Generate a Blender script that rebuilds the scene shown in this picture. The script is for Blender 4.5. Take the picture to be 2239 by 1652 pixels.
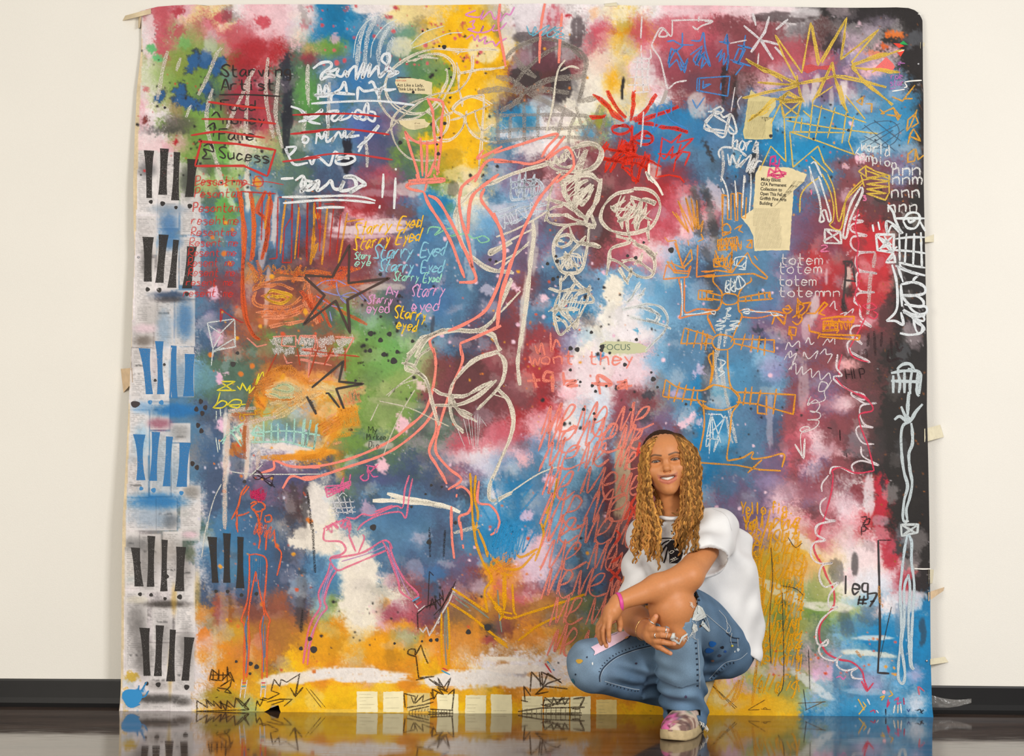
import bpy, math, random
import numpy as np
from mathutils import Vector, Matrix, Euler

for o in list(bpy.data.objects):
    bpy.data.objects.remove(o, do_unlink=True)
SC = bpy.context.scene
COL = SC.collection

# ------------------------------------------------------------------ camera
W, H, F = 2239.0, 1652.0, 3200.0
CAM = np.array([0.0, -5.0, 0.7555])
PITCH, ROLL = math.radians(4.18), math.radians(0.45)
cam_d = bpy.data.cameras.new('camera')
cam_d.sensor_width = 36.0
cam_d.lens = 36.0 * F / W
cam_d.clip_start = 0.05
cam_o = bpy.data.objects.new('camera', cam_d)
COL.objects.link(cam_o)
ROT = (Matrix.Rotation(math.pi / 2 + PITCH, 3, 'X') @ Matrix.Rotation(ROLL, 3, 'Z'))
cam_o.matrix_world = Matrix.Translation(Vector(CAM)) @ ROT.to_4x4()
SC.camera = cam_o
RN = np.array(ROT)

# ------------------------------------------------------------------ world and lights
SC.view_settings.view_transform = 'Standard'
SC.view_settings.look = 'None'
SC.view_settings.gamma = 1.0
SC.view_settings.use_curve_mapping = False
SC.view_settings.exposure = 0.0
wd = bpy.data.worlds.new('gallery_ambient')
SC.world = wd
wd.use_nodes = True
bg = wd.node_tree.nodes['Background']
bg.inputs[0].default_value = (1.0, 0.962, 0.91, 1)
bg.inputs[1].default_value = 0.44

def area(name, loc, target, size, power, color):
    l = bpy.data.lights.new(name, 'AREA')
    l.shape = 'RECTANGLE'; l.size = size[0]; l.size_y = size[1]
    l.energy = power; l.color = color
    o = bpy.data.objects.new(name, l)
    COL.objects.link(o)
    o.location = loc
    d = Vector(target) - Vector(loc)
    o.rotation_euler = d.to_track_quat('-Z', 'Y').to_euler()
    return o
area('lamp_right_offscreen', (2.9, -4.9, 2.1), (0.4, 0.0, 0.45), (1.2, 1.2), 172, (1.0, 0.985, 0.975))
area('lamp_left_offscreen', (-2.6, -5.2, 1.5), (-0.8, 0.0, 0.55), (1.8, 1.8), 132, (1.0, 0.945, 0.845))
# ------------------------------------------------------------------ helpers
def rays(px, py):
    px = np.asarray(px, float); py = np.asarray(py, float)
    c = np.stack([(px - W / 2) / F, -(py - H / 2) / F, -np.ones_like(px)], -1)
    return c @ RN.T

def at_depth(px, py, Y):
    d = rays(px, py)
    t = (np.asarray(Y, float) - CAM[1]) / d[..., 1]
    return CAM + d * t[..., None]

def at_floor(px, py, Z=0.0):
    d = rays(px, py)
    t = (Z - CAM[2]) / d[..., 2]
    return CAM + d * t[..., None]

SHEET_Y0, SHEET_SL = -0.080, 0.028          # the sheet leans: its foot stands off the wall
def sheet(px, py, lift=0.0):
    """point of the leaning paper sheet seen at a place of the photograph"""
    d = rays(px, py)
    # Y = Y0 + SL*Z
    t = (SHEET_Y0 + SHEET_SL * CAM[2] - CAM[1]) / (d[..., 1] - SHEET_SL * d[..., 2])
    p = CAM + d * t[..., None]
    x, z = p[..., 0], p[..., 2]
    wv = (0.0035 * np.sin(2.1 * x + 1.3 * z) + 0.003 * np.sin(5.3 * x - 2.2 * z + 1.0)
          + 0.002 * np.sin(3.1 * z + 0.7) * np.cos(1.7 * x))
    edge = np.clip((np.abs(x - 0.03) - 1.15) / 0.22, 0, 1)
    wv = wv - 0.012 * edge ** 2 * np.sin(2.6 * z + 0.5 + (x > 0) * 1.7) ** 2
    p = p.copy()
    p[..., 1] += wv - np.asarray(lift)
    return p

def srgb(c):
    c = np.asarray(c, float) / 255.0
    return np.where(c <= 0.04045, c / 12.92, ((c + 0.055) / 1.055) ** 2.4)

def lin(r, g, b):
    v = srgb((r, g, b))
    return (float(v[0]), float(v[1]), float(v[2]), 1.0)

MATS = {}
def mat(name, color, rough=0.6, spec=0.3, metal=0.0, nscale=0.0, namt=0.0, bump=0.0, bscale=200.0, coat=0.0,
        attr=None, alpha_noise=None, sss=0.0, color2=None, distort=0.0):
    """procedural principled material; attr = colour attribute to read, alpha_noise = (scale, lo, hi) broken coverage"""
    if name in MATS:
        return MATS[name]
    m = bpy.data.materials.new(name)
    m.use_nodes = True
    nt = m.node_tree; N = nt.nodes; L = nt.links
    b = N['Principled BSDF']
    b.inputs['Roughness'].default_value = rough
    b.inputs['Specular IOR Level'].default_value = spec
    b.inputs['Metallic'].default_value = metal
    b.inputs['Coat Weight'].default_value = coat
    if sss > 0:
        b.inputs['Subsurface Weight'].default_value = sss
        b.inputs['Subsurface Radius'].default_value = (0.012, 0.005, 0.003)
        b.inputs['Subsurface Scale'].default_value = 0.6
    tc = N.new('ShaderNodeTexCoord')
    if attr:
        a = N.new('ShaderNodeAttribute'); a.attribute_name = attr
        base = a.outputs['Color']
    else:
        r = N.new('ShaderNodeRGB'); r.outputs[0].default_value = color
        base = r.outputs[0]
    if namt > 0:
        n = N.new('ShaderNodeTexNoise'); n.inputs['Scale'].default_value = nscale
        n.inputs['Detail'].default_value = 4.0; n.inputs['Distortion'].default_value = distort
        L.new(tc.outputs['Object'], n.inputs['Vector'])
        mr = N.new('ShaderNodeMapRange')
        mr.inputs['From Min'].default_value = 0.3; mr.inputs['From Max'].default_value = 0.7
        mr.inputs['To Min'].default_value = 1 - namt; mr.inputs['To Max'].default_value = 1 + namt * 0.6
        L.new(n.outputs['Fac'], mr.inputs['Value'])
        mx = N.new('ShaderNodeMix'); mx.data_type = 'RGBA'
        if color2 is None:
            mx.blend_type = 'MULTIPLY'; mx.inputs[0].default_value = 1.0
            L.new(base, mx.inputs[6]); L.new(mr.outputs[0], mx.inputs[7])
        else:
            mr.inputs['To Min'].default_value = 0.0; mr.inputs['To Max'].default_value = 1.0
            L.new(mr.outputs[0], mx.inputs[0]); L.new(base, mx.inputs[6]); mx.inputs[7].default_value = color2
        base = mx.outputs[2]
    L.new(base, b.inputs['Base Color'])
    if bump > 0:
        n2 = N.new('ShaderNodeTexNoise'); n2.inputs['Scale'].default_value = bscale
        n2.inputs['Detail'].default_value = 3.0
        L.new(tc.outputs['Object'], n2.inputs['Vector'])
        bp = N.new('ShaderNodeBump'); bp.inputs['Strength'].default_value = bump
        bp.inputs['Distance'].default_value = 0.002
        L.new(n2.outputs['Fac'], bp.inputs['Height']); L.new(bp.outputs[0], b.inputs['Normal'])
    if alpha_noise:
        s, lo, hi = alpha_noise
        n3 = N.new('ShaderNodeTexNoise'); n3.inputs['Scale'].default_value = s; n3.inputs['Detail'].default_value = 2.0
        L.new(tc.outputs['Object'], n3.inputs['Vector'])
        m3 = N.new('ShaderNodeMapRange')
        m3.inputs['From Min'].default_value = lo; m3.inputs['From Max'].default_value = hi
        L.new(n3.outputs['Fac'], m3.inputs['Value']); L.new(m3.outputs[0], b.inputs['Alpha'])
    MATS[name] = m
    return m

def mesh_obj(name, verts, faces, material, parent=None, smooth=False, label=None):
    me = bpy.data.meshes.new(name)
    verts = np.asarray(verts, np.float32).reshape(-1, 3)
    if isinstance(faces, np.ndarray):
        k = faces.shape[1]; n = len(faces)
        me.vertices.add(len(verts)); me.vertices.foreach_set('co', verts.ravel())
        me.loops.add(n * k); me.loops.foreach_set('vertex_index', faces.astype(np.int32).ravel())
        me.polygons.add(n)
        me.polygons.foreach_set('loop_start', np.arange(0, n * k, k, dtype=np.int32))
        me.polygons.foreach_set('loop_total', np.full(n, k, np.int32))
        me.update(calc_edges=True); me.validate()
    else:
        me.from_pydata(verts.tolist(), [], faces); me.update()
    if smooth:
        me.polygons.foreach_set('use_smooth', np.ones(len(me.polygons), bool))
    if material: me.materials.append(material)
    o = bpy.data.objects.new(name, me)
    COL.objects.link(o)
    if parent is not None: o.parent = parent
    if label: o['label'] = label
    return o

def set_color(o, rgb_lin, name='Col'):
    me = o.data
    ca = me.color_attributes.new(name, 'FLOAT_COLOR', 'POINT')
    c = np.ones((len(me.vertices), 4), np.float32); c[:, :3] = rgb_lin
    ca.data.foreach_set('color', c.ravel())

def empty(name, loc=(0, 0, 0)):
    o = bpy.data.objects.new(name, None)
    COL.objects.link(o); o.location = loc; o.empty_display_size = 0.1
    return o

def tag(o, label=None, cat=None, group=None, kind=None):
    if label: o['label'] = label
    if cat: o['category'] = cat
    if group: o['group'] = group
    if kind: o['kind'] = kind
    return o

def box(lo, hi):
    x0, y0, z0 = lo; x1, y1, z1 = hi
    v = [(x0, y0, z0), (x1, y0, z0), (x1, y1, z0), (x0, y1, z0), (x0, y0, z1), (x1, y0, z1), (x1, y1, z1), (x0, y1, z1)]
    f = [(0, 3, 2, 1), (4, 5, 6, 7), (0, 1, 5, 4), (1, 2, 6, 5), (2, 3, 7, 6), (3, 0, 4, 7)]
    return v, f

def catmull(pts, step):
    """smooth curve through the points, sampled about every `step`"""
    p = np.asarray(pts, float)
    if len(p) < 3:
        n = max(2, int(np.linalg.norm(p[-1] - p[0]) / step) + 1)
        t = np.linspace(0, 1, n)[:, None]
        return p[0] * (1 - t) + p[-1] * t
    q = np.vstack([2 * p[0] - p[1], p, 2 * p[-1] - p[-2]])
    out = []
    for i in range(1, len(q) - 2):
        a, b, c, d = q[i - 1], q[i], q[i + 1], q[i + 2]
        n = max(2, int(np.linalg.norm(c - b) / step) + 1)
        t = np.linspace(0, 1, n, endpoint=False)[:, None]
        out.append(0.5 * ((2 * b) + (-a + c) * t + (2 * a - 5 * b + 4 * c - d) * t ** 2 + (-a + 3 * b - 3 * c + d) * t ** 3))
    out.append(p[-1:])
    return np.vstack(out)

def tube(path, radii, sides=8, cap=True):
    """tube mesh along a 3-D path with a radius for each point"""
    P = np.asarray(path, float); n = len(P)
    R = np.broadcast_to(np.asarray(radii, float), (n,))
    T = np.gradient(P, axis=0); T /= np.linalg.norm(T, axis=1)[:, None] + 1e-12
    up = np.array([0.31, 0.77, 0.55])
    A = np.cross(T, up); A /= np.linalg.norm(A, axis=1)[:, None] + 1e-12
    B = np.cross(T, A)
    th = np.linspace(0, 2 * np.pi, sides, endpoint=False)
    V = (P[:, None] + R[:, None, None] * (np.cos(th)[None, :, None] * A[:, None] + np.sin(th)[None, :, None] * B[:, None])).reshape(-1, 3)
    i = np.arange(n - 1)[:, None] * sides; j = np.arange(sides)[None]; k = (j + 1) % sides
    Fq = np.stack([i + j, i + k, i + sides + k, i + sides + j], -1).reshape(-1, 4)
    Fq = Fq.tolist()
    if cap:
        Fq.append(list(range(sides))[::-1]); Fq.append([(n - 1) * sides + s for s in range(sides)])
    return V, Fq

def text_mesh(s, size, bold=0.0):
    """flat lettering as verts (x, y) and faces"""
    cu = bpy.data.curves.new('lettering', 'FONT'); cu.body = s; cu.size = size; cu.offset = bold
    cu.resolution_u = 3
    o = bpy.data.objects.new('lettering', cu); COL.objects.link(o)
    dg = bpy.context.evaluated_depsgraph_get()
    me = o.evaluated_get(dg).to_mesh()
    v = np.array([tuple(q.co) for q in me.vertices]).reshape(-1, 3); f = [tuple(p.vertices) for p in me.polygons]
    o.evaluated_get(dg).to_mesh_clear()
    bpy.data.objects.remove(o, do_unlink=True)
    return v[:, :2], f
# ------------------------------------------------------------------ room
m_wall = mat('wall_paint', lin(232, 228, 219), rough=0.85, spec=0.15, nscale=3.0, namt=0.015, bump=0.35, bscale=260)
m_base = mat('black_vinyl', lin(13, 11, 11), rough=0.4, spec=0.25, nscale=9, namt=0.2)
v, f = box((-4.5, 0.0, -0.05), (4.5, 0.12, 3.4))
o = mesh_obj('wall_back', v, f, m_wall); tag(o, 'cream painted plaster gallery wall behind the painting', 'wall', kind='structure')

# polished dark floor: brown-grey, clear gloss, faint scratches and dust
m = bpy.data.materials.new('polished_floor'); m.use_nodes = True
nt = m.node_tree; N = nt.nodes; L = nt.links; b = N['Principled BSDF']
tc = N.new('ShaderNodeTexCoord')
mp = N.new('ShaderNodeMapping'); mp.inputs['Scale'].default_value = (1.2, 7.0, 1)
L.new(tc.outputs['Object'], mp.inputs[0])
n1 = N.new('ShaderNodeTexNoise'); n1.inputs['Scale'].default_value = 2.2; n1.inputs['Detail'].default_value = 6
L.new(mp.outputs[0], n1.inputs['Vector'])
cr = N.new('ShaderNodeValToRGB')
cr.color_ramp.elements[0].position = 0.3; cr.color_ramp.elements[0].color = lin(52, 40, 34)
cr.color_ramp.elements[1].position = 0.75; cr.color_ramp.elements[1].color = lin(96, 78, 68)
L.new(n1.outputs['Fac'], cr.inputs[0]); L.new(cr.outputs[0], b.inputs['Base Color'])
n2 = N.new('ShaderNodeTexNoise'); n2.inputs['Scale'].default_value = 9; n2.inputs['Detail'].default_value = 5
L.new(mp.outputs[0], n2.inputs['Vector'])
mr = N.new('ShaderNodeMapRange'); mr.inputs['To Min'].default_value = 0.035; mr.inputs['To Max'].default_value = 0.13
mr.inputs['From Min'].default_value = 0.35; mr.inputs['From Max'].default_value = 0.75
L.new(n2.outputs['Fac'], mr.inputs['Value']); L.new(mr.outputs[0], b.inputs['Roughness'])
b.inputs['IOR'].default_value = 2.15
b.inputs['Specular IOR Level'].default_value = 0.6
n3 = N.new('ShaderNodeTexNoise'); n3.inputs['Scale'].default_value = 3.0
L.new(tc.outputs['Object'], n3.inputs['Vector'])
bp = N.new('ShaderNodeBump'); bp.inputs['Strength'].default_value = 0.02; bp.inputs['Distance'].default_value = 0.01
L.new(n3.outputs['Fac'], bp.inputs['Height']); L.new(bp.outputs[0], b.inputs['Normal'])
v, f = box((-4.5, -9.0, -0.05), (4.5, 0.0, 0.0))
o = mesh_obj('floor', v, f, m); tag(o, 'dark brown polished floor that mirrors the painting', 'floor', kind='structure')

# vinyl base: flat strip with a rounded top lip and a coved toe
prof = [(0.0, 0.0), (-0.016, 0.0), (-0.012, 0.004), (-0.006, 0.012), (-0.0045, 0.03), (-0.0045, 0.086), (-0.0035, 0.0905), (0.0, 0.092)]
xs = np.linspace(-4.5, 4.5, 60); vv = []
for i, x in enumerate(xs):
    for (y, z) in prof: vv.append((x, y + (0.0006 * math.sin(x * 7) if y < -0.001 else 0), z + (0.0006 * math.sin(x * 5 + 1) if z > 0.08 else 0)))
k = len(prof); ff = []
for i in range(len(xs) - 1):
    for j in range(k - 1): ff.append((i * k + j, i * k + j + 1, (i + 1) * k + j + 1, (i + 1) * k + j))
ff.append(tuple(range(k))); ff.append(tuple((len(xs) - 1) * k + q for q in range(k - 1, -1, -1)))
o = mesh_obj('baseboard_back', vv, ff, m_base); tag(o, 'black vinyl baseboard along the foot of the wall', 'baseboard', kind='structure')
# ------------------------------------------------------------------ the painted colours of the big sheet
TL = {0: (0, 0, 1.0), 1: (240, 0, 4.13), 2: (660, 0, 4.13), 3: (1080, 0, 4.13), 4: (1540, 0, 4.13),
      5: (240, 380, 4.13), 6: (660, 380, 4.13), 7: (1080, 380, 4.13), 8: (1540, 380, 4.13),
      9: (240, 760, 4.13), 10: (660, 760, 4.13), 11: (1080, 760, 4.13), 12: (1540, 760, 4.13),
      13: (240, 1140, 3.226), 14: (660, 1140, 3.226), 15: (1080, 1140, 3.226), 16: (1540, 1140, 3.226)}
PAL = dict(W=(229, 220, 221), c=(233, 224, 205), p=(228, 178, 186), P=(193, 88, 100), R=(172, 44, 50), M=(128, 66, 72),
           D=(88, 54, 54), K=(40, 36, 35), g=(138, 132, 132), G=(112, 146, 66), L=(160, 172, 112), t=(80, 106, 90),
           B=(28, 118, 168), b=(82, 122, 154), s=(118, 166, 198), n=(68, 84, 112), v=(114, 92, 122), Y=(238, 180, 14),
           O=(222, 140, 30), y=(226, 200, 140), o=(170, 112, 46), q=(150, 84, 58))
BASE = """WPpyWpWBbWyyYyWWWWcWpppWWgKKKK WPLPPppBBbLYYYgMgPYPPPMMgDggKK WLGGRRtbbbtGYYMDMcypMMMMPPvpKK
WLGtMMttbbtGYYDDgcyWMMDpvvvbbK pWGGMPttbvtGYyBWcLbbBbnbsbssBK ppGGcLtbbnGYYbWWcMMBbbbBBBBsbK
WWGLLbtnnvtGybvMMDMRnbnnBbMMvK WWWtbbnDRMvBcbspMDMRPgbbBMMDDK WsWbbbnMppnbssvvMDPPpgbbvMRRKK
WgbnbnDMMMbbbvvbbMPpsnbbvRMRKK WWbMMqqqMgvnbnMnbsssbnbbvRMRKK WWbnqqqtGtnbbnMbBWWssbbvMPRMKK
gWWnqGtqGGtbnMMMvcWsbbbvvMMDKK WssttqqqGGLMDMMRpWpsbbbsvMDDKK WbbttOOyGLGMDDMRpWMgbBbbMvMDKK
WbbncLsOGLGtDMRpWsMvbBbnMPMDKK bBgnnWWOGttgPppbWsDMbBbvPpMDKK WbbnnvvntnnnvWbbsbDMvBbvMvMKKK
sbWnnnDcnbbnnsBbsnDMvbvvpMWRKK WgtbbngcbbbnbBBbsnDMMMvppPpRKK WgWbBnnscbnbvBppbnDMMMoYYyWpRK
WWWnnnnbccMnMOPpnnDqqqoYGLcWRK WgWOqqqLcpPMooqqntooooLGLGLsWB WgWOoooOcOLOOooOotOOOOYYLtsBBB
WWWOOoYOOOOYOWWWWOOOOOpLLpbsBB WWWoLYYYYYOOYYOOOOOOOYYYLsbbsB WWWYYYYYYYYYYYYYYYYYYYYYYBBBBB""".split()
RS = 0.5
CW, CH = int(2080 * RS), int(1600 * RS)
rng = np.random.default_rng(7)

def vnoise(sx, sy, seed):
    """smooth value noise, feature size sx by sy (photo pixels)"""
    r = np.random.default_rng(seed)
    nx, ny = int(2080 / sx) + 3, int(1600 / sy) + 3
    g = r.random((ny, nx))
    yy = np.arange(CH) / RS / sy; xx = np.arange(CW) / RS / sx
    yi = yy.astype(int); xi = xx.astype(int)
    fy = (yy - yi)[:, None]; fx = (xx - xi)[None]
    fy = fy * fy * (3 - 2 * fy); fx = fx * fx * (3 - 2 * fx)
    a = g[np.ix_(yi, xi)]; b_ = g[np.ix_(yi, xi + 1)]; c_ = g[np.ix_(yi + 1, xi)]; d_ = g[np.ix_(yi + 1, xi + 1)]
    return (a * (1 - fx) + b_ * fx) * (1 - fy) + (c_ * (1 - fx) + d_ * fx) * fy
N2 = rng.random((CH, CW)); N4 = vnoise(4, 4, 1); N8 = vnoise(9, 9, 2); N20 = vnoise(22, 22, 3); N50 = vnoise(55, 55, 4); N50b = vnoise(50, 50, 5)
N20b = vnoise(20, 20, 6)
GRN = 0.45 * N2 + 0.35 * N4 + 0.2 * N8
RGH = 0.5 * N20 + 0.3 * N8 + 0.2 * N4
SV = 0.6 * vnoise(3, 60, 8) + 0.4 * N4
SH = 0.6 * vnoise(60, 3, 9) + 0.4 * N4
YY, XX = np.mgrid[0:CH, 0:CW] / RS
# base colour field, bent by noise so that patches keep ragged edges
cells = np.array([[PAL[ch] for ch in r] for r in BASE], float)
gx = np.clip((XX + (N50 - .5) * 62 + (N20 - .5) * 40 + (N2 - .5) * 30 - 290) / 60, 0, 28.999)
gy = np.clip((YY + (N50b - .5) * 62 + (N20b - .5) * 40 + (rng.random((CH, CW)) - .5) * 30 - 20) / 60, 0, 25.999)
xi, yi = gx.astype(int), gy.astype(int)
fx, fy = gx - xi, gy - yi
sh = lambda t: np.clip((t - .5) * 1.7 + .5, 0, 1)
fx, fy = sh(fx)[..., None], sh(fy)[..., None]
IMG = (cells[yi, xi] * (1 - fx) + cells[yi, xi + 1] * fx) * (1 - fy) + (cells[yi + 1, xi] * (1 - fx) + cells[yi + 1, xi + 1] * fx) * fy
IMG *= (0.90 + 0.2 * RGH)[..., None]
wr0 = random.Random(2)
# light overspray specks everywhere
def specks(mask, col, dens, seed):
    r = np.random.default_rng(seed).random((CH, CW))
    a = ((r * 0.7 + 0.3 * N4) > 1 - dens * mask)
    IMG[a] = IMG[a] * 0.35 + np.array(col) * 0.65

def dab(kind, x, y, rx, ry, ang, col, op):
    R = max(rx, ry) * 1.6 + 6
    x0, x1 = int(max(0, (x - R) * RS)), int(min(CW, (x + R) * RS + 1))
    y0, y1 = int(max(0, (y - R) * RS)), int(min(CH, (y + R) * RS + 1))
    if x1 <= x0 or y1 <= y0: return
    sl = (slice(y0, y1), slice(x0, x1))
    dx, dy = XX[sl] - x, YY[sl] - y
    ca, sa = math.cos(math.radians(ang)), math.sin(math.radians(ang))
    u, v_ = (dx * ca + dy * sa) / rx, (-dx * sa + dy * ca) / ry
    d = np.sqrt(u * u + v_ * v_)
    if kind == 's':            # aerosol: soft, grainy rim
        a = np.clip(1.25 - d, 0, 1); a = a * a * (3 - 2 * a)
        a = np.clip(a + (GRN[sl] - 0.5) * 2.2 * a * (1.15 - a), 0, 1)
    elif kind == 'r':          # brush or sponge: ragged rim
        a = np.clip((1 - d + (RGH[sl] - 0.5) * 1.1) * 6, 0, 1)
    elif kind == 'o':          # drop: clean rim
        a = np.clip((1 - d + (N8[sl] - .5) * .25) * 7, 0, 1)
    elif kind in 'vh':         # dry brush, broken into bristle streaks
        n = SV[sl] if kind == 'v' else SH[sl]
        if kind == 'v': v_ = v_ + (n - .5) * 1.1 * np.sign(v_); u = u + (N20[sl] - .5) * .5
        else: u = u + (n - .5) * 1.1 * np.sign(u); v_ = v_ + (N20[sl] - .5) * .5
        e = np.clip(1.1 - (np.abs(u) ** 2.6 + np.abs(v_) ** 2.6), 0, 1)
        a = np.clip((e * 0.85 + (n - 0.5) * 1.4 - 0.26) * 4, 0, 1) * np.clip(e * 3, 0, 1)
    a = (a * op)[..., None]
    IMG[sl] = IMG[sl] * (1 - a) + np.array(col, float) * a

LATE = []                     # bristle strokes go on last, over the sprayed grounds
def dabs(tile, txt):
    ox, oy, s = TL[tile]
    for ln in txt.strip().splitlines():
        p = ln.split()
        if len(p) < 8: continue
        k = p[0]; x, y, rx, ry = [float(q) for q in p[1:5]]; ang = float(p[5])
        col = PAL[p[6]] if p[6] in PAL else tuple(int(q) for q in p[6].split(','))
        (LATE.append if k in 'vh' else (lambda a_: dab(*a_)))((k, ox + x / s, oy + y / s, rx / s, ry / s, ang, col, float(p[7])))

dabs(1, """r 430 170 150 120 0 190,85,95 .6
r 620 90 75 45 0 178,62,75 .95
r 620 270 75 60 30 185,75,88 .85
r 350 330 60 260 0 228,214,216 .8
r 1010 150 95 55 0 192,75,88 .9
r 860 240 65 105 0 218,125,142 .85
s 1480 180 330 180 0 232,196,202 .8
r 1390 190 85 55 0 196,70,84 .9
s 1130 320 160 100 0 190,90,96 .7
s 1320 440 230 120 0 168,42,50 .95
s 1170 560 140 120 0 150,40,46 .7
s 900 430 150 110 0 122,146,66 .9
s 640 580 200 160 0 134,148,66 .8
s 760 300 150 130 0 160,150,96 .55
r 660 380 70 60 20 118,172,98 .8
r 440 530 62 48 20 96,188,116 .9
r 370 430 44 32 0 92,178,108 .9
s 350 700 140 180 0 206,214,180 .6
s 480 680 110 90 0 140,170,90 .6
s 1080 700 90 110 0 96,132,132 .7
s 1250 850 190 280 12 150,50,66 .75
r 1590 620 60 200 0 44,46,58 .85
r 1600 900 62 260 2 42,44,58 .85
v 1600 1150 50 300 3 40,42,50 .9
s 1740 800 110 300 0 92,136,76 .8
s 950 1150 150 280 0 106,156,72 .85
s 1000 1480 230 170 0 104,170,72 .85
s 620 1120 190 110 0 86,80,76 .8
s 480 1170 230 45 0 60,58,58 .65
s 600 960 90 120 0 150,120,84 .7
r 350 1300 150 130 0 226,206,206 .7
s 620 1290 120 110 0 214,166,164 .6
r 560 1560 330 130 0 222,212,214 .6
s 1380 1000 140 220 0 166,48,58 .6
r 590 1280 22 22 0 176,40,48 1
o 775 1300 28 28 0 42,40,38 1
r 310 1080 40 45 0 110,30,26 .9
r 320 800 40 30 0 190,70,80 .6
s 1720 300 120 110 0 232,216,190 .7
s 1800 440 90 90 0 170,150,60 .7""")
for (x, y, rx, ry, a) in [(745, 570, 55, 120, 18), (870, 545, 60, 110, 20), (960, 610, 50, 120, 20), (640, 830, 60, 90, 15), (720, 920, 170, 50, 8),
                          (880, 800, 48, 70, 20), (840, 955, 70, 45, 0), (460, 860, 40, 70, 35), (1000, 550, 40, 60, 20)]:
    dab('r', 240 + x / 4.13, y / 4.13, rx / 4.13 * 1.12, ry / 4.13 * 1.08, a, (44, 50, 60), .9)
    dab('r', 240 + x / 4.13 - 1, y / 4.13 + 1, rx / 4.13 * .95, ry / 4.13 * .92, a, (46, 94, 146), .95)
dabs(2, """s 330 150 210 140 0 20,122,172 .9
s 260 420 180 110 0 112,150,54 .9
s 40 150 110 160 0 232,216,214 .8
r 30 220 60 50 0 196,100,110 .6
r 390 85 35 28 0 200,90,104 .9
r 75 60 40 30 0 200,90,104 .8
r 300 350 50 50 0 210,170,190 .8
s 50 520 90 70 0 160,50,66 .85
h 640 70 230 60 0 232,222,220 .9
s 900 130 190 90 0 238,218,150 .85
s 1100 330 200 140 0 232,196,60 .8
s 960 290 120 90 0 90,140,130 .8
v 900 420 120 110 0 230,222,200 .7
s 1020 600 230 190 0 86,130,84 .8
s 860 650 120 120 0 96,140,180 .6
s 1560 250 180 260 0 236,184,14 .95
s 1500 700 150 300 0 238,180,10 .95
s 1330 1200 130 300 0 232,172,20 .95
s 1440 1150 80 200 0 238,184,10 .85
h 1330 1480 150 150 0 190,150,30 .7
s 1560 1000 120 200 0 236,180,16 .85
v 1640 440 150 150 0 236,226,200 .75
s 1770 100 70 110 0 234,224,220 .8
s 60 900 130 300 0 86,150,70 .75
s 300 850 160 200 0 44,110,170 .8
s 500 700 140 160 0 48,112,170 .8
s 560 1150 200 200 0 70,84,150 .7
s 650 1380 180 150 0 92,80,112 .7
v 410 1400 60 210 2 34,34,44 .95
s 760 1560 140 100 0 190,70,84 .65
s 600 1560 120 100 0 140,60,80 .6
s 950 1180 110 110 0 180,176,120 .7
s 1030 1150 120 90 0 120,150,110 .6
r 1170 210 30 22 0 190,70,84 .9
r 1425 310 36 22 30 200,80,90 .9
r 1190 370 45 15 0 190,80,90 .9
r 1480 510 35 25 0 190,80,90 .9
r 1545 515 22 18 0 190,80,90 .9
r 780 150 35 20 0 190,80,90 .9
r 1450 215 35 20 0 190,90,80 .7
o 845 75 12 12 0 200,50,40 1
s 1290 1560 160 90 0 130,140,30 .7
h 1450 1560 200 70 0 228,214,170 .6
s 1750 820 140 160 0 216,196,150 .6""")
dabs(3, """v 130 330 70 260 0 232,222,214 .8
s 520 140 130 110 0 192,84,98 .85
v 330 160 240 170 0 224,214,220 .7
h 300 330 160 60 0 70,60,62 .6
s 230 500 140 90 0 130,66,74 .8
v 300 700 160 120 0 60,54,54 .85
v 620 760 110 200 0 58,50,52 .85
v 760 300 80 180 0 70,56,60 .7
v 460 480 170 200 0 92,56,66 .7
s 950 280 100 110 0 196,80,96 .9
s 1320 290 150 170 0 192,80,94 .9
s 1120 350 90 130 0 222,160,24 .95
s 1170 220 90 60 0 178,150,50 .75
s 1080 110 170 90 0 236,222,182 .8
s 900 120 60 60 0 230,170,120 .7
s 1060 720 100 130 0 232,170,30 .95
s 880 760 140 260 0 232,222,206 .85
s 960 560 140 150 0 224,190,176 .7
v 1160 800 18 140 3 44,40,40 1
v 1340 650 120 170 0 226,220,222 .6
s 1640 280 250 170 0 190,88,100 .75
s 1720 110 250 50 0 230,200,206 .75
s 1600 600 230 200 0 148,66,80 .75
s 1820 740 130 130 0 98,62,76 .7
s 280 1080 140 150 0 40,128,172 .95
v 450 950 120 110 0 190,206,214 .6
s 620 1050 140 100 0 220,206,208 .7
s 860 960 130 110 0 232,226,214 .8
s 960 1080 90 80 0 150,150,40 .8
s 1000 960 90 60 0 220,180,60 .7
s 850 1200 100 80 0 44,118,166 .85
s 1560 1080 280 130 0 44,120,170 .9
s 1500 1300 230 90 0 66,106,160 .8
v 1850 950 100 140 0 200,196,196 .7
s 340 1340 220 70 0 226,216,216 .8
s 660 1400 150 120 0 100,70,90 .7
s 1120 1500 280 170 0 118,56,62 .75
s 1600 1550 200 120 0 130,52,64 .8
r 680 130 25 20 0 180,40,56 1
r 150 200 30 50 -20 180,50,66 .8
s 1850 1200 160 150 0 44,112,160 .8
v 1440 1540 70 100 0 232,220,206 .55""")
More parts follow.
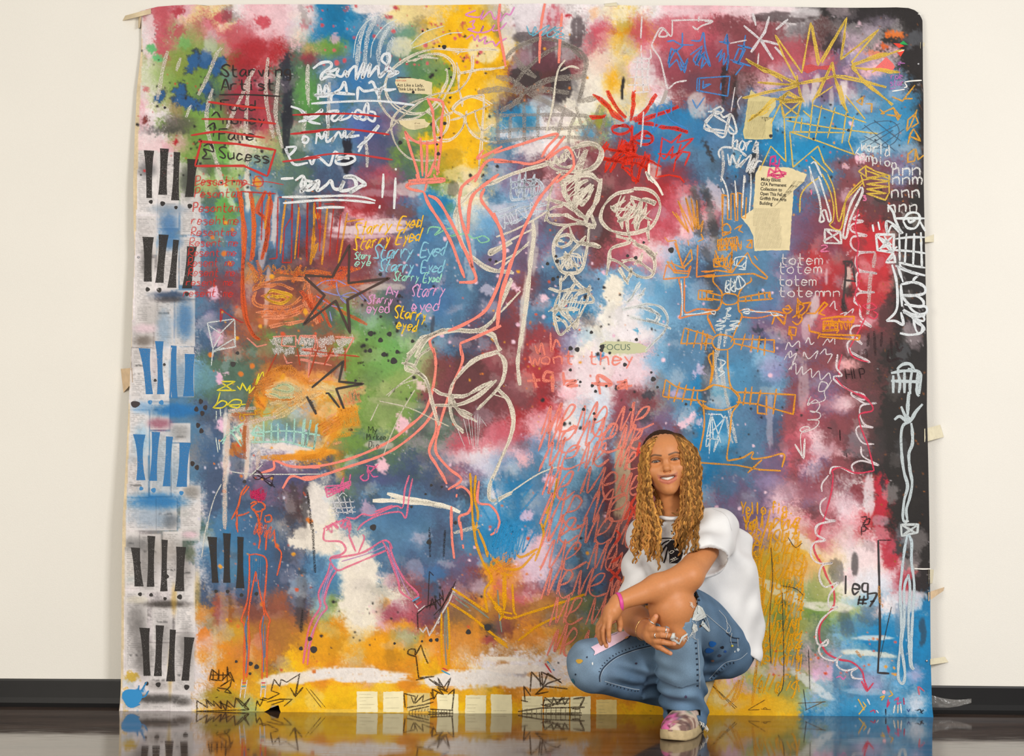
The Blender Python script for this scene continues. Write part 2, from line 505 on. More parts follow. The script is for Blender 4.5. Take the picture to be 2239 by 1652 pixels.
dabs(4, """h 500 100 420 60 0 230,206,210 .7
h 700 160 330 60 0 70,56,58 .75
h 900 120 180 50 0 214,206,208 .7
r 1500 130 480 80 0 44,40,40 .95
r 1850 400 120 330 0 44,40,40 .95
s 1300 160 200 70 0 50,44,48 .8
r 1160 380 110 110 0 50,42,44 .8
s 860 260 160 90 0 190,180,184 .55
s 560 460 220 130 0 162,72,82 .8
s 100 480 240 200 0 146,62,78 .7
s 820 440 200 130 0 168,78,88 .75
s 1480 260 110 80 0 190,168,186 .7
s 1600 200 160 70 0 140,126,144 .6
s 1330 340 130 80 0 200,170,190 .6
r 1390 215 25 25 0 240,200,214 .9
r 1270 300 22 22 0 232,196,214 .9
r 1720 310 95 38 5 236,106,22 .95
r 1700 360 110 30 8 44,42,40 .9
r 1540 490 90 30 10 232,130,90 .85
r 1620 415 30 25 0 230,100,40 .8
s 1400 540 160 90 0 150,140,180 .6
s 1650 560 110 50 0 180,180,196 .6
s 700 620 150 90 0 190,150,160 .6
s 600 700 60 130 0 214,190,196 .7
s 950 640 240 90 0 130,110,150 .5
s 1600 750 190 90 0 86,116,160 .8
s 1290 800 120 80 0 180,130,144 .6
s 1000 900 220 60 0 150,130,164 .4
s 780 960 80 100 0 110,50,56 .7
v 920 860 40 130 0 214,204,198 .7
v 1250 830 40 140 8 228,216,212 .8
v 1000 800 40 160 10 226,214,208 .75
v 1150 900 25 130 0 216,200,196 .6
s 1060 1080 480 170 0 54,140,186 .85
s 880 1370 430 150 0 24,132,182 .95
s 1700 1050 260 230 0 60,140,184 .75
s 1450 950 130 60 0 190,200,216 .7
s 900 1060 150 40 0 170,196,214 .6
s 1580 1330 300 50 0 150,190,214 .5
s 700 1120 90 70 0 170,190,210 .6
o 1318 1115 30 28 0 232,190,206 1
o 1410 1420 48 42 0 232,186,200 1
r 1270 1490 40 28 0 226,180,190 .9
r 170 740 34 200 2 44,38,40 .85
r 280 900 22 260 0 48,40,40 .7
v 330 850 60 220 0 160,140,146 .35
s 80 1250 140 170 0 74,112,150 .7
r 40 1380 22 150 -25 50,48,50 .85
r 430 1500 40 170 6 40,38,38 .85
s 1450 1560 260 90 0 112,74,86 .7
r 1950 1050 28 310 -3 40,36,36 .95
r 1900 800 90 70 0 44,40,40 .9
s 1820 1560 60 60 0 100,150,190 .7""")
dabs(5, """r 330 280 110 110 0 222,218,220 .7
s 560 260 160 60 0 150,160,176 .6
s 540 430 110 160 0 74,116,160 .85
s 730 420 90 60 0 200,212,224 .6
r 1060 330 110 160 0 102,168,72 .85
s 990 480 140 70 0 84,140,110 .8
s 960 600 110 60 0 110,130,90 .6
v 1000 80 40 160 -18 222,226,206 .7
v 1080 200 30 180 -22 214,222,204 .6
v 1245 150 34 230 -2 230,222,206 .8
s 1420 110 110 100 0 150,170,180 .5
r 1335 90 40 60 0 226,150,40 .9
s 1570 90 100 90 0 120,140,130 .5
s 1560 480 200 230 0 78,96,138 .6
s 960 800 150 140 0 84,100,110 .5
r 905 880 80 110 10 110,66,70 .6
o 940 1075 48 72 0 226,182,202 1
r 950 1480 75 80 20 220,176,196 .9
s 900 1260 80 60 0 140,130,170 .6
s 600 1400 120 140 0 50,110,160 .8
s 690 1220 90 90 0 80,120,160 .7
s 310 1510 130 60 0 120,108,98 .8
s 300 1360 110 60 0 224,196,206 .6
s 1500 1100 260 200 0 128,62,54 .7
s 1260 1000 50 220 0 214,190,170 .5
r 1260 900 70 130 -25 216,132,60 .5
r 1560 930 240 40 3 160,96,52 .7
r 1520 1120 170 55 0 190,140,60 .5
h 1520 1290 230 60 -8 206,110,60 .7
s 1600 1420 240 50 0 110,86,84 .7
s 1500 1580 240 90 0 110,128,90 .7
v 1490 420 40 280 3 226,212,206 .75
v 1380 640 40 260 4 222,196,190 .6
v 1420 1100 30 330 4 228,196,186 .6
s 1080 1520 80 90 0 180,170,180 .5
s 1130 1580 40 40 0 70,44,44 .8
s 700 80 60 160 0 110,100,92 .4
s 860 1450 100 200 0 70,108,140 .5""")
dabs(6, """s 560 250 260 120 0 152,40,46 .85
s 800 160 200 90 0 150,60,76 .7
h 700 170 260 40 0 186,160,170 .5
h 1000 120 190 80 0 222,212,206 .6
r 900 340 120 70 0 116,70,60 .6
s 1400 130 200 90 0 232,222,200 .75
v 1360 130 60 90 0 70,64,56 .5
s 1250 300 190 110 0 36,124,172 .85
s 1330 300 60 60 0 120,150,60 .4
h 600 500 420 45 0 232,210,214 .85
h 780 430 220 35 0 232,214,212 .7
h 500 560 330 22 0 224,194,200 .7
s 700 640 260 120 0 124,52,60 .7
s 300 700 240 120 0 132,50,50 .7
v 260 430 30 100 0 232,216,216 .6
v 350 470 36 60 0 224,196,206 .6
s 1120 660 220 150 0 70,110,150 .5
s 1080 560 150 60 0 60,120,170 .7
s 1640 420 240 150 0 104,158,200 .7
s 1750 330 140 80 0 222,214,222 .7
v 1520 800 50 300 0 190,204,214 .5
s 1620 640 160 140 0 74,112,150 .6
s 1100 900 200 160 0 60,110,164 .7
s 1180 1150 260 220 0 66,112,162 .75
h 720 1020 280 40 0 206,196,186 .6
s 500 1000 220 90 0 170,70,50 .6
s 250 1060 220 110 0 160,120,110 .5
s 420 1330 140 90 0 86,130,84 .8
s 640 1400 260 150 0 104,150,84 .85
s 860 1560 260 120 0 108,166,88 .9
s 600 1250 160 80 0 96,110,100 .6
s 800 1160 90 90 0 96,70,80 .5
v 1180 1380 22 120 4 60,60,70 .7
s 1700 1200 120 80 0 190,180,200 .6
s 1800 1420 130 160 0 120,56,60 .8
s 1500 1480 170 120 0 92,70,86 .7
s 350 1470 160 40 0 176,90,60 .6
s 900 930 24 20 0 60,40,40 .8
r 1680 1040 70 50 0 196,190,210 .7""")
dabs(7, """s 200 120 180 120 0 150,150,180 .6
h 150 330 180 120 -12 190,190,206 .6
s 760 260 240 200 0 118,58,62 .6
s 1240 330 280 230 0 156,62,72 .7
s 960 420 120 230 0 92,50,52 .7
s 1560 380 150 200 0 188,80,96 .8
r 1830 350 60 260 -12 70,66,66 .7
v 1760 330 90 170 0 220,196,206 .5
s 1120 760 150 110 0 120,70,90 .5
s 700 720 200 140 0 84,118,160 .7
v 350 650 50 330 3 206,200,190 .6
v 270 1250 40 400 4 222,212,200 .75
s 300 1000 130 160 0 124,66,70 .6
s 560 1300 170 150 0 50,136,184 .85
s 800 1060 240 150 0 86,128,166 .7
r 1080 1060 95 160 0 236,226,208 .98
r 1030 1250 80 130 0 236,230,216 .9
s 1260 1430 260 100 0 236,226,228 .95
s 1180 1300 200 90 0 232,226,226 .8
s 1560 1000 260 170 0 92,152,190 .7
s 1700 1150 200 200 0 84,128,164 .7
s 1500 700 160 90 0 224,196,208 .6
s 1420 840 120 90 0 170,96,110 .6
s 1440 1300 140 120 0 96,160,196 .6
r 1280 1400 30 35 0 70,160,196 .9
r 1140 1570 180 55 0 206,202,164 .95
s 720 1500 160 90 0 180,190,216 .6
s 480 1450 160 110 0 150,60,66 .7
s 100 1380 140 160 0 124,50,54 .6
s 90 700 140 260 0 100,130,170 .4
r 1960 1000 60 420 -8 60,60,64 .6
s 830 1450 90 70 0 160,196,220 .7
o 190 1040 55 22 -8 236,190,204 1
o 165 1008 45 18 -5 232,190,204 1
o 445 1110 40 26 0 228,190,206 1
o 995 885 26 18 0 232,186,204 1""")
dabs(8, """r 100 250 75 260 -14 210,190,200 .7
r 110 380 50 130 -10 150,60,72 .7
r 60 400 50 400 -12 62,58,60 .75
s 280 480 150 260 0 76,122,160 .6
r 560 430 90 80 0 150,60,66 .3
s 900 100 170 90 0 70,110,150 .7
s 1000 480 260 150 0 108,64,86 .7
s 1140 680 140 70 0 110,60,80 .8
s 1260 120 130 150 0 118,66,72 .7
s 1280 190 70 70 0 206,170,184 .7
s 1520 330 110 130 0 92,58,62 .8
r 1740 200 120 70 0 60,44,44 .7
r 1600 260 90 30 10 58,44,44 .8
s 1700 40 150 60 0 110,150,186 .7
s 1320 520 110 120 0 190,52,58 .8
r 1560 700 150 250 10 190,42,50 .95
s 1000 740 160 70 0 182,54,58 .8
s 1180 840 160 90 0 172,50,56 .8
s 1420 850 120 260 5 178,56,60 .75
r 1500 1000 180 230 30 188,48,54 .8
r 1850 700 130 520 0 44,40,38 .9
r 1880 1250 120 330 0 42,38,38 .95
r 1640 1260 60 190 18 74,48,48 .8
s 1480 1320 80 60 0 222,160,170 .8
s 1330 1320 110 60 0 232,150,150 .7
s 800 900 160 100 0 128,100,140 .6
s 560 1180 160 160 0 76,126,168 .6
s 900 1130 150 60 0 140,90,110 .6
v 990 1200 50 130 5 220,206,204 .7
v 930 1380 50 160 8 206,180,186 .6
v 1100 930 14 90 3 216,190,196 .7
s 760 1400 160 120 0 156,92,106 .7
s 1200 1400 200 110 0 150,76,76 .7
s 1500 1560 200 130 0 78,54,56 .85
r 1290 950 28 150 3 216,204,190 .75
r 1300 1060 40 60 0 60,42,42 .8
r 1250 1180 30 80 -15 50,40,40 .9
r 1300 800 60 22 0 56,40,42 .8
r 1345 870 25 70 0 60,40,42 .8
s 640 650 80 130 0 150,140,180 .4
s 600 1500 150 110 0 80,100,150 .4
r 480 1410 35 35 30 52,60,76 .9
r 510 1500 28 50 0 52,60,76 .8
r 670 1452 22 20 0 50,58,70 .9""")
dabs(9, """s 300 1450 200 90 0 60,118,170 .75
s 560 560 240 70 0 40,112,170 .9
s 270 560 120 60 0 90,150,196 .6
s 460 700 130 60 0 150,84,110 .7
s 880 900 180 200 0 66,108,150 .5
s 860 340 120 130 0 80,116,104 .6
s 980 380 120 90 0 90,120,100 .5
o 990 280 42 60 0 228,180,206 1
o 1020 690 48 50 -10 226,182,206 1
o 1050 215 20 16 0 230,190,206 1
r 1055 1070 40 60 20 228,180,196 .9
s 1650 360 260 150 0 228,150,70 .6
s 1400 260 110 120 0 196,120,60 .7
r 1600 370 130 55 0 140,150,110 .8
h 1580 380 220 120 -4 236,206,160 .4
s 1680 660 240 80 0 120,130,90 .7
s 1560 770 260 80 3 96,130,140 .6
s 1800 820 150 90 0 80,116,140 .7
h 1600 900 280 30 4 232,216,206 .85
h 1700 985 280 38 -3 226,146,50 .9
s 1180 620 120 60 0 160,90,60 .7
v 1225 800 34 200 0 176,96,48 .8
r 1130 900 60 70 40 206,120,44 .8
v 1245 1020 26 200 4 232,220,210 .85
v 1052 900 34 400 0 224,216,208 .85
v 1040 1400 24 260 0 190,206,204 .7
s 1660 1180 240 80 0 70,76,116 .8
r 1650 1450 60 220 2 70,60,64 .7
r 1850 1480 110 230 0 226,218,208 .9
s 1330 1300 80 60 0 170,44,80 .5
s 1300 1150 40 50 0 60,60,70 .5
r 860 330 40 10 0 90,120,120 .6""")
dabs(10, """s 780 150 260 160 0 112,162,84 .9
s 900 320 190 140 0 140,162,90 .8
s 780 560 260 180 0 126,150,84 .85
s 640 250 110 110 0 106,140,76 .8
h 860 500 330 40 8 180,176,140 .4
s 1130 640 160 160 0 96,106,100 .6
s 1020 750 140 110 0 110,106,110 .5
s 1200 200 130 180 0 110,64,60 .7
s 1560 430 260 360 0 108,60,64 .7
s 1480 900 260 60 -12 190,80,92 .8
s 1760 760 160 110 -20 200,90,104 .8
s 1480 980 240 90 0 222,200,206 .8
s 1650 1080 160 120 0 200,184,206 .6
s 1800 1020 140 130 0 110,140,180 .6
r 280 300 180 60 8 230,150,50 .7
r 380 560 130 50 -10 236,160,40 .9
r 430 380 150 60 0 230,170,120 .5
r 290 740 60 260 28 236,160,40 .85
h 420 680 130 120 -8 222,150,60 .6
h 120 960 240 50 -6 234,156,40 .9
s 60 250 200 60 0 222,140,70 .7
o 910 690 68 66 0 234,188,196 1
o 725 1060 62 72 0 236,188,200 1
r 1075 330 62 58 10 226,196,190 .95
r 870 590 15 20 0 232,190,196 1
r 600 1450 80 70 30 220,176,200 .7
s 640 1180 260 70 0 80,86,130 .7
s 900 1480 330 180 0 62,102,140 .6
r 130 1470 110 210 0 226,218,210 .95
v 30 1430 40 230 0 70,66,70 .8
s 1240 1450 200 160 0 76,106,140 .5
s 1490 1330 90 90 0 52,54,60 .6
s 1680 1540 160 140 0 70,150,200 .6
s 1360 1560 20 20 0 50,40,40 .8
h 700 880 160 40 5 214,196,190 .6
s 300 880 130 70 0 120,130,90 .6
s 470 430 60 40 0 80,86,76 .6""")
dabs(11, """s 480 180 220 180 0 160,56,60 .8
s 200 450 200 160 0 112,62,66 .7
s 850 230 220 230 0 230,208,214 .8
s 1230 220 230 160 0 230,206,214 .9
s 960 560 110 300 0 210,222,236 .8
s 1130 500 90 200 0 150,70,84 .7
s 1240 640 150 150 0 120,66,82 .7
s 420 640 230 90 -20 222,150,160 .7
s 140 800 190 110 -25 190,90,104 .7
s 760 800 160 110 0 222,214,224 .6
s 340 880 200 110 0 130,150,190 .5
s 620 940 190 130 0 120,166,206 .5
s 1030 1150 60 480 0 118,50,56 .85
v 1150 1200 90 400 0 196,172,140 .9
s 1290 1250 60 330 0 120,56,56 .8
s 300 1400 260 220 0 66,118,160 .5
s 800 1450 180 160 0 110,150,196 .5
s 1650 300 170 260 0 76,132,172 .6
s 1750 560 160 200 0 76,136,176 .5
r 1900 300 34 300 8 70,70,76 .6
r 1390 420 60 50 -20 52,56,64 .8
r 1360 610 60 80 -20 60,60,72 .7
r 1780 620 75 30 -50 236,184,204 .95
r 1695 700 40 32 0 236,184,204 .95
r 1850 660 40 28 -30 226,190,206 .8
s 1640 410 80 50 0 214,170,200 .7
r 1840 200 60 35 -30 214,190,220 .7
r 500 1180 90 62 0 232,184,204 .9
r 310 1510 60 40 -20 226,190,214 .8
s 150 1090 90 70 0 206,206,210 .6
r 960 75 40 35 0 60,140,190 .9
s 60 1150 90 50 0 60,110,150 .5""")
dabs(12, """s 300 250 170 230 0 74,142,182 .7
s 120 820 160 260 0 44,130,176 .8
s 620 180 140 150 0 160,140,186 .6
s 560 560 150 180 0 80,84,120 .5
r 50 240 44 330 8 74,74,82 .7
s 1240 500 110 90 0 232,190,196 .85
s 1120 510 100 70 0 190,140,150 .6
s 1280 150 140 60 0 236,170,170 .9
s 1000 650 230 130 0 128,62,72 .6
s 820 860 150 130 0 180,80,94 .7
s 1060 920 160 70 -5 214,176,186 .8
s 1250 950 90 40 20 232,190,196 .8
r 1290 940 60 25 10 60,46,50 .7
s 1350 820 120 90 0 86,70,74 .7
s 1480 550 120 200 0 84,66,68 .5
v 890 350 50 260 0 200,180,180 .5
v 590 650 40 300 0 206,196,206 .45
r 1780 800 230 900 0 42,38,36 .95
s 1560 900 90 260 0 62,54,54 .8
s 1000 1300 260 120 0 200,140,150 .5
s 950 1250 220 130 0 130,56,66 .6
r 1370 1300 70 110 -28 120,40,48 .85
v 1490 1330 60 230 0 226,216,220 .8
r 1590 1330 62 260 0 186,40,58 .95
r 1610 1230 20 140 3 48,40,44 .85
s 1280 1420 170 140 0 222,190,200 .7
s 1100 1450 110 140 0 200,120,130 .6
s 700 1300 190 130 -20 206,180,196 .6
h 1590 1560 90 60 0 190,160,170 .6
s 560 1200 140 70 0 160,150,190 .5
s 400 1380 120 90 0 96,70,90 .5
s 220 1250 130 90 0 70,130,170 .6""")
dabs(13, """s 160 320 60 140 0 206,196,150 .5
s 150 400 60 40 0 150,190,190 .8
s 900 200 330 330 0 58,112,156 .6
s 560 230 50 70 0 84,100,70 .8
s 1000 640 380 80 0 116,66,60 .7
s 1360 520 120 120 0 70,80,110 .7
s 900 560 250 40 0 70,60,80 .6
s 700 720 100 90 0 110,120,120 .6
r 660 790 60 60 0 226,120,20 .85
s 640 660 50 80 0 214,130,40 .8
s 760 620 40 130 0 150,60,70 .7
s 680 850 110 90 0 222,160,130 .6
s 900 780 120 120 0 214,170,40 .7
s 1060 830 60 60 0 180,50,44 .6
s 1000 900 230 120 0 214,130,60 .6
s 1000 1160 260 110 0 226,166,30 .7
s 1200 760 180 140 0 176,116,50 .7
h 1330 1100 330 50 -6 236,224,212 .95
s 1450 900 70 90 0 206,140,50 .5
r 1350 520 40 260 0 60,56,62 .75
s 780 1230 160 70 0 160,150,30 .7
s 1350 1270 150 50 0 240,190,20 .8
s 860 320 60 200 0 130,140,150 .35
v 800 560 40 260 0 180,160,170 .4
v 740 900 20 200 0 216,190,150 .4
r 160 1240 78 66 0 44,140,200 .98
r 230 1200 26 14 -50 44,140,200 .95
s 140 1120 60 50 0 190,196,196 .8
r 160 1090 50 40 0 200,160,40 .8
r 110 1250 18 90 0 230,180,30 .8
s 130 230 24 200 0 216,200,160 .6
s 450 1090 50 40 0 180,150,110 .4""")
dabs(14, """r 110 120 190 110 0 232,222,208 .98
r 360 160 120 90 10 232,222,208 .95
r 410 420 140 260 0 234,224,208 .98
r 420 720 130 110 0 236,226,206 .98
s 420 440 90 60 0 206,196,186 .6
s 200 420 100 110 0 70,130,170 .7
s 70 310 120 110 0 64,110,150 .6
s 130 580 90 90 0 160,190,196 .6
s 200 560 50 60 0 130,150,60 .7
s 170 850 260 160 0 230,160,20 .9
s 560 900 300 160 0 232,158,16 .9
s 700 720 130 40 10 232,160,30 .9
s 720 800 110 70 0 160,160,120 .85
s 640 640 110 90 0 150,60,76 .8
s 620 420 60 60 0 200,160,170 .7
s 540 620 40 90 0 222,200,170 .7
s 870 600 150 100 0 120,70,80 .6
s 950 340 200 80 0 80,90,130 .6
r 930 360 110 50 0 60,110,160 .6
s 760 250 200 150 0 80,110,150 .4
s 1250 460 90 70 0 216,190,204 .8
s 1120 640 160 100 0 160,116,70 .7
s 1400 330 120 100 0 230,160,40 .7
s 1400 180 140 120 0 60,150,200 .6
s 1420 700 90 80 0 120,60,60 .6
s 1100 850 230 120 0 212,140,60 .8
h 400 1080 430 62 2 236,228,222 .98
h 1150 1110 380 75 -3 236,228,222 .98
h 1400 970 150 25 0 232,220,210 .8
s 300 1230 330 80 0 242,190,14 .9
s 1000 1220 450 40 0 240,176,20 .8
s 1310 740 60 40 0 50,44,44 .8
s 1320 830 60 40 0 150,50,70 .7
s 590 560 40 40 0 230,150,40 .6
s 1380 760 40 90 -20 70,80,90 .6
h 700 1340 760 20 1 236,206,120 .5""")
dabs(15, """s 130 120 150 160 0 60,150,200 .6
s 300 300 170 170 0 214,196,214 .7
s 240 470 150 60 0 130,46,50 .6
s 120 400 90 140 0 222,150,60 .7
r 600 230 24 110 -15 80,76,80 .7
s 740 380 60 260 0 70,106,146 .6
s 850 300 80 220 0 120,50,50 .7
s 400 620 260 120 0 190,140,50 .6
s 600 560 130 80 0 140,130,70 .6
s 600 780 170 120 0 150,130,60 .6
s 80 760 90 60 0 110,50,50 .6
s 250 820 190 70 0 206,130,60 .7
h 170 1040 260 34 0 236,224,214 .95
h 200 1130 300 50 2 236,226,218 .95
h 90 970 200 18 3 232,220,204 .9
s 380 1060 80 40 0 226,190,190 .6
s 500 1200 240 60 0 240,170,30 .7
s 1060 620 60 50 0 230,130,20 .9""")
dabs(16, """s 620 130 200 160 0 200,160,110 .5
h 640 120 260 50 32 224,214,204 .7
s 460 350 180 260 0 168,150,60 .6
s 640 330 180 110 0 214,160,110 .6
s 780 300 130 120 0 226,180,110 .8
s 900 230 120 80 0 232,200,180 .7
h 560 500 300 40 25 226,220,200 .7
h 880 600 200 40 5 220,216,200 .8
s 600 700 160 200 0 140,142,60 .7
s 830 480 120 130 0 160,160,90 .7
s 480 900 150 150 0 150,150,70 .7
s 1130 260 160 160 0 236,216,216 .9
s 960 100 170 110 0 206,160,160 .6
r 1290 180 60 200 -20 182,50,66 .85
r 1420 420 90 150 -10 170,44,60 .8
r 1480 190 110 210 0 42,38,37 .97
r 1520 430 75 110 0 44,38,38 .95
v 1440 560 140 90 0 214,214,222 .75
s 1200 430 180 110 0 226,224,232 .9
s 1100 560 150 50 0 140,186,214 .7
s 1250 800 260 130 0 22,128,182 .9
s 1050 720 160 90 0 70,130,176 .7
s 800 800 110 110 0 120,130,110 .6
h 1190 820 170 18 0 214,222,222 .85
h 1160 930 230 26 5 226,224,210 .85
s 1000 950 120 60 0 150,190,206 .6
s 1540 800 60 180 0 20,130,184 .9
v 1540 780 30 120 0 50,60,76 .7
v 1400 700 80 150 0 90,120,150 .5
s 830 1040 90 90 0 206,170,200 .7
r 780 1060 30 60 0 222,176,206 .7
r 880 1060 25 60 0 222,176,206 .7
s 1150 1140 130 90 0 196,176,214 .6
s 1480 1080 70 80 0 200,176,206 .7
s 520 1050 110 100 0 226,180,190 .8
r 200 1050 90 60 -30 236,190,200 .9
h 760 1150 220 40 35 220,220,220 .7
s 1180 1290 330 100 0 64,150,196 .7
h 1150 1200 200 26 2 170,200,220 .5
s 1490 1290 80 90 0 226,222,230 .8
s 1350 1050 90 50 0 20,130,184 .7
s 300 1280 330 90 0 242,176,20 .9
s 560 1290 150 90 0 222,176,40 .8
s 560 1150 130 110 0 176,160,60 .6
v 350 700 40 420 0 220,210,200 .55
r 640 450 50 40 0 80,76,60 .4
s 1350 700 60 60 0 40,120,170 .5
v 1060 300 30 100 0 60,56,56 .7
v 930 350 60 110 -15 60,56,52 .5
v 1000 720 60 110 -12 60,66,76 .4
s 90 1200 90 110 0 240,180,40 .8""")

# thin scuffs of dry paint all over
for _ in range(900):
    x, y = wr0.uniform(440, 2000), wr0.uniform(20, 1540)
    here = IMG[int(y * RS), int(x * RS)]
    c_ = wr0.choice([(232, 222, 222), (226, 196, 206), (190, 206, 222), (236, 226, 206), (60, 54, 58), tuple(here * 1.25), tuple(here * .75)])
    dab(wr0.choice('vhvhs'), x, y, wr0.uniform(8, 34), wr0.uniform(8, 34), wr0.uniform(-30, 30), c_, wr0.uniform(.10, .34))
specks(np.clip(N50 * 1.6 - .5, 0, 1), (226, 216, 220), .10, 31); specks(np.clip(N50b * 1.6 - .6, 0, 1), (58, 50, 54), .07, 32)
# sponge grain: edges of every patch break up
jx = (N4 - .5) * 8 + (N8 - .5) * 6 + (rng.random((CH, CW)) - .5) * 5
jy = (vnoise(4, 4, 41) - .5) * 8 + (vnoise(9, 9, 42) - .5) * 6 + (SV - .5) * 26 * np.clip(N50 * 2 - .8, 0, 1) + (rng.random((CH, CW)) - .5) * 5
IMG = IMG[np.clip(((YY + jy) * RS).astype(int), 0, CH - 1), np.clip(((XX + jx) * RS).astype(int), 0, CW - 1)]
for a_ in LATE: dab(*a_)
# tan outer border, print on the pasted newspaper
PAPERS = [(300, 330, 346, 384), (346, 335, 392, 440), (300, 384, 345, 470), (300, 474, 345, 559), (346, 440, 392, 500), (396, 425, 441, 514), (394, 520, 440, 625), (298, 566, 340, 706), (346, 523, 392, 634),
          (388, 637, 429, 655), (340, 656, 383, 758), (385, 656, 428, 758), (291, 707, 337, 760), (290, 762, 334, 811), (287, 811, 331, 896),
          (331, 765, 373, 879), (375, 760, 426, 869), (285, 898, 328, 997), (331, 880, 373, 940), (375, 927, 418, 968), (281, 997, 327, 1087), (330, 945, 375, 1085), (376, 970, 416, 1085), (278, 1090, 342, 1160),
          (343, 1088, 388, 1160), (397, 1063, 441, 1158), (393, 1157, 438, 1183), (276, 1163, 306, 1285), (308, 1168, 355, 1295), (359, 1162, 401, 1289), (384, 1236, 428, 1382),
          (276, 1292, 324, 1465), (335, 1326, 379, 1404), (381, 1385, 426, 1513), (327, 1407, 372, 1512), (270, 1515, 371, 1553), (373, 1515, 418, 1554)]
rp = random.Random(3)
for (x0, y0, x1, y1) in PAPERS:
    sl = (slice(int(y0 * RS), int(y1 * RS)), slice(int(x0 * RS), int(x1 * RS)))
    tone = rp.uniform(204, 226)
    a = np.clip(0.88 + (N20[sl] - .5) * .3, 0, 1)[..., None]
    IMG[sl] = IMG[sl] * (1 - a) + np.array((tone, tone - 6, tone - 8)) * a
    y = y0 + 6
    while y < y1 - 5:                                   # lines of small print, worn away in places
        lx1 = x0 + 4 + (x1 - x0 - 8) * rp.uniform(.55, 1)
        s2 = (slice(int(y * RS), int(y * RS) + 1), slice(int((x0 + 4) * RS), int(lx1 * RS)))
        w_ = (N4[s2] > .42)[..., None] * .33
        IMG[s2] = IMG[s2] * (1 - w_) + 70 * w_
        y += 4
    if rp.random() < .4:                                # a printed heading
        yy = rp.uniform(y0 + 6, y1 - 8); s2 = (slice(int(yy * RS), int(yy * RS) + 2), slice(int((x0 + 8) * RS), int((x1 - 10) * RS)))
        w_ = (N4[s2] > .4)[..., None] * .6
        IMG[s2] = IMG[s2] * (1 - w_) + 60 * w_
dabs(0, """s 322 372 24 22 0 70,70,74 .6
s 410 395 22 40 0 60,64,60 .7
s 370 458 46 14 0 120,140,160 .7
s 370 490 26 30 0 70,116,164 .85
s 372 530 30 20 0 60,110,160 .8
s 372 645 50 10 0 54,70,96 .9
s 322 574 16 40 0 60,56,54 .55
s 330 690 30 40 0 120,116,112 .3
s 375 655 50 8 0 60,56,60 .8
s 405 700 24 50 0 66,116,164 .85
s 360 720 20 50 0 110,150,186 .5
s 315 745 26 14 0 110,100,92 .8
s 318 718 30 12 0 226,196,206 .7
s 312 890 28 16 0 110,160,206 .6
s 385 897 70 17 0 38,110,170 .97
s 350 925 30 14 0 150,84,104 .8
s 400 830 28 50 0 60,116,164 .4
s 340 800 14 40 0 196,180,186 .5
s 395 945 25 20 0 130,130,130 .6
s 310 960 20 40 0 120,176,214 .5
s 360 1030 50 60 0 90,130,160 .35
s 345 1095 75 22 0 36,112,172 .9
s 330 1130 50 30 0 110,140,170 .5
s 375 1140 20 20 0 70,80,90 .6
s 420 1075 22 18 0 110,106,100 .6
s 416 1168 20 10 0 232,196,206 .8
s 300 1190 40 20 0 96,96,96 .6
s 320 1230 30 60 0 90,86,84 .45
s 400 1230 30 60 0 90,86,84 .45
s 360 1200 40 40 0 140,130,120 .4
s 365 1320 60 10 0 60,54,50 .85
s 300 1350 24 40 0 110,106,104 .6
s 305 1390 24 50 0 96,92,90 .5
s 315 1440 24 50 0 84,80,78 .6
s 408 1420 20 60 0 84,80,78 .5
s 360 1400 20 60 0 120,116,114 .4
s 345 1497 30 14 0 140,132,128 .5
s 345 1527 80 12 0 60,56,54 .85
s 400 1535 26 10 0 80,74,70 .7
s 300 1310 30 10 0 206,196,170 .5
s 372 1470 6 60 0 190,150,50 .5
s 432 1300 8 60 0 200,160,60 .5
s 381 1310 8 40 0 190,150,60 .6""")
tan_w = np.interp(YY[:, 0], [60, 110, 200, 420, 520, 560, 860, 920, 1140, 1480, 1540], [0, 3, 8, 9, 3, 0, 0, 4, 7, 5, 1])
xl_tab = ([0, 10, 40, 110, 200, 300, 400, 500, 560, 700, 760, 940, 1140, 1300, 1400, 1500, 1535, 1560],
          [305, 305, 308, 309, 299, 295, 292.5, 294, 296, 290, 288, 280, 270, 268, 267, 265, 263, 260])
xr_tab = ([0, 60, 180, 181, 200, 400, 560, 760, 900, 1000, 1140, 1240, 1300, 1450, 1540, 1570], [2014, 2015, 2015, 2015, 2016, 2018, 2022, 2025, 2024, 2027, 2031, 2033, 2034, 2035, 2037, 2040])
yt_tab = ([280, 300, 312, 345, 380, 430, 445, 500, 700, 900, 1100, 1180, 1300, 1400, 1560, 1700, 1850, 1960, 1985, 1998, 2007, 2013, 2016],
          [33, 27, 22, 14, 11, 9, 12, 9, 9, 11, 8, 7, 10, 13, 13, 15, 17, 17, 19, 24, 31, 42, 50])
yb_tab = ([255, 262, 420, 578, 588, 596, 610, 613, 800, 1119, 1331, 1560, 1760, 2045], [1552.5, 1553, 1554, 1555, 1550, 1541, 1541, 1555.5, 1557, 1560, 1561.5, 1563.5, 1565, 1567.3])
xl_rows = np.interp(YY[:, 0], *xl_tab)
tm = XX < (xl_rows + tan_w)[:, None]
IMG[tm] = np.array((214, 194, 158)) * (0.95 + .1 * N20[tm])[:, None]
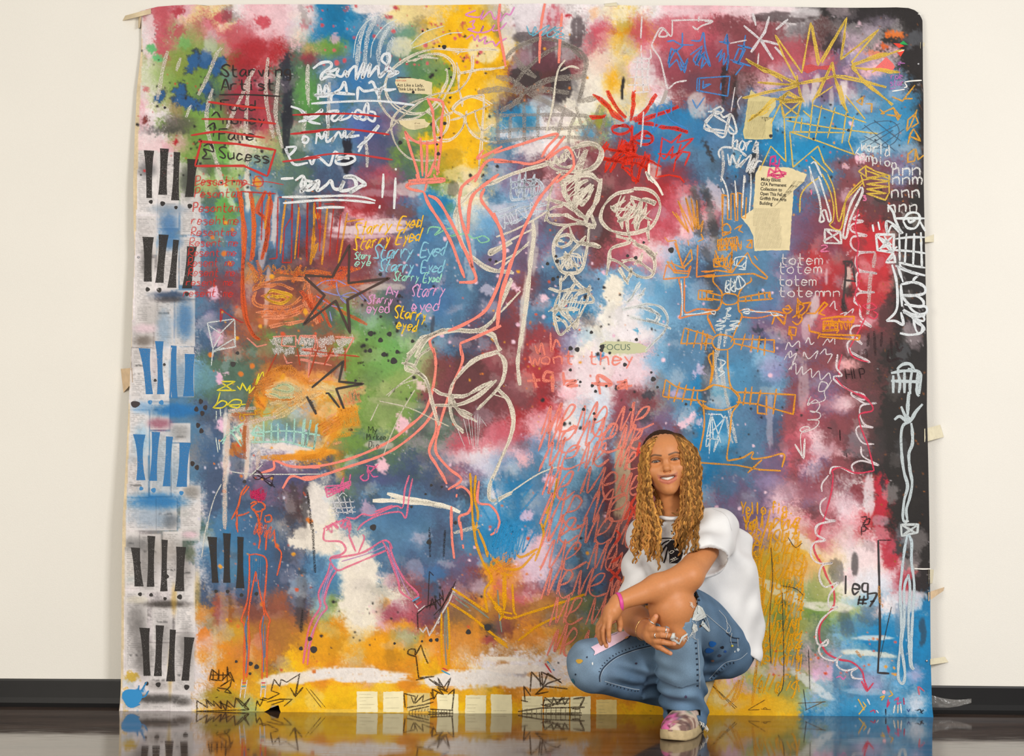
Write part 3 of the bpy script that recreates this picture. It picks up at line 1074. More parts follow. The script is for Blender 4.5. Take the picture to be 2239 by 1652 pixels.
# droplets flicked over the sheet
rd = random.Random(11)
def flick(n, x0, y0, x1, y1, cols, r0, r1):
    for _ in range(n):
        r = r0 + (r1 - r0) * rd.random() ** 2.5
        dab('o', rd.uniform(x0, x1), rd.uniform(y0, y1), r * rd.uniform(.8, 1.2), r, rd.uniform(0, 90), rd.choice(cols), 1)
BLK = [(44, 42, 44), (50, 46, 46)]; PNK = [(230, 186, 204), (236, 200, 214)]; ORG = [(206, 84, 48), (214, 120, 44), (226, 156, 40)]
flick(70, 460, 380, 700, 1100, ORG, 2, 8); flick(60, 480, 1120, 700, 1500, ORG, 1.5, 6)
flick(70, 1130, 60, 1320, 900, ORG, 1.5, 4); flick(110, 960, 560, 1400, 1300, ORG + PNK, 1.5, 4)
flick(70, 780, 620, 960, 880, BLK, 1.2, 5); flick(50, 1180, 600, 1440, 960, BLK, 1.5, 5.5); flick(45, 640, 1280, 1100, 1420, BLK, 1.2, 4)
flick(60, 430, 160, 600, 420, BLK, 1.5, 4); flick(70, 930, 60, 1100, 420, BLK, 1.5, 4.5); flick(90, 1550, 200, 2000, 420, BLK, 1.5, 3.5)
flick(60, 1500, 600, 1760, 1000, BLK, 1.2, 3.5); flick(45, 860, 500, 1250, 760, PNK, 1.5, 5); flick(40, 1440, 560, 1720, 1160, PNK, 1.5, 5)
flick(50, 700, 10, 1060, 150, [(196, 76, 88), (206, 96, 100)], 2, 6); flick(70, 1640, 240, 2000, 480, ORG, 1.2, 3); flick(160, 1880, 40, 2020, 1240, [(150, 90, 40), (120, 76, 44)], 1, 2.2)
flick(60, 1640, 1380, 1960, 1480, ORG, 1.5, 4); flick(40, 300, 60, 460, 420, [(190, 50, 50), (44, 42, 40)], 1.5, 4)
flick(60, 430, 900, 720, 1250, [(200, 196, 214), (170, 176, 190)], 1, 3); flick(60, 1000, 1150, 1500, 1450, BLK + ORG, 1.2, 4)
IMG *= (1 + (GRN - .5) * 0.16)[..., None]
IMG = np.clip(IMG, 8, 246)
LIN = srgb(IMG).astype(np.float32)

def sample(px, py):
    x = np.clip(np.asarray(px) * RS, 0, CW - 1.001); y = np.clip(np.asarray(py) * RS, 0, CH - 1.001)
    xi, yi = x.astype(int), y.astype(int); fx, fy = (x - xi)[..., None], (y - yi)[..., None]
    return (LIN[yi, xi] * (1 - fx) + LIN[yi, xi + 1] * fx) * (1 - fy) + (LIN[yi + 1, xi] * (1 - fx) + LIN[yi + 1, xi + 1] * fx) * fy

# ------------------------------------------------------------------ the sheets
m_sheet = mat('painted_paper', None, rough=0.62, spec=0.22, attr='Col', nscale=420, namt=0.10, bump=0.18, bscale=160)
m_raw = mat('bare_paper', lin(216, 198, 164), rough=0.8, spec=0.1, nscale=40, namt=0.06)
painting = empty('mural_painting', (0.03, -0.08, 0.0))
tag(painting, 'huge wall-filling abstract painting of scribbles, lettering and collage on joined paper sheets', 'painting')
bpy.context.view_layer.update()
def adopt(o, parent=painting):
    o.parent = parent
    o.matrix_parent_inverse = parent.matrix_world.inverted()
    return o
def grid_faces(nr, nc, off=0):
    i = np.arange(nr - 1)[:, None] * nc; j = np.arange(nc - 1)[None]
    return (np.stack([i + j, i + nc + j, i + nc + j + 1, i + j + 1], -1).reshape(-1, 4) + off)
useam = [0.0, (640 - 280) / 1745., (991 - 280) / 1745., (1332 - 280) / 1745., (1684 - 280) / 1745., 1.0]
vseam = [0.0, 0.6625, 1.0]
def place(u, v_):
    xn = 285 + 1743 * u
    y = np.interp(xn, *yt_tab) * (1 - v_) + np.interp(xn, *yb_tab) * v_
    x = np.interp(y, *xl_tab) * (1 - u) + np.interp(y, *xr_tab) * u
    y = np.interp(x, *yt_tab) * (1 - v_) + np.interp(x, *yb_tab) * v_
    return x, y
def panel(r, c, du, dv):
    us = np.linspace(useam[c], useam[c + 1], max(4, int((useam[c + 1] - useam[c]) * 1745 / du)))
    vs = np.linspace(vseam[r], vseam[r + 1], max(4, int((vseam[r + 1] - vseam[r]) * 1550 / dv)))
    U, V = np.meshgrid(us, vs)
    px, py = place(U, V)
    return px, py, 0.0003 * (c % 2) + 0.0004 * (1 - r)
for r in range(2):
    for c in range(5):
        px, py, lf = panel(r, c, 2.15, 2.15)
        P = sheet(px, py, lf)
        o = mesh_obj('paper_sheet', P.reshape(-1, 3), grid_faces(*px.shape), m_sheet, smooth=True)
        set_color(o, sample(px, py).reshape(-1, 3)); adopt(o)
        # unpainted back and cut edge, 1.5 mm behind
        bx_, by_, lf = panel(r, c, 18, 18)
        Fp = sheet(bx_, by_, lf); Bk = Fp.copy(); Bk[..., 1] += 0.0022
        nr, nc = bx_.shape
        idx = np.arange(nr * nc).reshape(nr, nc)
        ring = np.concatenate([idx[0, :], idx[1:, -1], idx[-1, -2::-1], idx[-2:0:-1, 0]])
        n0 = nr * nc
        V_ = np.vstack([Bk.reshape(-1, 3), Fp.reshape(-1, 3)[ring]])
        k = len(ring); j = np.arange(k); jn = (j + 1) % k
        side = np.stack([ring[j], ring[jn], n0 + jn, n0 + j], -1)
        bo = mesh_obj('paper_back', V_, np.vstack([grid_faces(nr, nc)[:, ::-1], side]), m_raw)
        adopt(bo, o)
bpy.context.view_layer.update()
# ------------------------------------------------------------------ drawn and brushed marks on the sheet
GL = dict(a="46 26 14 13 22 33 45|46 43 52", b="19 12|15 26 45 43 32 12", c="45 26 14 13 22 43", d="45 26 14 13 22 43|49 42", e="14 44 45 26 14 13 22 43",
          f="48 39 28 22|16 46", g="46 26 14 23 43|46 42 40 20", h="19 12|15 36 45 42", i="26 22|28 27", k="19 12|46 14 42", l="29 22", m="16 12|15 26 35 32|35 46 55 52",
          n="16 12|15 36 45 42", o="36 15 13 32 43 45 36", p="16 10|15 36 45 43 32 13", q="46 26 14 13 32 43|46 40 51", r="16 12|14 26 46", s="45 26 15 34 43 32 12",
          t="29 23 32 42|16 46", u="16 13 22 43|46 42", v="16 32 46", w="16 22 35 42 56", x="16 42|46 12", y="16 33|46 20", z="16 46 12 42",
          A="12 39 52|24 44", B="19 12|19 48 46 15 44 43 12", C="57 39 17 13 32 53", D="19 12|19 49 57 44 12", E="59 19 12 52|15 45", F="19 12|19 59|16 46", H="19 12|59 52|15 55",
          I="29 22", K="19 12|49 15 52", L="19 12 52", M="12 19 35 59 52", N="12 19 52 59", O="39 17 13 32 53 57 39", P="19 12|19 49 46 15", R="19 12|19 49 46 15 52", S="58 39 18 17 35 43 32 13",
          T="09 69|39 32", U="19 13 32 53 59", W="09 12 36 52 69", Y="19 35|59 35 32", Z="19 59 12 52")
GL.update({'#': "28 13|48 33|16 56|14 54", '7': "19 59 22|25 45", '2': "18 39 47 12 52", '3': "19 49 26 45 42 12", '1': "17 29 22", '!': "29 24|23 22", "'": "29 27"})
wr = random.Random(5)
def write(tile, s, x, y, size, width=None, slant=0.0, drop=0.0, jit=.35):
    """one-line handwriting: (x, y) start of the baseline, size = cap height, width = full length (tile pixels)"""
    n = max(1, len(s)); adv = (width / n) if width else size * .62
    out = []
    for k, ch in enumerate(s):
        if ch in GL:
            for st in GL[ch].split('|'):
                pts = []
                for g_ in st.split():
                    gx_ = (int(g_[0]) - .8) / 4.6 * adv; gy_ = (int(g_[1]) - 2) / 7 * size
                    gx_ += wr.uniform(-jit, jit) * size * .07; gy_ += wr.uniform(-jit, jit) * size * .07
                    pts.append((x + k * adv + gx_ + slant * gy_, y - gy_ + drop * (k + .5) / n))
                out.append((tile, np.array(pts), True))
    return out
def lines(txt):
    out = []
    for ln in txt.strip().splitlines():
        p = ln.split()
        if not p: continue
        t = p[0]; smooth = True
        if t.startswith('L'): smooth = False; t = t[1:]
        a = np.array([float(q) for q in p[1:]]).reshape(-1, 2)
        out.append((int(t), a, smooth))
    return out
KIND = {'chalk': dict(alpha_noise=(620, .34, .54), rough=.9, spec=.05), 'marker': dict(rough=.5, spec=.3), 'paint': dict(alpha_noise=(420, .22, .46), rough=.55, spec=.3),
        'dry': dict(alpha_noise=(460, .40, .62), rough=.7, spec=.2), 'pencil': dict(alpha_noise=(800, .36, .52), rough=.9, spec=.05)}
NG = [0]
sr = np.random.default_rng(21)
def draw(name, col, width, kind, items, taper=.35, wob=.22, lift=0.0013):
    NG[0] += 1
    width *= {'chalk': .86, 'dry': .95, 'paint': .84, 'marker': .95, 'pencil': .9}[kind]
    if name in ('brush_streak', 'chalk_arc'): lift = .00108
    lf = lift + (NG[0] % 60) * 0.000008
    thr = 21 if name in ('handwriting', 'white_letters', 'confetti_mark', 'paint_pen_word') else (40 if kind == 'pencil' else 11)
    curves = []
    for (tile, a, smooth) in items:
        ox, oy, s = TL[tile]
        p = a / s + np.array([ox, oy])
        if len(p) == 1: p = np.vstack([p, p + [.5, .5]])
        if smooth: c = catmull(p, 3.0)
        else:
            c = np.vstack([catmull(p[i:i + 2], 3.0)[:-1] for i in range(len(p) - 1)] + [p[-1:]])
        if len(c) < 3: c = catmull(np.vstack([c[0], (c[0] + c[-1]) / 2, c[-1]]), 1.0)
        curves.append(c)
    if name in ('chalk_loops', 'chalk_scribble', 'chalk_mask', 'grey_wheel', 'red_burst', 'red_grid', 'mask_eye', 'yellow_burst', 'orange_eye', 'mask_cheek', 'pale_blue_scribble', 'mask_outline'):
        for c in list(curves):                  # the hand went over these lines twice
            k = 5; j_ = sr.uniform(-5.5, 5.5, (k, 2)); u_ = np.linspace(0, 1, len(c))
            curves.append(c + np.stack([np.interp(u_, np.linspace(0, 1, k), j_[:, q_]) for q_ in (0, 1)], -1))
    # strokes that touch make one mark; marks that stand apart are parts of their own
    grp = list(range(len(curves)))
    def find(i):
        while grp[i] != i: i = grp[i]
        return i
    for i in range(len(curves)):
        for j in range(i):
            if find(i) != find(j) and np.min(np.abs(curves[i][::2, None] - curves[j][None, ::2]).max(2)) < thr: grp[find(i)] = find(j)
    mt = mat(kind + '_%d_%d_%d' % col, lin(*col), **KIND[kind])
    o = None
    for root in sorted(set(find(i) for i in range(len(curves)))):
        V, Fs, n = [], [], 0
        for c in [curves[i] for i in range(len(curves)) if find(i) == root]:
            m = len(c)
            t = np.gradient(c, axis=0); t /= np.linalg.norm(t, axis=1)[:, None] + 1e-9
            nn = np.stack([-t[:, 1], t[:, 0]], -1)
            L_ = np.concatenate([[0], np.cumsum(np.linalg.norm(np.diff(c, axis=0), axis=1))])
            e = np.minimum(L_, L_[-1] - L_)
            w = width * .5 * (1 - taper + taper * np.clip(e / (width * 2.2), 0, 1))
            k = max(2, m // 4 + 2)
            w = w * (1 + wob * np.interp(np.linspace(0, 1, m), np.linspace(0, 1, k), sr.uniform(-1, 1, k)))
            q = np.empty((2 * m, 2)); q[0::2] = c + nn * w[:, None]; q[1::2] = c - nn * w[:, None]
            V.append(sheet(q[:, 0], q[:, 1], lf)); i = np.arange(m - 1) * 2 + n
            Fs.append(np.stack([i, i + 1, i + 3, i + 2], -1)); n += 2 * m
        o = mesh_obj(name, np.vstack(V), np.vstack(Fs), mt)
        if kind == 'pencil' or name == 'charcoal_fringe': o['kind'] = 'stuff'
        adopt(o)
    return o

# --- black stencilled columns, blue stencilled columns (left border)
def shapes(name, col, kind, polys, lift=0.00118):
    NG[0] += 1
    V, Fs, n = [], [], 0
    for (tile, a) in polys:
        ox, oy, s = TL[tile]; p = np.asarray(a, float).reshape(-1, 2) / s + [ox, oy]
        V.append(sheet(p[:, 0], p[:, 1], lift + (NG[0] % 20) * 0.000006)); Fs.append(tuple(range(n, n + len(p)))); n += len(p)
    o = mesh_obj(name, np.vstack(V), Fs, mat(kind + '_%d_%d_%d' % col, lin(*col), **KIND[kind])); adopt(o)
    return o
def column(x0, x1, y0, x2, x3, y1, pinch=.76):
    """waisted bar between two ends"""
    k = 7; L_, R_ = [], []
    for i in range(k):
        t = i / (k - 1); f = 1 - (1 - pinch) * math.sin(math.pi * t) ** .8
        cx = (x0 + x1) / 2 * (1 - t) + (x2 + x3) / 2 * t; hw = ((x1 - x0) * (1 - t) + (x3 - x2) * t) / 2 * f
        y = y0 * (1 - t) + y1 * t
        L_.append((cx - hw, y)); R_.append((cx + hw, y + (4 if i in (0,) else 0)))
    return L_ + R_[::-1]
def drop(x, y, r, n=12, e=1.0):
    th = np.linspace(0, 2 * np.pi, n, endpoint=False)
    rr = r * (1 + .1 * np.sin(3 * th + x))
    return np.stack([x + rr * np.cos(th) * e, y + rr * np.sin(th)], -1)
ST = {1: [column(310, 403, 1358, 335, 385, 1790), column(455, 535, 1340, 440, 520, 1760), column(578, 638, 1372, 555, 630, 1810), column(700, 805, 1435, 680, 760, 1780)],
      5: [column(300, 402, 570, 312, 385, 975), column(445, 535, 548, 415, 490, 985), column(575, 628, 595, 522, 605, 1030), column(700, 790, 655, 655, 745, 1035)],
      13: [column(155, 218, 180, 180, 243, 455), column(270, 325, 98, 265, 318, 458), column(368, 412, 125, 358, 410, 490), column(470, 540, 175, 458, 528, 490),
           column(690, 758, 105, 722, 768, 430), column(800, 855, 80, 800, 852, 430), column(900, 945, 105, 890, 950, 468),
           column(212, 285, 745, 240, 290, 1085), column(326, 385, 728, 312, 368, 1088), column(425, 468, 758, 398, 462, 1125), column(525, 600, 812, 505, 560, 1120)]}
for tile, cols in ST.items():
    for c_ in cols: shapes('stencil_bar', (38, 33, 31), 'paint', [(tile, c_)])
for (tile, x, y, r) in [(5, 375, 255, 18), (5, 480, 270, 22), (5, 600, 305, 16), (5, 725, 292, 22), (5, 347, 1045, 20), (5, 450, 1050, 22), (5, 700, 1085, 20),
                        (13, 210, 290, 14), (13, 218, 510, 14), (13, 295, 515, 13), (13, 392, 542, 12), (13, 495, 530, 18), (13, 403, 385, 17), (13, 262, 1140, 14), (13, 343, 1148, 18), (13, 543, 1166, 19),
                        (13, 750, 490, 12), (13, 832, 492, 13), (13, 930, 517, 13), (13, 1035, 508, 13)]:
    shapes('stencil_dot', (40, 35, 33), 'marker', [(tile, drop(x, y, r))])
for c_ in [column(265, 372, 5, 330, 395, 420, .7), column(412, 490, -60, 430, 500, 420, .6), column(555, 608, -20, 540, 618, 455, .75), column(680, 770, 55, 665, 765, 440, .8),
           column(215, 328, 780, 245, 328, 1195, .5), column(382, 460, 758, 362, 432, 1200, .7), column(512, 575, 800, 482, 552, 1250, .75), column(632, 735, 855, 605, 700, 1255, .8)]:
    shapes('stencil_bar', (34, 112, 170), 'paint', [(9, c_)])
for (x, y, r) in [(368, 492, 20), (470, 495, 22), (290, 1270, 18), (400, 1285, 22), (650, 1310, 20)]:
    shapes('stencil_dot', (44, 124, 182), 'marker', [(9, drop(x, y, r))])
# black blots
for (tile, x, y, r) in [(2, 1285, 420, 20), (2, 1240, 412, 10), (2, 1090, 278, 9), (2, 1330, 615, 9), (2, 1347, 693, 10), (2, 1338, 878, 11), (2, 1005, 828, 13), (2, 887, 1285, 18), (2, 1245, 1240, 11), (2, 1232, 1385, 17), (2, 1290, 1110, 16), (2, 1220, 1300, 11),
                        (6, 708, 905, 16), (6, 712, 1287, 13), (6, 620, 1440, 25), (6, 790, 1445, 22), (6, 710, 1500, 22), (6, 862, 1606, 18), (6, 880, 1100, 18), (6, 1700, 775, 14), (6, 1755, 790, 12), (6, 1000, 1510, 16),
                        (10, 862, 35, 17), (10, 830, 118, 30), (10, 615, 25, 20), (10, 740, 60, 22), (10, 485, 296, 12), (10, 1170, 1240, 12), (10, 1265, 1255, 11), (10, 1118, 1320, 10), (10, 990, 1435, 12), (10, 645, 1620, 28), (10, 1387, 1580, 15),
                        (7, 560, 745, 13), (7, 570, 790, 18), (7, 484, 812, 15), (7, 535, 950, 17), (7, 577, 932, 12), (7, 945, 950, 9), (7, 880, 1430, 15), (7, 692, 1575, 20), (7, 752, 1585, 22), (7, 1287, 1495, 15), (7, 1207, 740, 14), (7, 1280, 758, 17), (7, 1352, 620, 12), (7, 1600, 688, 26), (7, 978, 1560, 22), (7, 972, 1590, 18),
                        (11, 1183, 152, 18), (11, 690, 200, 14), (11, 888, 342, 15), (11, 918, 392, 14), (11, 810, 555, 15), (11, 905, 593, 13), (11, 912, 645, 13), (11, 1236, 558, 15), (11, 1440, 282, 22), (11, 1422, 222, 11), (11, 1478, 355, 12), (11, 780, 308, 12), (11, 1015, 345, 12), (11, 1046, 46, 13), (11, 1735, 508, 12),
                        (9, 1115, 148, 24), (9, 1155, 48, 16), (9, 1218, 1208, 16), (9, 415, 295, 14), (9, 497, 153, 13), (13, 1440, 900, 23), (13, 1350, 893, 14), (13, 995, 1000, 15), (13, 1037, 1022, 17), (13, 893, 985, 10), (13, 990, 1070, 10),
                        (14, 502, 40, 20), (14, 85, 900, 24), (14, 58, 825, 16), (14, 1175, 777, 18), (14, 1310, 745, 24), (14, 953, 832, 13), (14, 910, 835, 13), (14, 898, 143, 18), (14, 655, 857, 9), (14, 848, 842, 8), (4, 600, 1228, 16), (4, 1300, 1178, 14), (4, 985, 1255, 12), (1, 498, 972, 12), (1, 1008, 1650, 10)]:
    shapes('paint_blot', (46, 42, 42), 'marker', [(tile, drop(x, y, r))], lift=.0019)
for (x, y) in [(825, 485), (865, 540), (785, 555), (838, 592), (800, 700), (830, 750), (750, 1045), (790, 1080)]:
    shapes('paint_blot', (48, 36, 34), 'paint', [(9, drop(x, y, 24, e=.8))])
shapes('paint_blot', (46, 36, 40), 'marker', [(9, drop(235, 510, 30, e=1.4))])

# --- black handwriting list, top left
BK = (44, 34, 32)
draw('handwriting', BK, 3.6, 'marker', write(1, 'Starving', 1015, 690, 105, 640) + write(1, 'Artist', 1005, 815, 98, 500) + lines("1 990 855 1250 856 1540 870"))
draw('handwriting', BK, 3.4, 'marker', write(1, 'Food', 1000, 1000, 95, 340) + write(1, 'money', 1020, 1120, 85, 400) + write(1, 'Fame', 985, 1265, 100, 340)
     + lines("1 920 1050 965 1012 1000 1065\n1 880 1150 945 1115 935 1235\n1 945 1118 960 1165\n1 1000 905 1010 945"))
draw('handwriting', BK, 3.4, 'marker', write(1, 'Sucess', 990, 1425, 105, 470, drop=50) + lines("1 850 1320 900 1300 940 1370 850 1345 875 1390 840 1430 915 1435\n1 915 1290 940 1340"))
draw('marker_strike', (190, 42, 36), 4.6, 'marker', lines("1 890 920 1150 955 1410 980"))
draw('marker_strike', (190, 42, 36), 4.6, 'marker', lines("1 830 1075 1150 1080 1505 1118"))
draw('marker_strike', (190, 42, 36), 4.6, 'marker', lines("1 735 1222 980 1190 1200 1215 1400 1245"))
draw('marker_box', (194, 44, 36), 5.2, 'marker', lines("L1 830 1265 770 1500\nL1 770 1500 1210 1498 1425 1592\nL1 1425 1592 1498 1350\nL1 1500 1355 1150 1300 800 1278"))
# --- white paint-pen list beside it
WP = (222, 226, 230)
draw('paint_pen_word', WP, 7.5, 'paint', lines("""2 100 620 170 570 250 560 265 600 190 660 175 715 235 690 300 690 225 655 275 640 330 620 315 670 360 690 395 640 405 690 430 640 470 600 490 610 490 715 540 600 560 570 545 700 605 590 620 580 600 690 650 630 685 600 700 690 740 660 790 560
2 760 580 720 540 740 490 790 490 790 550 760 600
2 690 690 760 640 870 650 780 690 830 650 790 600"""))
draw('paint_pen_word', WP, 7.5, 'paint', lines("""2 145 900 155 770 190 850 220 770 240 860 120 860 300 840 480 850
2 270 930 270 860 350 800 385 740 410 850
2 500 900 510 790 560 820 640 810 700 800
2 600 750 640 740 690 850 720 790 770 810 850 800
2 690 890 710 820 760 750"""))
draw('paint_underline', WP, 6.0, 'paint', lines("2 85 935 400 915 700 910 1020 945"))
draw('paint_pen_word', WP, 7, 'paint', lines("""2 -20 990 60 1060 180 990 120 1060 -30 1100
2 -100 960 0 1000 60 1090 170 1120
2 230 1010 240 1120 230 1020 330 1000 270 1060 300 1090 380 1020 340 1080 420 1060 460 1010
2 470 1030 500 990 540 1020 500 1070 470 1040 560 1080 600 1000 590 930 560 1000 600 1070 650 1090 660 1020 600 1000"""))
draw('paint_pen_word', WP, 7, 'paint', lines("""2 125 1300 145 1200 180 1250 215 1190 225 1280 290 1240 270 1280 330 1190 360 1240 390 1180 400 1240 470 1180 430 1230 520 1220
2 510 1370 560 1280 690 1130 620 1230 500 1330
2 0 1270 20 1230 60 1250 40 1290 0 1280"""))
draw('paint_pen_word', WP, 7, 'paint', lines("""1 1590 1330 1680 1330 1620 1400 1590 1340 1660 1480 1790 1470
2 20 1430 60 1420 90 1480 130 1410 180 1440 250 1490 290 1380 320 1380 320 1440 440 1400 480 1440 400 1480 310 1470 330 1420 430 1430"""))
draw('paint_pen_word', (226, 228, 228), 8.5, 'paint', lines("""5 1745 40 1730 110 1800 150 1860 90 1740 50
6 -60 60 10 20 30 100 -10 160 60 110 150 60 140 150 220 100 260 60 290 130 350 130 380 60 350 150 480 120 470 40 380 30 460 20 570 90 530 110 430 170 500 130
5 1545 45 1620 42 1660 38"""))
draw('paint_underline', (224, 226, 226), 6, 'paint', lines("6 -180 210 100 205 400 195 560 210 665 240\n6 -170 265 200 235 450 240 660 262\n6 130 310 260 300 385 302"))
draw('exclamation_mark', (226, 228, 226), 7.5, 'paint', lines("6 735 -5 733 100 725 215\n6 705 280 698 310"))
draw('exclamation_mark', (226, 228, 226), 7.0, 'paint', lines("6 845 30 840 150 832 315\n2 850 1515 845 1535"))
draw('marker_strike', (190, 40, 40), 4.2, 'marker', lines("1 1650 1038 2000 1028\n2 -10 1040 200 1026 500 1028 705 1050"))
draw('marker_strike', (190, 40, 40), 4.2, 'marker', lines("1 1630 1210 1900 1188\n2 -10 1195 300 1165 500 1172 790 1212"))
draw('marker_strike', (186, 50, 50), 4.2, 'marker', lines("1 1560 1460 1900 1420\n2 -10 1435 250 1390 480 1392 820 1440"))
# --- white brush fingers and red scratches, left
draw('brush_streak', (226, 216, 204), 9, 'dry', lines("1 1010 430 960 500 880 700 800 860\n1 1310 620 1240 740 1200 850 1120 1010 1060 1160\n1 1430 520 1410 760 1420 950 1480 1250\n1 930 800 880 980 880 1150 930 1350 1020 1640"))
draw('brush_streak', (228, 218, 206), 9, 'dry', lines("1 1530 660 1510 850 1500 1060 1560 1340\n1 1790 580 1780 760 1790 900\n1 1260 700 1230 1100 1240 1400 1250 1640\n1 640 520 600 640\n1 520 460 480 620 430 900"))
draw('brush_streak', (230, 224, 214), 8, 'dry', lines("1 690 1060 720 980 740 950\n1 1770 1000 1750 1200 1760 1330\n2 250 740 240 980 235 1250\n2 60 590 55 720 60 950\n2 570 1230 590 1400 585 1510"))
# --- red repeated words under the list
RD = (214, 62, 56)
for k, (tx, x, y, sz, wd) in enumerate([('Pesontime', 770, 105, 85, 480), ('Pesontan', 765, 215, 85, 440), ('Pesontam', 750, 345, 85, 430), ('resehtme', 735, 460, 85, 440), ('Resentme', 735, 560, 75, 420),
                                         ('Resent me', 720, 655, 75, 450), ('Resent me', 710, 745, 75, 440), ('Resent me', 705, 835, 75, 430), ('Resent me', 710, 925, 75, 430), ('resent me', 690, 1010, 70, 430), ('resent me', 665, 1110, 75, 460)]):
    draw('handwriting', RD, 2.2 if k > 2 else 2.6, 'pencil', write(5, tx, x, y, sz, wd, slant=.12, jit=.6))
draw('crayon_loop', RD, 2.4, 'pencil', lines("5 1300 110 1310 40 1350 22 1385 60 1370 110 1300 110 1230 90 1180 130\n5 1290 75 1420 72 1570 98\n5 770 110 900 60 1000 100 1100 60 1200 80"))
# --- white chalk rings, top centre
CR = (236, 226, 206)
draw('chalk_scribble', CR, 3.6, 'chalk', lines("""2 1440 460 1180 440 980 500 820 610 750 740 770 880 870 990 1010 1030 1200 980 1320 820 1380 680 1370 560 1250 480 1050 500
2 940 560 1100 510 1220 520
2 860 1080 1050 1050 1200 920 1310 750 1310 640 1290 630
2 700 820 720 960 800 1060 870 1090"""))
draw('chalk_scribble', CR, 3.8, 'chalk', lines("""2 1240 1440 1100 1450 960 1420 850 1300 810 1150 850 1030 960 940 1140 880 1260 920 1330 1050 1300 1180 1180 1260 1010 1270 910 1240
2 740 1220 850 1100 1000 970 1190 850 1380 830 1480 740 1530 620 1530 500
2 1370 1000 1240 1060 1190 1150 1200 1250 1330 1270 1440 1170 1460 1060 1370 990 1500 880 1620 900 1700 950"""))
draw('chalk_scribble', CR, 3.6, 'chalk', lines("""2 1130 980 1200 1090 1230 1200
2 1480 1000 1490 1120 1560 1230 1750 1290
2 1340 1080 1500 1030 1700 940
2 1360 980 1440 900 1600 860 1640 900 1620 1200 1600 1440 1610 1600
2 1560 1000 1620 1170 1740 1120
2 1380 470 1560 450 1760 445
2 1420 650 1600 620 1830 610
2 1400 560 1420 800 1450 960"""))
draw('chalk_arc', (216, 226, 226), 2.6, 'chalk', lines("2 690 130 560 220 490 350 465 520\n2 860 170 740 240 640 380 620 520\n2 1450 290 1320 300 1150 370 1000 430\n2 1280 230 1100 290 980 400\n2 520 560 530 400 560 280\n2 700 480 720 350 800 230"))
for (a_, w_) in [("2 600 160 540 300 500 480 500 620", 9), ("2 680 150 600 300 570 520 580 640", 10), ("2 830 190 740 320 690 480 700 600", 10), ("2 830 330 790 420 770 560", 12)]:
    draw('brush_streak', (216, 224, 226), w_, 'dry', lines(a_))
# --- grey spray-pen crown and grid
GR = (158, 148, 138)
draw('grey_wheel', GR, 8, 'dry', lines("3 100 540 180 450 320 380 460 350 640 390 780 460 840 560 820 680 800 800 760 910\n3 190 780 230 700 320 590 470 470 640 410 740 470 800 540"))
draw('grey_star', GR, 13, 'dry', lines("3 180 490 250 600 380 700\n3 -150 830 50 800 280 820 500 720 840 690\n3 20 690 160 720 290 820 520 940 740 1050\n3 280 820 200 920 60 1000\n3 290 820 450 810 680 840\n3 750 915 850 900 960 880"))
draw('grey_grid', GR, 8, 'dry', lines("""3 0 1040 350 1035 740 1040 900 1060
3 10 1190 300 1160 600 1160 900 1140
3 -20 1290 300 1250 700 1240 980 1270
3 150 1040 140 1250
3 270 940 275 1160 270 1300
3 400 960 395 1160 400 1250
3 640 970 600 1120 570 1250
3 740 1040 690 1150 670 1290
3 30 990 40 1300
3 740 960 790 1130 850 1260
3 960 950 880 1120 800 1270
3 820 1050 900 1170 1000 1260
3 1010 1000 980 1150 900 1250"""))
draw('chalk_line', CR, 5, 'chalk', lines("3 645 540 590 610 560 720 540 880 520 1000 470 1200\n3 600 640 690 600 770 620"))
# --- pink scribble word and coral poles, top
draw('handwriting', (222, 140, 196), 4.2, 'paint', lines("""2 1570 90 1480 130 1600 150 1640 90 1620 170 1700 100 1740 170 1790 110 1790 190 1840 120 1880 130 1920 60
2 1510 200 1560 180 1540 220 1560 250 1500 260 1600 290 1640 230 1620 290 1700 270 1740 220 1720 270 1790 260 1850 200
2 1480 350 1540 310 1560 360 1590 310 1600 370 1660 330 1650 390 1720 370 1750 410 1780 380 1850 340"""))
CO = (243, 134, 116)
draw('coral_line', CO, 7, 'paint', lines("3 55 30 40 200 60 340 90 500 105 600\n3 460 30 430 200 415 400 410 570\n3 615 120 600 300 585 570"))
draw('handwriting', (110, 184, 206), 3.4, 'chalk', lines("3 295 230 330 310 380 270 370 240 350 320 440 260 500 230 430 320 560 240 480 310 520 330 620 250 540 270 630 310 560 330 640 355"))
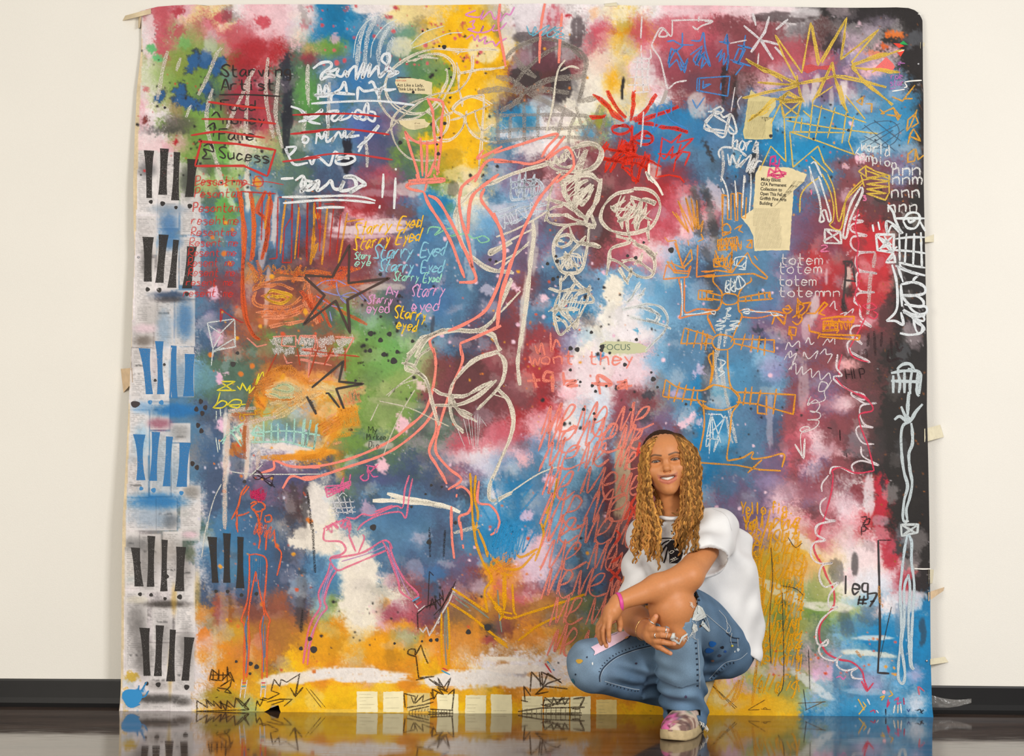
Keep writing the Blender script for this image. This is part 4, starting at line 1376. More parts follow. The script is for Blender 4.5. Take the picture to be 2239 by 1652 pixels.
# --- red burst
RE = (232, 56, 36)
draw('red_burst', RE, 8, 'chalk', lines("3 1030 820 1090 950 1190 1070\n3 1270 820 1250 960 1240 1090\n3 1470 860 1390 970 1270 1090\n3 910 860 1030 970 1160 1080\n3 1670 970 1450 1040 1270 1100\n3 1300 1110 1500 1140 1750 1190\n3 860 1050 1000 1060"))
draw('red_burst', RE, 4.5, 'chalk', lines("""3 1080 1150 1190 1130 1230 1180 1140 1220 1070 1190 1100 1140 1210 1150
3 1240 1130 1240 1300 1270 1380
3 1250 1240 1340 1200 1430 1230 1420 1290 1320 1300 1260 1260 1420 1250
3 1290 1220 1400 1210 1430 1270
3 1090 1440 1180 1270 1200 1390 1250 1280 1260 1400 1170 1320 1280 1330
3 1110 1380 1270 1360 1150 1440 1290 1420"""))
draw('red_grid', RE, 5.5, 'chalk', lines("""3 1020 1280 960 1400 1100 1440 1290 1420 1500 1500
3 990 1340 1150 1370 1300 1400
3 980 1440 1100 1460 1260 1470 1380 1520
3 1000 1560 1080 1420 1180 1300
3 1050 1560 1110 1440 1160 1400
3 1160 1520 1200 1400
3 1240 1560 1250 1400
3 1300 1640 1330 1500 1380 1390
3 1150 1500 1230 1580 1310 1640
3 1390 1400 1380 1500 1370 1560"""))
draw('red_zigzag', RE, 4.6, 'chalk', lines("L3 1520 1240 1500 1400 1460 1600\nL3 1520 1250 1600 1290 1690 1210 1650 1290 1800 1250 1700 1350 1600 1430 1620 1320 1540 1440 1500 1400\nL3 1690 1300 1640 1450 1700 1370 1770 1380 1720 1500\nL3 1640 1440 1620 1550\nL3 1470 1600 1580 1580 1680 1600 1720 1650\nL3 1480 1390 1600 1400 1690 1380"))
# --- white ladder and figure
draw('white_ladder', (232, 226, 226), 4.2, 'chalk', lines("3 1335 150 1325 350\n3 1330 410 1325 470\n3 1300 520 1280 700 1260 830\n3 1400 540 1385 700 1400 820\n3 1250 560 1410 575\n3 1260 630 1410 625\n3 1230 700 1410 700\n3 1210 770 1390 770\n3 1330 480 1340 700 1350 840\n3 1300 530 1410 530 1410 450\n3 1270 840 1400 830"))
draw('white_figure', (230, 222, 222), 4.6, 'chalk', lines("3 1610 190 1600 330 1530 270 1490 330 1560 330 1550 280 1500 260 1440 370 1430 430 1500 540 1540 700 1570 800 1640 750 1740 730\n3 1350 1010 1340 1180 1325 1330\n3 1600 190 1800 185 1970 195 1870 240 1830 270 1790 240\n3 1850 150 1845 200"))
draw('grey_stroke', (176, 164, 158), 12, 'paint', lines("3 1560 820 1530 900 1500 960"))
BL = (72, 142, 210)
draw('blue_scribble', BL, 4.2, 'chalk', lines("""L3 1700 300 1700 420 1640 470 1600 440 1570 580 1640 450 1720 600 1750 530 1720 660 1680 560
L3 1560 380 1620 370 1690 410 1800 410
L3 1590 470 1580 610 1650 540 1690 640 1750 560
3 1780 370 1860 370 1890 300 1910 450 1950 600 1880 500 1830 570 1870 460 1800 540 1850 600
L3 1770 500 1880 420 1820 590 1900 470 1870 620 1930 540"""))
draw('blue_scribble', BL, 4.2, 'chalk', lines("""L4 205 310 175 390 215 400 205 310 215 560 200 640
L4 370 320 350 450 300 580 370 450 310 440 260 560 350 590 280 680
L4 105 520 160 450 130 560 180 480 170 590 220 500 200 620
L4 130 380 230 390
L4 300 410 430 440
L4 230 540 420 600"""))
draw('blue_box', BL, 3.6, 'chalk', lines("L4 -65 710 230 690 210 870 -70 820 -65 710\nL4 0 770 50 760\nL4 150 750 145 820\nL3 1855 700 1850 840\nL3 1890 730 1885 800 1960 760\nL3 1790 900 1830 980 1900 880"))
draw('blue_scribble', BL, 3.8, 'chalk', lines("3 1480 960 1530 950 1580 990\n3 1600 910 1600 1030\n3 1480 960 1460 1080 1430 1200 1400 1140\n3 1540 1000 1600 1090 1750 1170\n3 1430 1200 1520 1100"))
draw('white_star', (230, 224, 226), 7, 'chalk', lines("L4 355 235 510 365 620 540\nL4 585 150 545 290 420 475\nL4 500 365 580 380 670 405\nL4 435 120 465 235\nL4 755 175 645 270\nL4 635 425 720 515"))
draw('white_dash', (226, 218, 218), 3.4, 'chalk', lines("L4 490 480 480 600\nL4 230 395 380 365\nL4 275 790 240 1010\n4 335 870 300 920 320 990\nL4 0 200 70 195"))
# --- big yellow chalk crown and figure, top right
YC = (232, 196, 84)
draw('yellow_crown', YC, 4.6, 'chalk', lines("L4 960 205 880 660 640 320 710 500 850 760\nL4 960 205 1025 590 1285 160 1230 540 1570 270 1330 560 1430 750\nL4 975 230 1040 560\nL4 1270 190 1060 570\nL4 1240 520 1270 300\nL4 1560 290 1260 510"))
draw('yellow_burst', YC, 5, 'chalk', lines("L4 390 550 850 770\nL4 480 745 850 770\nL4 360 890 850 770\nL4 390 1100 640 900 880 900\nL4 830 690 880 910\nL4 410 560 700 720\nL4 400 1090 600 960\nL4 660 900 760 830 880 900 690 920 750 830\nL4 850 750 1160 690 1430 745 1640 790\nL4 1160 560 990 900\nL4 1160 570 1190 760 1240 930 1290 1010"))
draw('yellow_burst', YC, 4, 'chalk', lines("L4 1330 600 1560 520 1760 460\nL4 1340 580 1640 480\nL4 1340 610 1760 655\nL4 1330 620 1690 950\nL4 1430 750 1700 950\nL4 1530 635 1620 650 1760 655"))
draw('yellow_grid', YC, 3.6, 'chalk', lines("""L4 690 910 710 1060 840 1060 880 910 720 1050 690 920 860 1050
L4 690 930 600 1120
L4 720 1060 735 1460 600 1320 500 1540
L4 770 1190 800 1510 1025 1320 1080 1470 1160 1560
L4 880 1060 870 1190
L4 980 900 960 1100 940 1250
L4 1060 950 1000 1250
L4 1180 970 1110 1250
L4 1280 1010 1240 1300
L4 1350 1050 1300 1280 1350 1400
L4 980 950 1460 1110
L4 740 1090 1100 1150 1560 1210
L4 770 1190 1270 1200
L4 770 1190 1040 1280 1360 1400
L4 870 930 800 1190
L4 1270 860 1450 1080
L4 1160 780 980 900
L4 1230 770 1280 1000
L4 890 1000 960 1060"""))
draw('yellow_arrow', YC, 3.8, 'chalk', lines("4 960 1410 1050 1500 1110 1560\n8 1060 0 1130 150 1165 300 1160 420 1130 465 1215 510 1250 430 1280 220 1380 100 1440 50\n8 1110 0 1170 150 1210 430 1280 240 1430 80\n8 1040 30 930 110 870 200 860 350"))
draw('yellow_coil', YC, 4, 'chalk', lines("L4 1460 1495 1390 1550 1460 1600 1450 1500 1540 1550 1670 1590 1660 1650\nL4 1450 1540 1670 1620\nL8 1430 60 1660 10 1460 40 1670 70 1460 95 1660 120 1460 140 1640 180 1460 180 1630 240 1660 180\nL8 1660 20 1665 180\nL8 1410 10 1440 120"))
draw('orange_signs', (228, 168, 64), 4.5, 'chalk', lines("L4 1690 880 1780 920 1890 780\nL4 1790 900 1870 900\nL4 1370 920 1430 880 1420 950 1380 920\nL4 1450 940 1510 940 1505 1020\nL4 1580 990 1620 1030 1590 1030 1700 980 1760 1060 1640 1040\nL4 1710 1000 1740 1090 1770 1040\nL4 1910 1000 1850 1150 1820 1190 1830 1090 1890 1040 1920 1120 1860 1160\nL4 1880 1170 1850 1220 1830 1310\nL4 1880 1170 1940 1280 1850 1240\nL4 1890 1350 1830 1400 1830 1470 1890 1460 1900 1350 1920 1450 1970 1410"))
draw('pencil_grid', (84, 104, 124), 2.0, 'pencil', lines("4 1420 1170 1530 1110 1680 1100 1750 1170 1720 1280 1600 1340 1450 1330\nL4 1440 1130 1720 1370\nL4 1530 1090 1770 1280\nL4 1440 1230 1640 1340\nL4 1420 1290 1760 1120\nL4 1560 1340 1800 1170\nL4 1440 1340 1700 1180"))
WC = (234, 232, 228)
draw('handwriting', WC, 3.6, 'chalk', write(4, 'world', 1410, 1350, 100, 270, drop=70, jit=.6) + write(4, 'ampion', 1400, 1440, 90, 340, drop=90, jit=.6) + lines("4 1360 1390 1400 1330\n4 1370 1380 1440 1430 1390 1450"))
draw('letter_row', WC, 4.4, 'chalk', write(4, 'nnn', 1690, 1590, 120, 270, jit=.6))
draw('letter_row', WC, 4.4, 'chalk', write(8, 'nnm', 1690, 100, 110, 270, jit=.6))
draw('letter_row', WC, 4.4, 'chalk', write(8, 'nnn', 1680, 220, 120, 280, jit=.6))
draw('letter_row', WC, 4.4, 'chalk', write(8, 'nnn', 1650, 350, 120, 290, jit=.6))
draw('handwriting', WC, 5, 'chalk', lines("""4 150 960 80 1000 120 1030 170 1000 140 960
4 30 1010 130 1010 170 1060 240 1030 210 1090 180 1240
4 0 1100 80 1030 0 1160 180 1210
4 0 1110 170 1240 240 1040 290 1190 230 1200 210 1130 270 1190
4 70 1030 200 1110
4 -10 1160 180 1180"""))
draw('handwriting', WC, 5, 'chalk', write(4, 'hora', 250, 1340, 140, 250, slant=.1, drop=30, jit=.6) + lines("""4 140 1430 130 1370 180 1330 300 1350 380 1410 340 1390
4 210 1390 230 1490 250 1400 290 1480 330 1400 290 1510 370 1440 320 1510 420 1400 380 1550 450 1430 410 1560 480 1460 520 1460
4 470 1270 440 1360 490 1380"""))
draw('brush_streak', (226, 220, 212), 7, 'dry', lines("4 160 1350 170 1500 150 1640\n4 360 1580 370 1650\n4 470 1300 480 1400 440 1560"))
draw('white_dash', WC, 4, 'chalk', lines("8 150 20 190 100 215 200 220 330\n8 275 60 285 170 290 300\n8 360 20 350 180 345 310\n8 420 0 420 150 405 350\n8 160 130 180 180"))
draw('white_spear', WC, 5, 'chalk', lines("4 945 1500 960 1560 970 1640\n4 960 1480 1000 1470 1060 1600\n8 960 0 1030 200 1050 340 1040 430 1080 420 1060 350 1090 330 1120 430 1140 390 1080 180 1030 20"))
draw('white_spear', WC, 6, 'chalk', lines("8 1410 120 1330 250 1280 400 1250 560 1280 570 1320 400 1420 180 1420 120"))
draw('crossed_box', WC, 5, 'chalk', lines("L8 1085 495 1085 625 1235 630 1225 525 1090 500\nL8 1090 500 1230 630\nL8 1225 525 1070 610"))
draw('numeral', (238, 130, 168), 4, 'chalk', write(8, '2', 1045, 700, 55, 90) + write(8, '3', 1425, 240, 40, 40) + write(8, '1', 955, 190, 45, 40))
PK = (232, 60, 130)
draw('pink_scribble', PK, 4.5, 'chalk', lines("L4 590 1500 600 1420 640 1410 640 1470 600 1480 670 1500 680 1430\nL4 570 1600 590 1520 640 1560 650 1500 690 1550 740 1560 690 1590 600 1570\nL4 580 1580 680 1540 720 1600\nL8 580 20 740 5\nL8 590 10 660 40 720 20"))
draw('handwriting', (196, 120, 190), 2.6, 'chalk', write(4, 'rok', 1680, 720, 60, 110) + write(4, 'star', 1670, 780, 60, 130) + lines("L4 1750 560 1760 600\nL4 1730 575 1805 580\nL4 1740 600 1770 560\nL4 1760 620 1750 655\n4 1670 810 1720 800"))
draw('purple_dash', (190, 110, 180), 2.4, 'chalk', lines("L4 1750 690 1790 700\nL4 1770 680 1740 720"))
# --- the black and white right edge
draw('paint_pen_grid', (212, 216, 216), 6, 'paint', lines("8 1720 590 1850 575 1990 575\n8 1700 690 1850 700 1995 720\n8 1750 800 1870 830 1990 850\n8 1755 540 1760 790\n8 1820 540 1805 815\n8 1890 540 1880 830\n8 1950 530 1960 850\n8 1640 430 1650 540 1690 470 1770 540 1720 420 1700 350 1650 280\n8 1640 530 1640 430 1720 470 1790 540"))
draw('paint_pen_eye', (218, 222, 222), 6.5, 'paint', lines("8 1790 430 1840 360 1920 360 1940 420 1900 490 1830 490 1790 430\n8 1830 400 1850 440 1900 420\n8 1720 405 1850 405 1985 405\n8 1940 430 1990 520"))
draw('paint_pen_figure', (214, 218, 220), 7, 'paint', lines("""8 1690 820 1730 970 1740 1150 1720 1250 1640 1330
8 1640 1330 1720 1330 1790 1360 1770 1250
8 1740 830 1790 980
8 1720 830 1830 880 1990 920
8 1760 810 1780 850 1900 900
8 1930 920 1890 950 1890 980 1950 1000
8 1770 1000 1780 1200
8 1770 1000 1890 980 1980 1020 1980 1080 1880 1100 1790 1100 1900 1100 1970 1150 1960 1200 1870 1190 1800 1180"""))
draw('paint_pen_figure', (214, 218, 220), 6.5, 'paint', lines("""8 1780 1110 1860 1190 1990 1200 1990 1260 1880 1270 1790 1230 1900 1290 1990 1280
8 1800 1120 1870 1230 1970 1290 1970 1330 1900 1310 1800 1250
8 1790 1250 1880 1290 1950 1360 1980 1400 1940 1440 1850 1455 1760 1440
8 1870 1300 1920 1350 1960 1380 1950 1430
8 1880 1320 1900 1400 1920 1440"""))
draw('crossed_box', (216, 218, 218), 6.5, 'paint', lines("L8 1545 555 1560 690 1700 710 1710 550 1550 550 1690 710\nL8 1700 560 1570 690\nL8 1620 560 1700 720 1640 800 1720 800 1710 740 1650 790\nL8 1640 710 1740 660\nL8 1590 580 1680 640 1600 670"))
draw('white_dash', (220, 222, 222), 6, 'paint', lines("L8 1515 460 1525 525\nL8 1565 435 1580 510"))
draw('white_coil', (232, 218, 220), 5, 'chalk', lines("""8 1400 370 1340 410 1430 430 1330 460 1330 520 1460 560 1340 570 1320 640 1380 700 1540 710 1400 720 1360 800 1400 870 1550 900 1390 890 1370 990 1410 1060 1530 1070 1390 1080 1350 1150 1400 1200 1410 1290 1500 1380 1400 1330
8 1430 1370 1340 1380 1320 1450 1420 1540 1360 1480 1290 1530 1300 1620
12 1310 0 1330 50 1460 110 1480 130 1330 40"""))
draw('pink_line', (226, 76, 98), 4, 'chalk', lines("""8 1390 320 1360 480 1390 620 1370 800 1400 950 1360 1100 1420 1250
8 1430 1190 1500 1170 1550 1210 1480 1230 1420 1190
8 1520 1240 1560 1270 1530 1310 1470 1280
8 1450 1300 1390 1420 1310 1570
12 1300 0 1330 70 1400 110 1480 130
12 1240 60 1210 180 1220 260"""))
draw('white_coil', (234, 222, 224), 4.4, 'chalk', lines("""12 1200 60 1190 180 1240 250 1170 260 1180 300 1320 390 1430 420 1440 470 1340 440 1330 400 1420 410
12 1340 430 1440 500 1550 500 1420 520 1400 600 1440 690 1520 720 1390 710 1370 770 1430 860 1530 870
12 1410 890 1430 980 1570 1060 1420 1020 1330 1060 1340 1130 1230 1080 1150 1080 1130 1140
12 1120 1150 1060 1230 1060 1300
12 1100 1350 1050 1400 1050 1480 1110 1550 1180 1560 1040 1590 1000 1650"""))
draw('pink_line', (224, 70, 96), 4, 'chalk', lines("12 1180 270 1250 350 1340 400 1450 460 1510 520 1510 570 1400 600 1400 680 1430 770 1480 900 1530 1110\n12 1530 1110 1370 1130 1230 1080 1150 1110 1160 1140 1150 1270 1120 1400 1080 1540 1040 1650\n12 1380 410 1440 440 1490 480"))
draw('pink_line', (224, 66, 90), 5, 'chalk', lines("16 830 0 800 110 770 170 790 240 830 300 860 380 910 480 915 580 880 640 820 720 810 800 830 870 870 930 950 970 1040 990 1110 1050 1130 1120 1155 1190\nL16 1110 1125 1150 1195 1195 1135"))
draw('white_coil', (234, 226, 226), 5, 'chalk', lines("16 860 0 790 30 790 90 850 130 770 150 750 230 800 290 900 290 830 310 810 390 850 460 940 430 880 520 880 600 940 600 880 640 820 700 790 780 800 860 860 870 870 830 810 890 830 950 910 980 970 940 940 970 940 1020 1000 1050 1080 1030 1040 1060 1050 1100 1120 1110"))
draw('white_letters', (232, 224, 220), 2.8, 'chalk', write(8, 'totem', 690, 820, 100, 380) + write(8, 'totem', 670, 900, 100, 390) + write(8, 'totem', 670, 1010, 95, 340) + write(8, 'totemnn', 670, 1110, 90, 570))
draw('letter_row', (230, 220, 220), 2.8, 'chalk', lines("8 1130 1200 1170 1150 1180 1220 1200 1230\n8 1220 1270 1280 1250 1260 1280 1340 1220 1330 1260\n8 730 1590 760 1520 790 1560 850 1510 860 1570\n8 910 1530 940 1480 960 1540 990 1520\n8 1065 1550 1110 1490 1130 1520 1170 1480 1175 1540"))
draw('letter_row', (230, 220, 220), 2.8, 'chalk', lines("8 735 1645 780 1600 790 1650\n12 720 110 760 40 770 90 830 50 800 130 780 200\n12 890 80 900 40 940 100 1020 30 1000 100\n12 1040 60 1090 10 1100 60 1150 60 1110 140\n12 760 200 820 140 830 240 880 170 890 240 960 190 970 270 1030 210 1050 290 1120 230 1140 290"))
draw('white_coil', (232, 222, 220), 2.8, 'chalk', lines("12 1150 290 1090 380 1030 390 1050 310 1110 330 1080 400 1090 460 1040 490 940 500 960 440 930 520 1000 470 1040 520 1000 580 950 570 1040 590 1030 640 930 650 1030 660 1000 720 900 760 860 740 910 710 950 730 870 780 880 990"))
draw('white_arrow', (236, 228, 226), 5, 'chalk', lines("L12 905 820 895 1000 815 870"))
draw('brush_streak', (212, 196, 190), 9, 'dry', lines("8 1540 720 1520 850\n8 1500 900 1490 1000 1480 1180 1470 1270"))
# dark drips and marks in the red
draw('black_mark', (54, 40, 40), 5, 'paint', lines("8 1270 800 1275 900 1265 1000 1250 1180\n8 1250 790 1330 800 1320 850\n8 1340 850 1360 980\n8 1240 1150 1280 1220\n8 1260 960 1360 970\n8 1530 220 1580 250 1640 240 1620 260\n8 1660 210 1720 190 1780 240 1700 230"))
draw('handwriting', (50, 40, 42), 3.2, 'chalk', write(12, 'HIP', 1280, 280, 90, 190, slant=-.2))
draw('dark_hand', (58, 42, 44), 6, 'dry', lines("8 1480 1440 1470 1560\n8 1530 1420 1540 1640\n8 1600 1430 1590 1560\n8 1680 1480 1690 1640\n8 1730 1520 1750 1600 1790 1560\n12 1450 10 1470 90\n12 1660 20 1660 120 1740 100 1790 110"))
draw('pencil_line', (56, 44, 46), 3.2, 'chalk', lines("L12 1220 740 1225 840\nL12 1110 720 1150 730\n12 1440 1560 1490 1540 1480 1590 1440 1600 1480 1640\nL16 1225 130 1320 130\nL12 1280 950 1285 990"))
# grey figure on the black
LG = (186, 196, 198)
draw('paint_pen_bulb', LG, 8, 'paint', lines("12 1760 210 1740 190 1790 150 1850 150 1880 200 1830 190\n12 1680 230 1800 210 1930 220 1940 310\n12 1680 300 1950 310\n12 1740 220 1760 320 1750 410\n12 1800 210 1800 410\n12 1870 190 1850 330 1850 420\n12 1920 220 1910 400 1930 440\n12 1700 250 1700 410\n12 1950 240 1930 420"))
draw('paint_pen_stem', LG, 8.5, 'paint', lines("12 1840 400 1830 520 1830 640\n12 1770 530 1800 600 1840 670\n12 1710 650 1760 620 1840 670 1900 580 1960 510\n12 1790 600 1860 650"))
draw('paint_pen_stem', LG, 7.5, 'paint', lines("12 1850 670 1790 700 1770 800 1780 1000 1800 1130 1830 1250 1800 1380 1790 1540 1820 1570 1830 1530\n12 1860 680 1870 760 1870 870 1840 960 1850 1100 1870 1220 1850 1350 1820 1460 1830 1560"))
draw('crossed_box', (196, 202, 202), 6, 'paint', lines("L16 1385 20 1390 100 1500 75 1505 20 1385 20 1490 80\nL16 1500 25 1395 95\nL16 1410 0 1440 -5"))
draw('paint_pen_stem', (186, 200, 206), 7, 'paint', lines("16 1430 90 1410 200 1390 380 1380 500 1390 700 1385 850 1370 1000 1370 1110 1400 1140 1415 1080 1400 950 1380 850\n16 1440 90 1460 150 1460 280 1480 450 1470 650 1460 850 1460 1000 1480 1040\n16 1440 370 1410 470 1410 700 1390 850 1400 950\n16 1440 370 1450 480 1440 700 1445 900 1455 1010 1475 1045"))
# totem figure in orange
OR = (236, 156, 44)
draw('orange_totem', OR, 3.6, 'chalk', lines("""L8 165 400 170 190 210 200 210 410 240 410 240 180 270 180 280 420 300 420 300 170 340 180 335 390 370 400 380 210
L8 160 180 165 560 240 530 160 520
8 150 490 200 450 240 500 200 540 150 500
L8 120 600 300 570 310 660
L8 110 650 330 640
L8 120 620 130 690 230 680
L8 160 570 150 700
L8 200 570 200 690
L8 250 570 250 690
L8 290 560 290 700
L8 270 500 340 460 310 510 350 530"""))
draw('orange_totem', OR, 4.2, 'chalk', lines("""L8 80 770 90 840 180 830 240 850 250 700 200 760 80 770
L8 100 690 120 760
L8 250 690 240 880 100 800 210 770
L8 0 890 110 870 250 890 300 820 390 710 430 800 570 930 560 950 440 900 280 910 0 930
L8 380 600 430 600 430 670 380 660 430 600
L8 450 740 480 780"""))
draw('orange_totem', OR, 4, 'chalk', lines("""8 90 900 80 970 130 1030 160 1090 130 1220 20 1230
8 420 930 420 970 360 1010 310 1090 310 1230 340 1280 280 1420 240 1520
8 20 1260 60 1240 30 1300 100 1440
8 160 1110 190 1080 280 1090 310 1130 280 1170 200 1180 160 1150 160 1110
8 80 1480 140 1450 240 1470 270 1520 220 1580 110 1580 70 1520 90 1480"""))
draw('orange_ladder', OR, 4, 'chalk', lines("L8 0 1060 150 1100\nL8 0 1120 150 1140\nL8 310 1120 580 1070 580 1110 620 1130\nL8 310 1150 600 1130\nL8 370 1100 375 1160\nL8 420 1090 425 1150\nL8 490 1060 495 1140\nL8 540 1060 550 1130\nL8 590 1060 600 1140\nL8 20 1070 20 1130\nL8 80 1080 80 1130\nL7 1850 1050 1845 1130 1980 1140\nL7 1850 1050 1980 1060\nL7 1880 1060 1880 1130\nL7 1920 1060 1920 1140"))
draw('orange_ladder', OR, 4, 'chalk', lines("L8 270 1490 630 1500 630 1610 270 1530\nL8 370 1440 330 1590\nL8 440 1450 420 1600\nL8 500 1460 480 1610\nL8 550 1480 540 1640\nL8 0 1460 80 1490\nL8 30 1450 0 1550\nL7 1720 1390 1690 1530 1980 1530\nL7 1720 1390 1980 1470\nL7 1760 1400 1740 1550\nL7 1840 1410 1800 1570\nL7 1890 1410 1870 1590\nL7 1930 1440 1910 1590"))
draw('orange_arm', (240, 140, 60), 4.2, 'chalk', lines("""7 1690 940 1670 950 1700 1100 1690 1260 1680 1300 1820 1270 1990 1260
7 1720 930 1720 1120 1730 1250 1840 1220 1990 1230
8 0 1230 110 1230 130 1200
8 310 1240 380 1220 500 1250 620 1240 730 1260
8 330 1290 480 1300 640 1270 730 1300
7 1930 1290 1980 1400"""))
draw('orange_signs', (240, 156, 40), 4.6, 'chalk', lines("""L8 840 1120 850 1300 920 1240 960 1160 840 1180 830 1280 900 1200 840 1130
8 730 1200 760 1190 780 1240 740 1260 710 1220 800 1230
L8 610 1360 640 1270 720 1360 740 1260
8 790 1300 850 1270 880 1310 840 1360 790 1330
L8 760 1380 830 1390 820 1460 760 1450 770 1380 790 1500
L8 920 1260 1000 1260 1080 1160 1110 1180 1030 1260 1090 1280
L8 1050 1310 1200 1290 1350 1290 1340 1340 1070 1330
L8 1080 1340 1070 1420 1200 1400 1200 1340 1080 1370 1200 1370
L8 1060 1420 1210 1410 1190 1440
L8 940 1360 950 1420 1040 1440 1020 1490
L8 1030 1450 1400 1460 1390 1500 1040 1470"""))
draw('orange_hand', (236, 160, 60), 3.8, 'chalk', lines("L7 1640 350 1760 530 1660 240 1800 520 1730 210 1820 500 1780 220 1840 500 1830 240 1850 500 1890 420 1870 530\nL7 1610 340 1730 500\nL7 1870 540 1890 590 1840 610\nL7 1750 600 1760 650\nL7 1540 570 1570 610 1640 600 1700 830 1780 680 1790 770 1710 850 1560 790 1630 890 1750 900"))
draw('orange_hand', (242, 144, 60), 4.2, 'chalk', lines("L7 1530 950 1560 820 1620 870 1750 880 1780 830 1750 930 1530 950\nL7 1630 620 1720 860\nL7 1600 780 1650 890\nL7 1840 640 1830 930 1980 910\nL7 1870 880 1980 880"))
draw('white_bones', (226, 232, 232), 3.2, 'chalk', lines("7 1690 960 1700 1100 1700 1280\n7 1720 1270 1850 1260 1960 1240\n8 60 1240 100 1240 90 1270 60 1250\n8 340 1230 400 1220 400 1260 350 1250 410 1240 600 1250 680 1270 620 1280 610 1250 710 1280"))
draw('white_feathers', (226, 232, 230), 3.4, 'chalk', lines("""8 270 820 280 760 380 750 340 830 260 820
8 300 770 290 820
8 310 860 370 860 330 830
8 380 760 370 860
8 200 960 190 1060 230 1060 200 1020 240 980 210 960
8 240 940 230 1080
8 270 950 280 1060 240 1040 270 1000 250 970
8 300 920 280 1010 310 1040 370 990 310 920 330 1020
8 190 1220 240 1210 200 1260 240 1280 170 1300 230 1310
8 215 1210 190 1330
8 110 1330 190 1330 100 1370 190 1370 110 1410 170 1400
8 230 1330 320 1330 230 1370 310 1370 210 1410 280 1400"""))
draw('brush_streak', (224, 220, 212), 7, 'dry', lines("8 150 1420 130 1560 120 1650\n8 200 1400 180 1560\n12 110 0 100 150 120 330\n12 150 120 160 270 200 440 240 640 290 860\n12 170 200 190 400 250 620\n12 200 620 230 800 260 860"))
draw('white_scribble', (222, 232, 234), 3.2, 'chalk', lines("L12 40 590 60 610 20 810 180 640 150 600 30 600\nL12 60 610 45 960\nL12 70 620 80 820 20 820 15 890 30 890 60 820 130 830 85 940 105 840\nL12 75 620 150 860\nL12 190 610 110 830\n12 120 100 190 130 130 200 180 220 130 260"))
draw('orange_totem', (240, 164, 50), 4.4, 'chalk', lines("12 80 20 80 200 60 320\n12 210 20 215 200 240 350 300 430 310 500 250 600 230 800 205 1000 260 1010 350 990 440 940 430 1000 560 990 715 960 700 1080\n12 0 380 60 340 130 340 260 380 320 450 300 510 180 560 60 550 0 520\nL12 520 1010 390 1130\nL12 -60 1035 300 1060 500 1100 690 1110\nL12 -20 490 20 485"))
draw('orange_ladder', OR, 4.6, 'chalk', lines("L12 290 400 820 425 800 600 480 510 290 490\nL12 375 360 350 520\nL12 430 350 410 520\nL12 510 380 480 510 480 590 570 600\nL12 650 370 620 600\nL12 560 430 560 590"))
draw('orange_ladder', OR, 4.4, 'chalk', lines("11 1550 285 1650 350 1780 380 1900 380 1990 330\n11 1530 440 1700 460 1900 480\nL11 1550 290 1525 440\nL11 1590 330 1575 470\nL11 1680 310 1625 490\nL11 1740 330 1700 490\nL11 1810 350 1775 520\n11 1990 40 1940 80 1970 200 1950 330\n11 1840 400 1840 470 1900 540 1990 560\n11 1890 500 1900 700 1860 930"))
# --- cream chalk masks, centre
draw('chalk_mask', CR, 8, 'chalk', lines("""7 580 70 740 30 850 20 960 60
7 960 60 900 300 830 430 890 470 910 460 870 360
7 850 60 770 110 700 260 620 110 580 60
7 620 130 680 260 750 330 830 420
7 900 130 800 280 790 220 900 100
7 460 230 600 260 720 330 830 400
7 740 10 750 200 720 290"""))
draw('chalk_mask', CR, 5, 'chalk', lines("7 470 420 540 450 680 460 850 430\n7 480 370 600 370 720 410 800 440\n7 470 340 560 300 640 270\n7 480 280 480 430\n7 540 40 500 220 470 420\n7 650 80 640 200 700 280"))
draw('chalk_mask', CR, 5.5, 'chalk', lines("""7 850 460 680 460 570 550 530 680 560 810 620 880 720 890 790 850 830 700 850 560 860 460
7 680 470 710 560 770 620 900 630 960 660 880 650 780 620
7 560 620 600 570 680 560 700 620 640 660 580 650 570 600 620 600
7 570 770 680 740 790 760
7 590 850 700 700 830 560
7 640 700 760 870
7 620 750 700 800 780 830
7 690 780 650 840 740 830"""))
draw('chalk_mask', CR, 5, 'chalk', lines("""7 610 920 600 1050 550 1180 540 1300 590 1450 670 1390 760 1300 840 1150 870 1010 830 1040 730 950 690 890 620 970
7 500 1030 620 1060 760 1050 870 1030
7 830 1040 900 1140 800 1160 650 1150 500 1240
7 560 1190 650 1280 740 1390 770 1280
7 640 1230 720 1330
7 560 1260 670 1100 740 980
7 600 1220 730 1110 850 1060
7 550 1280 640 1350 670 1430
7 520 1240 640 1230 760 1230"""))
draw('chalk_mask', CR, 5.5, 'chalk', lines("""7 1260 140 1100 180 1000 280 970 390 1010 470 1080 520 1200 550 1330 530 1440 470 1500 320 1470 210 1380 150 1240 140
7 1050 290 1100 340 1160 500
7 1180 240 1060 310 1200 320 1290 370 1120 430 1250 330 1200 290
7 1230 220 1460 260 1340 230 1280 420 1300 490 1340 240
7 1230 230 1320 360 1430 420
7 1380 280 1320 400 1290 500
7 1190 440 1220 560 1270 620
7 1390 420 1400 600"""))
draw('chalk_mask', CR, 6, 'chalk', lines("""7 1100 550 1230 620 1060 680 1030 800 1020 920
7 1250 630 1380 660 1440 740 1460 830 1420 930 1300 920 1130 800 1030 770
7 1270 610 1330 660 1440 740 1470 720
7 1340 720 1280 820
7 1150 780 1300 790 1430 890
7 1120 860 1160 920 1200 970
7 1240 840 1210 980
7 1380 700 1460 770"""))
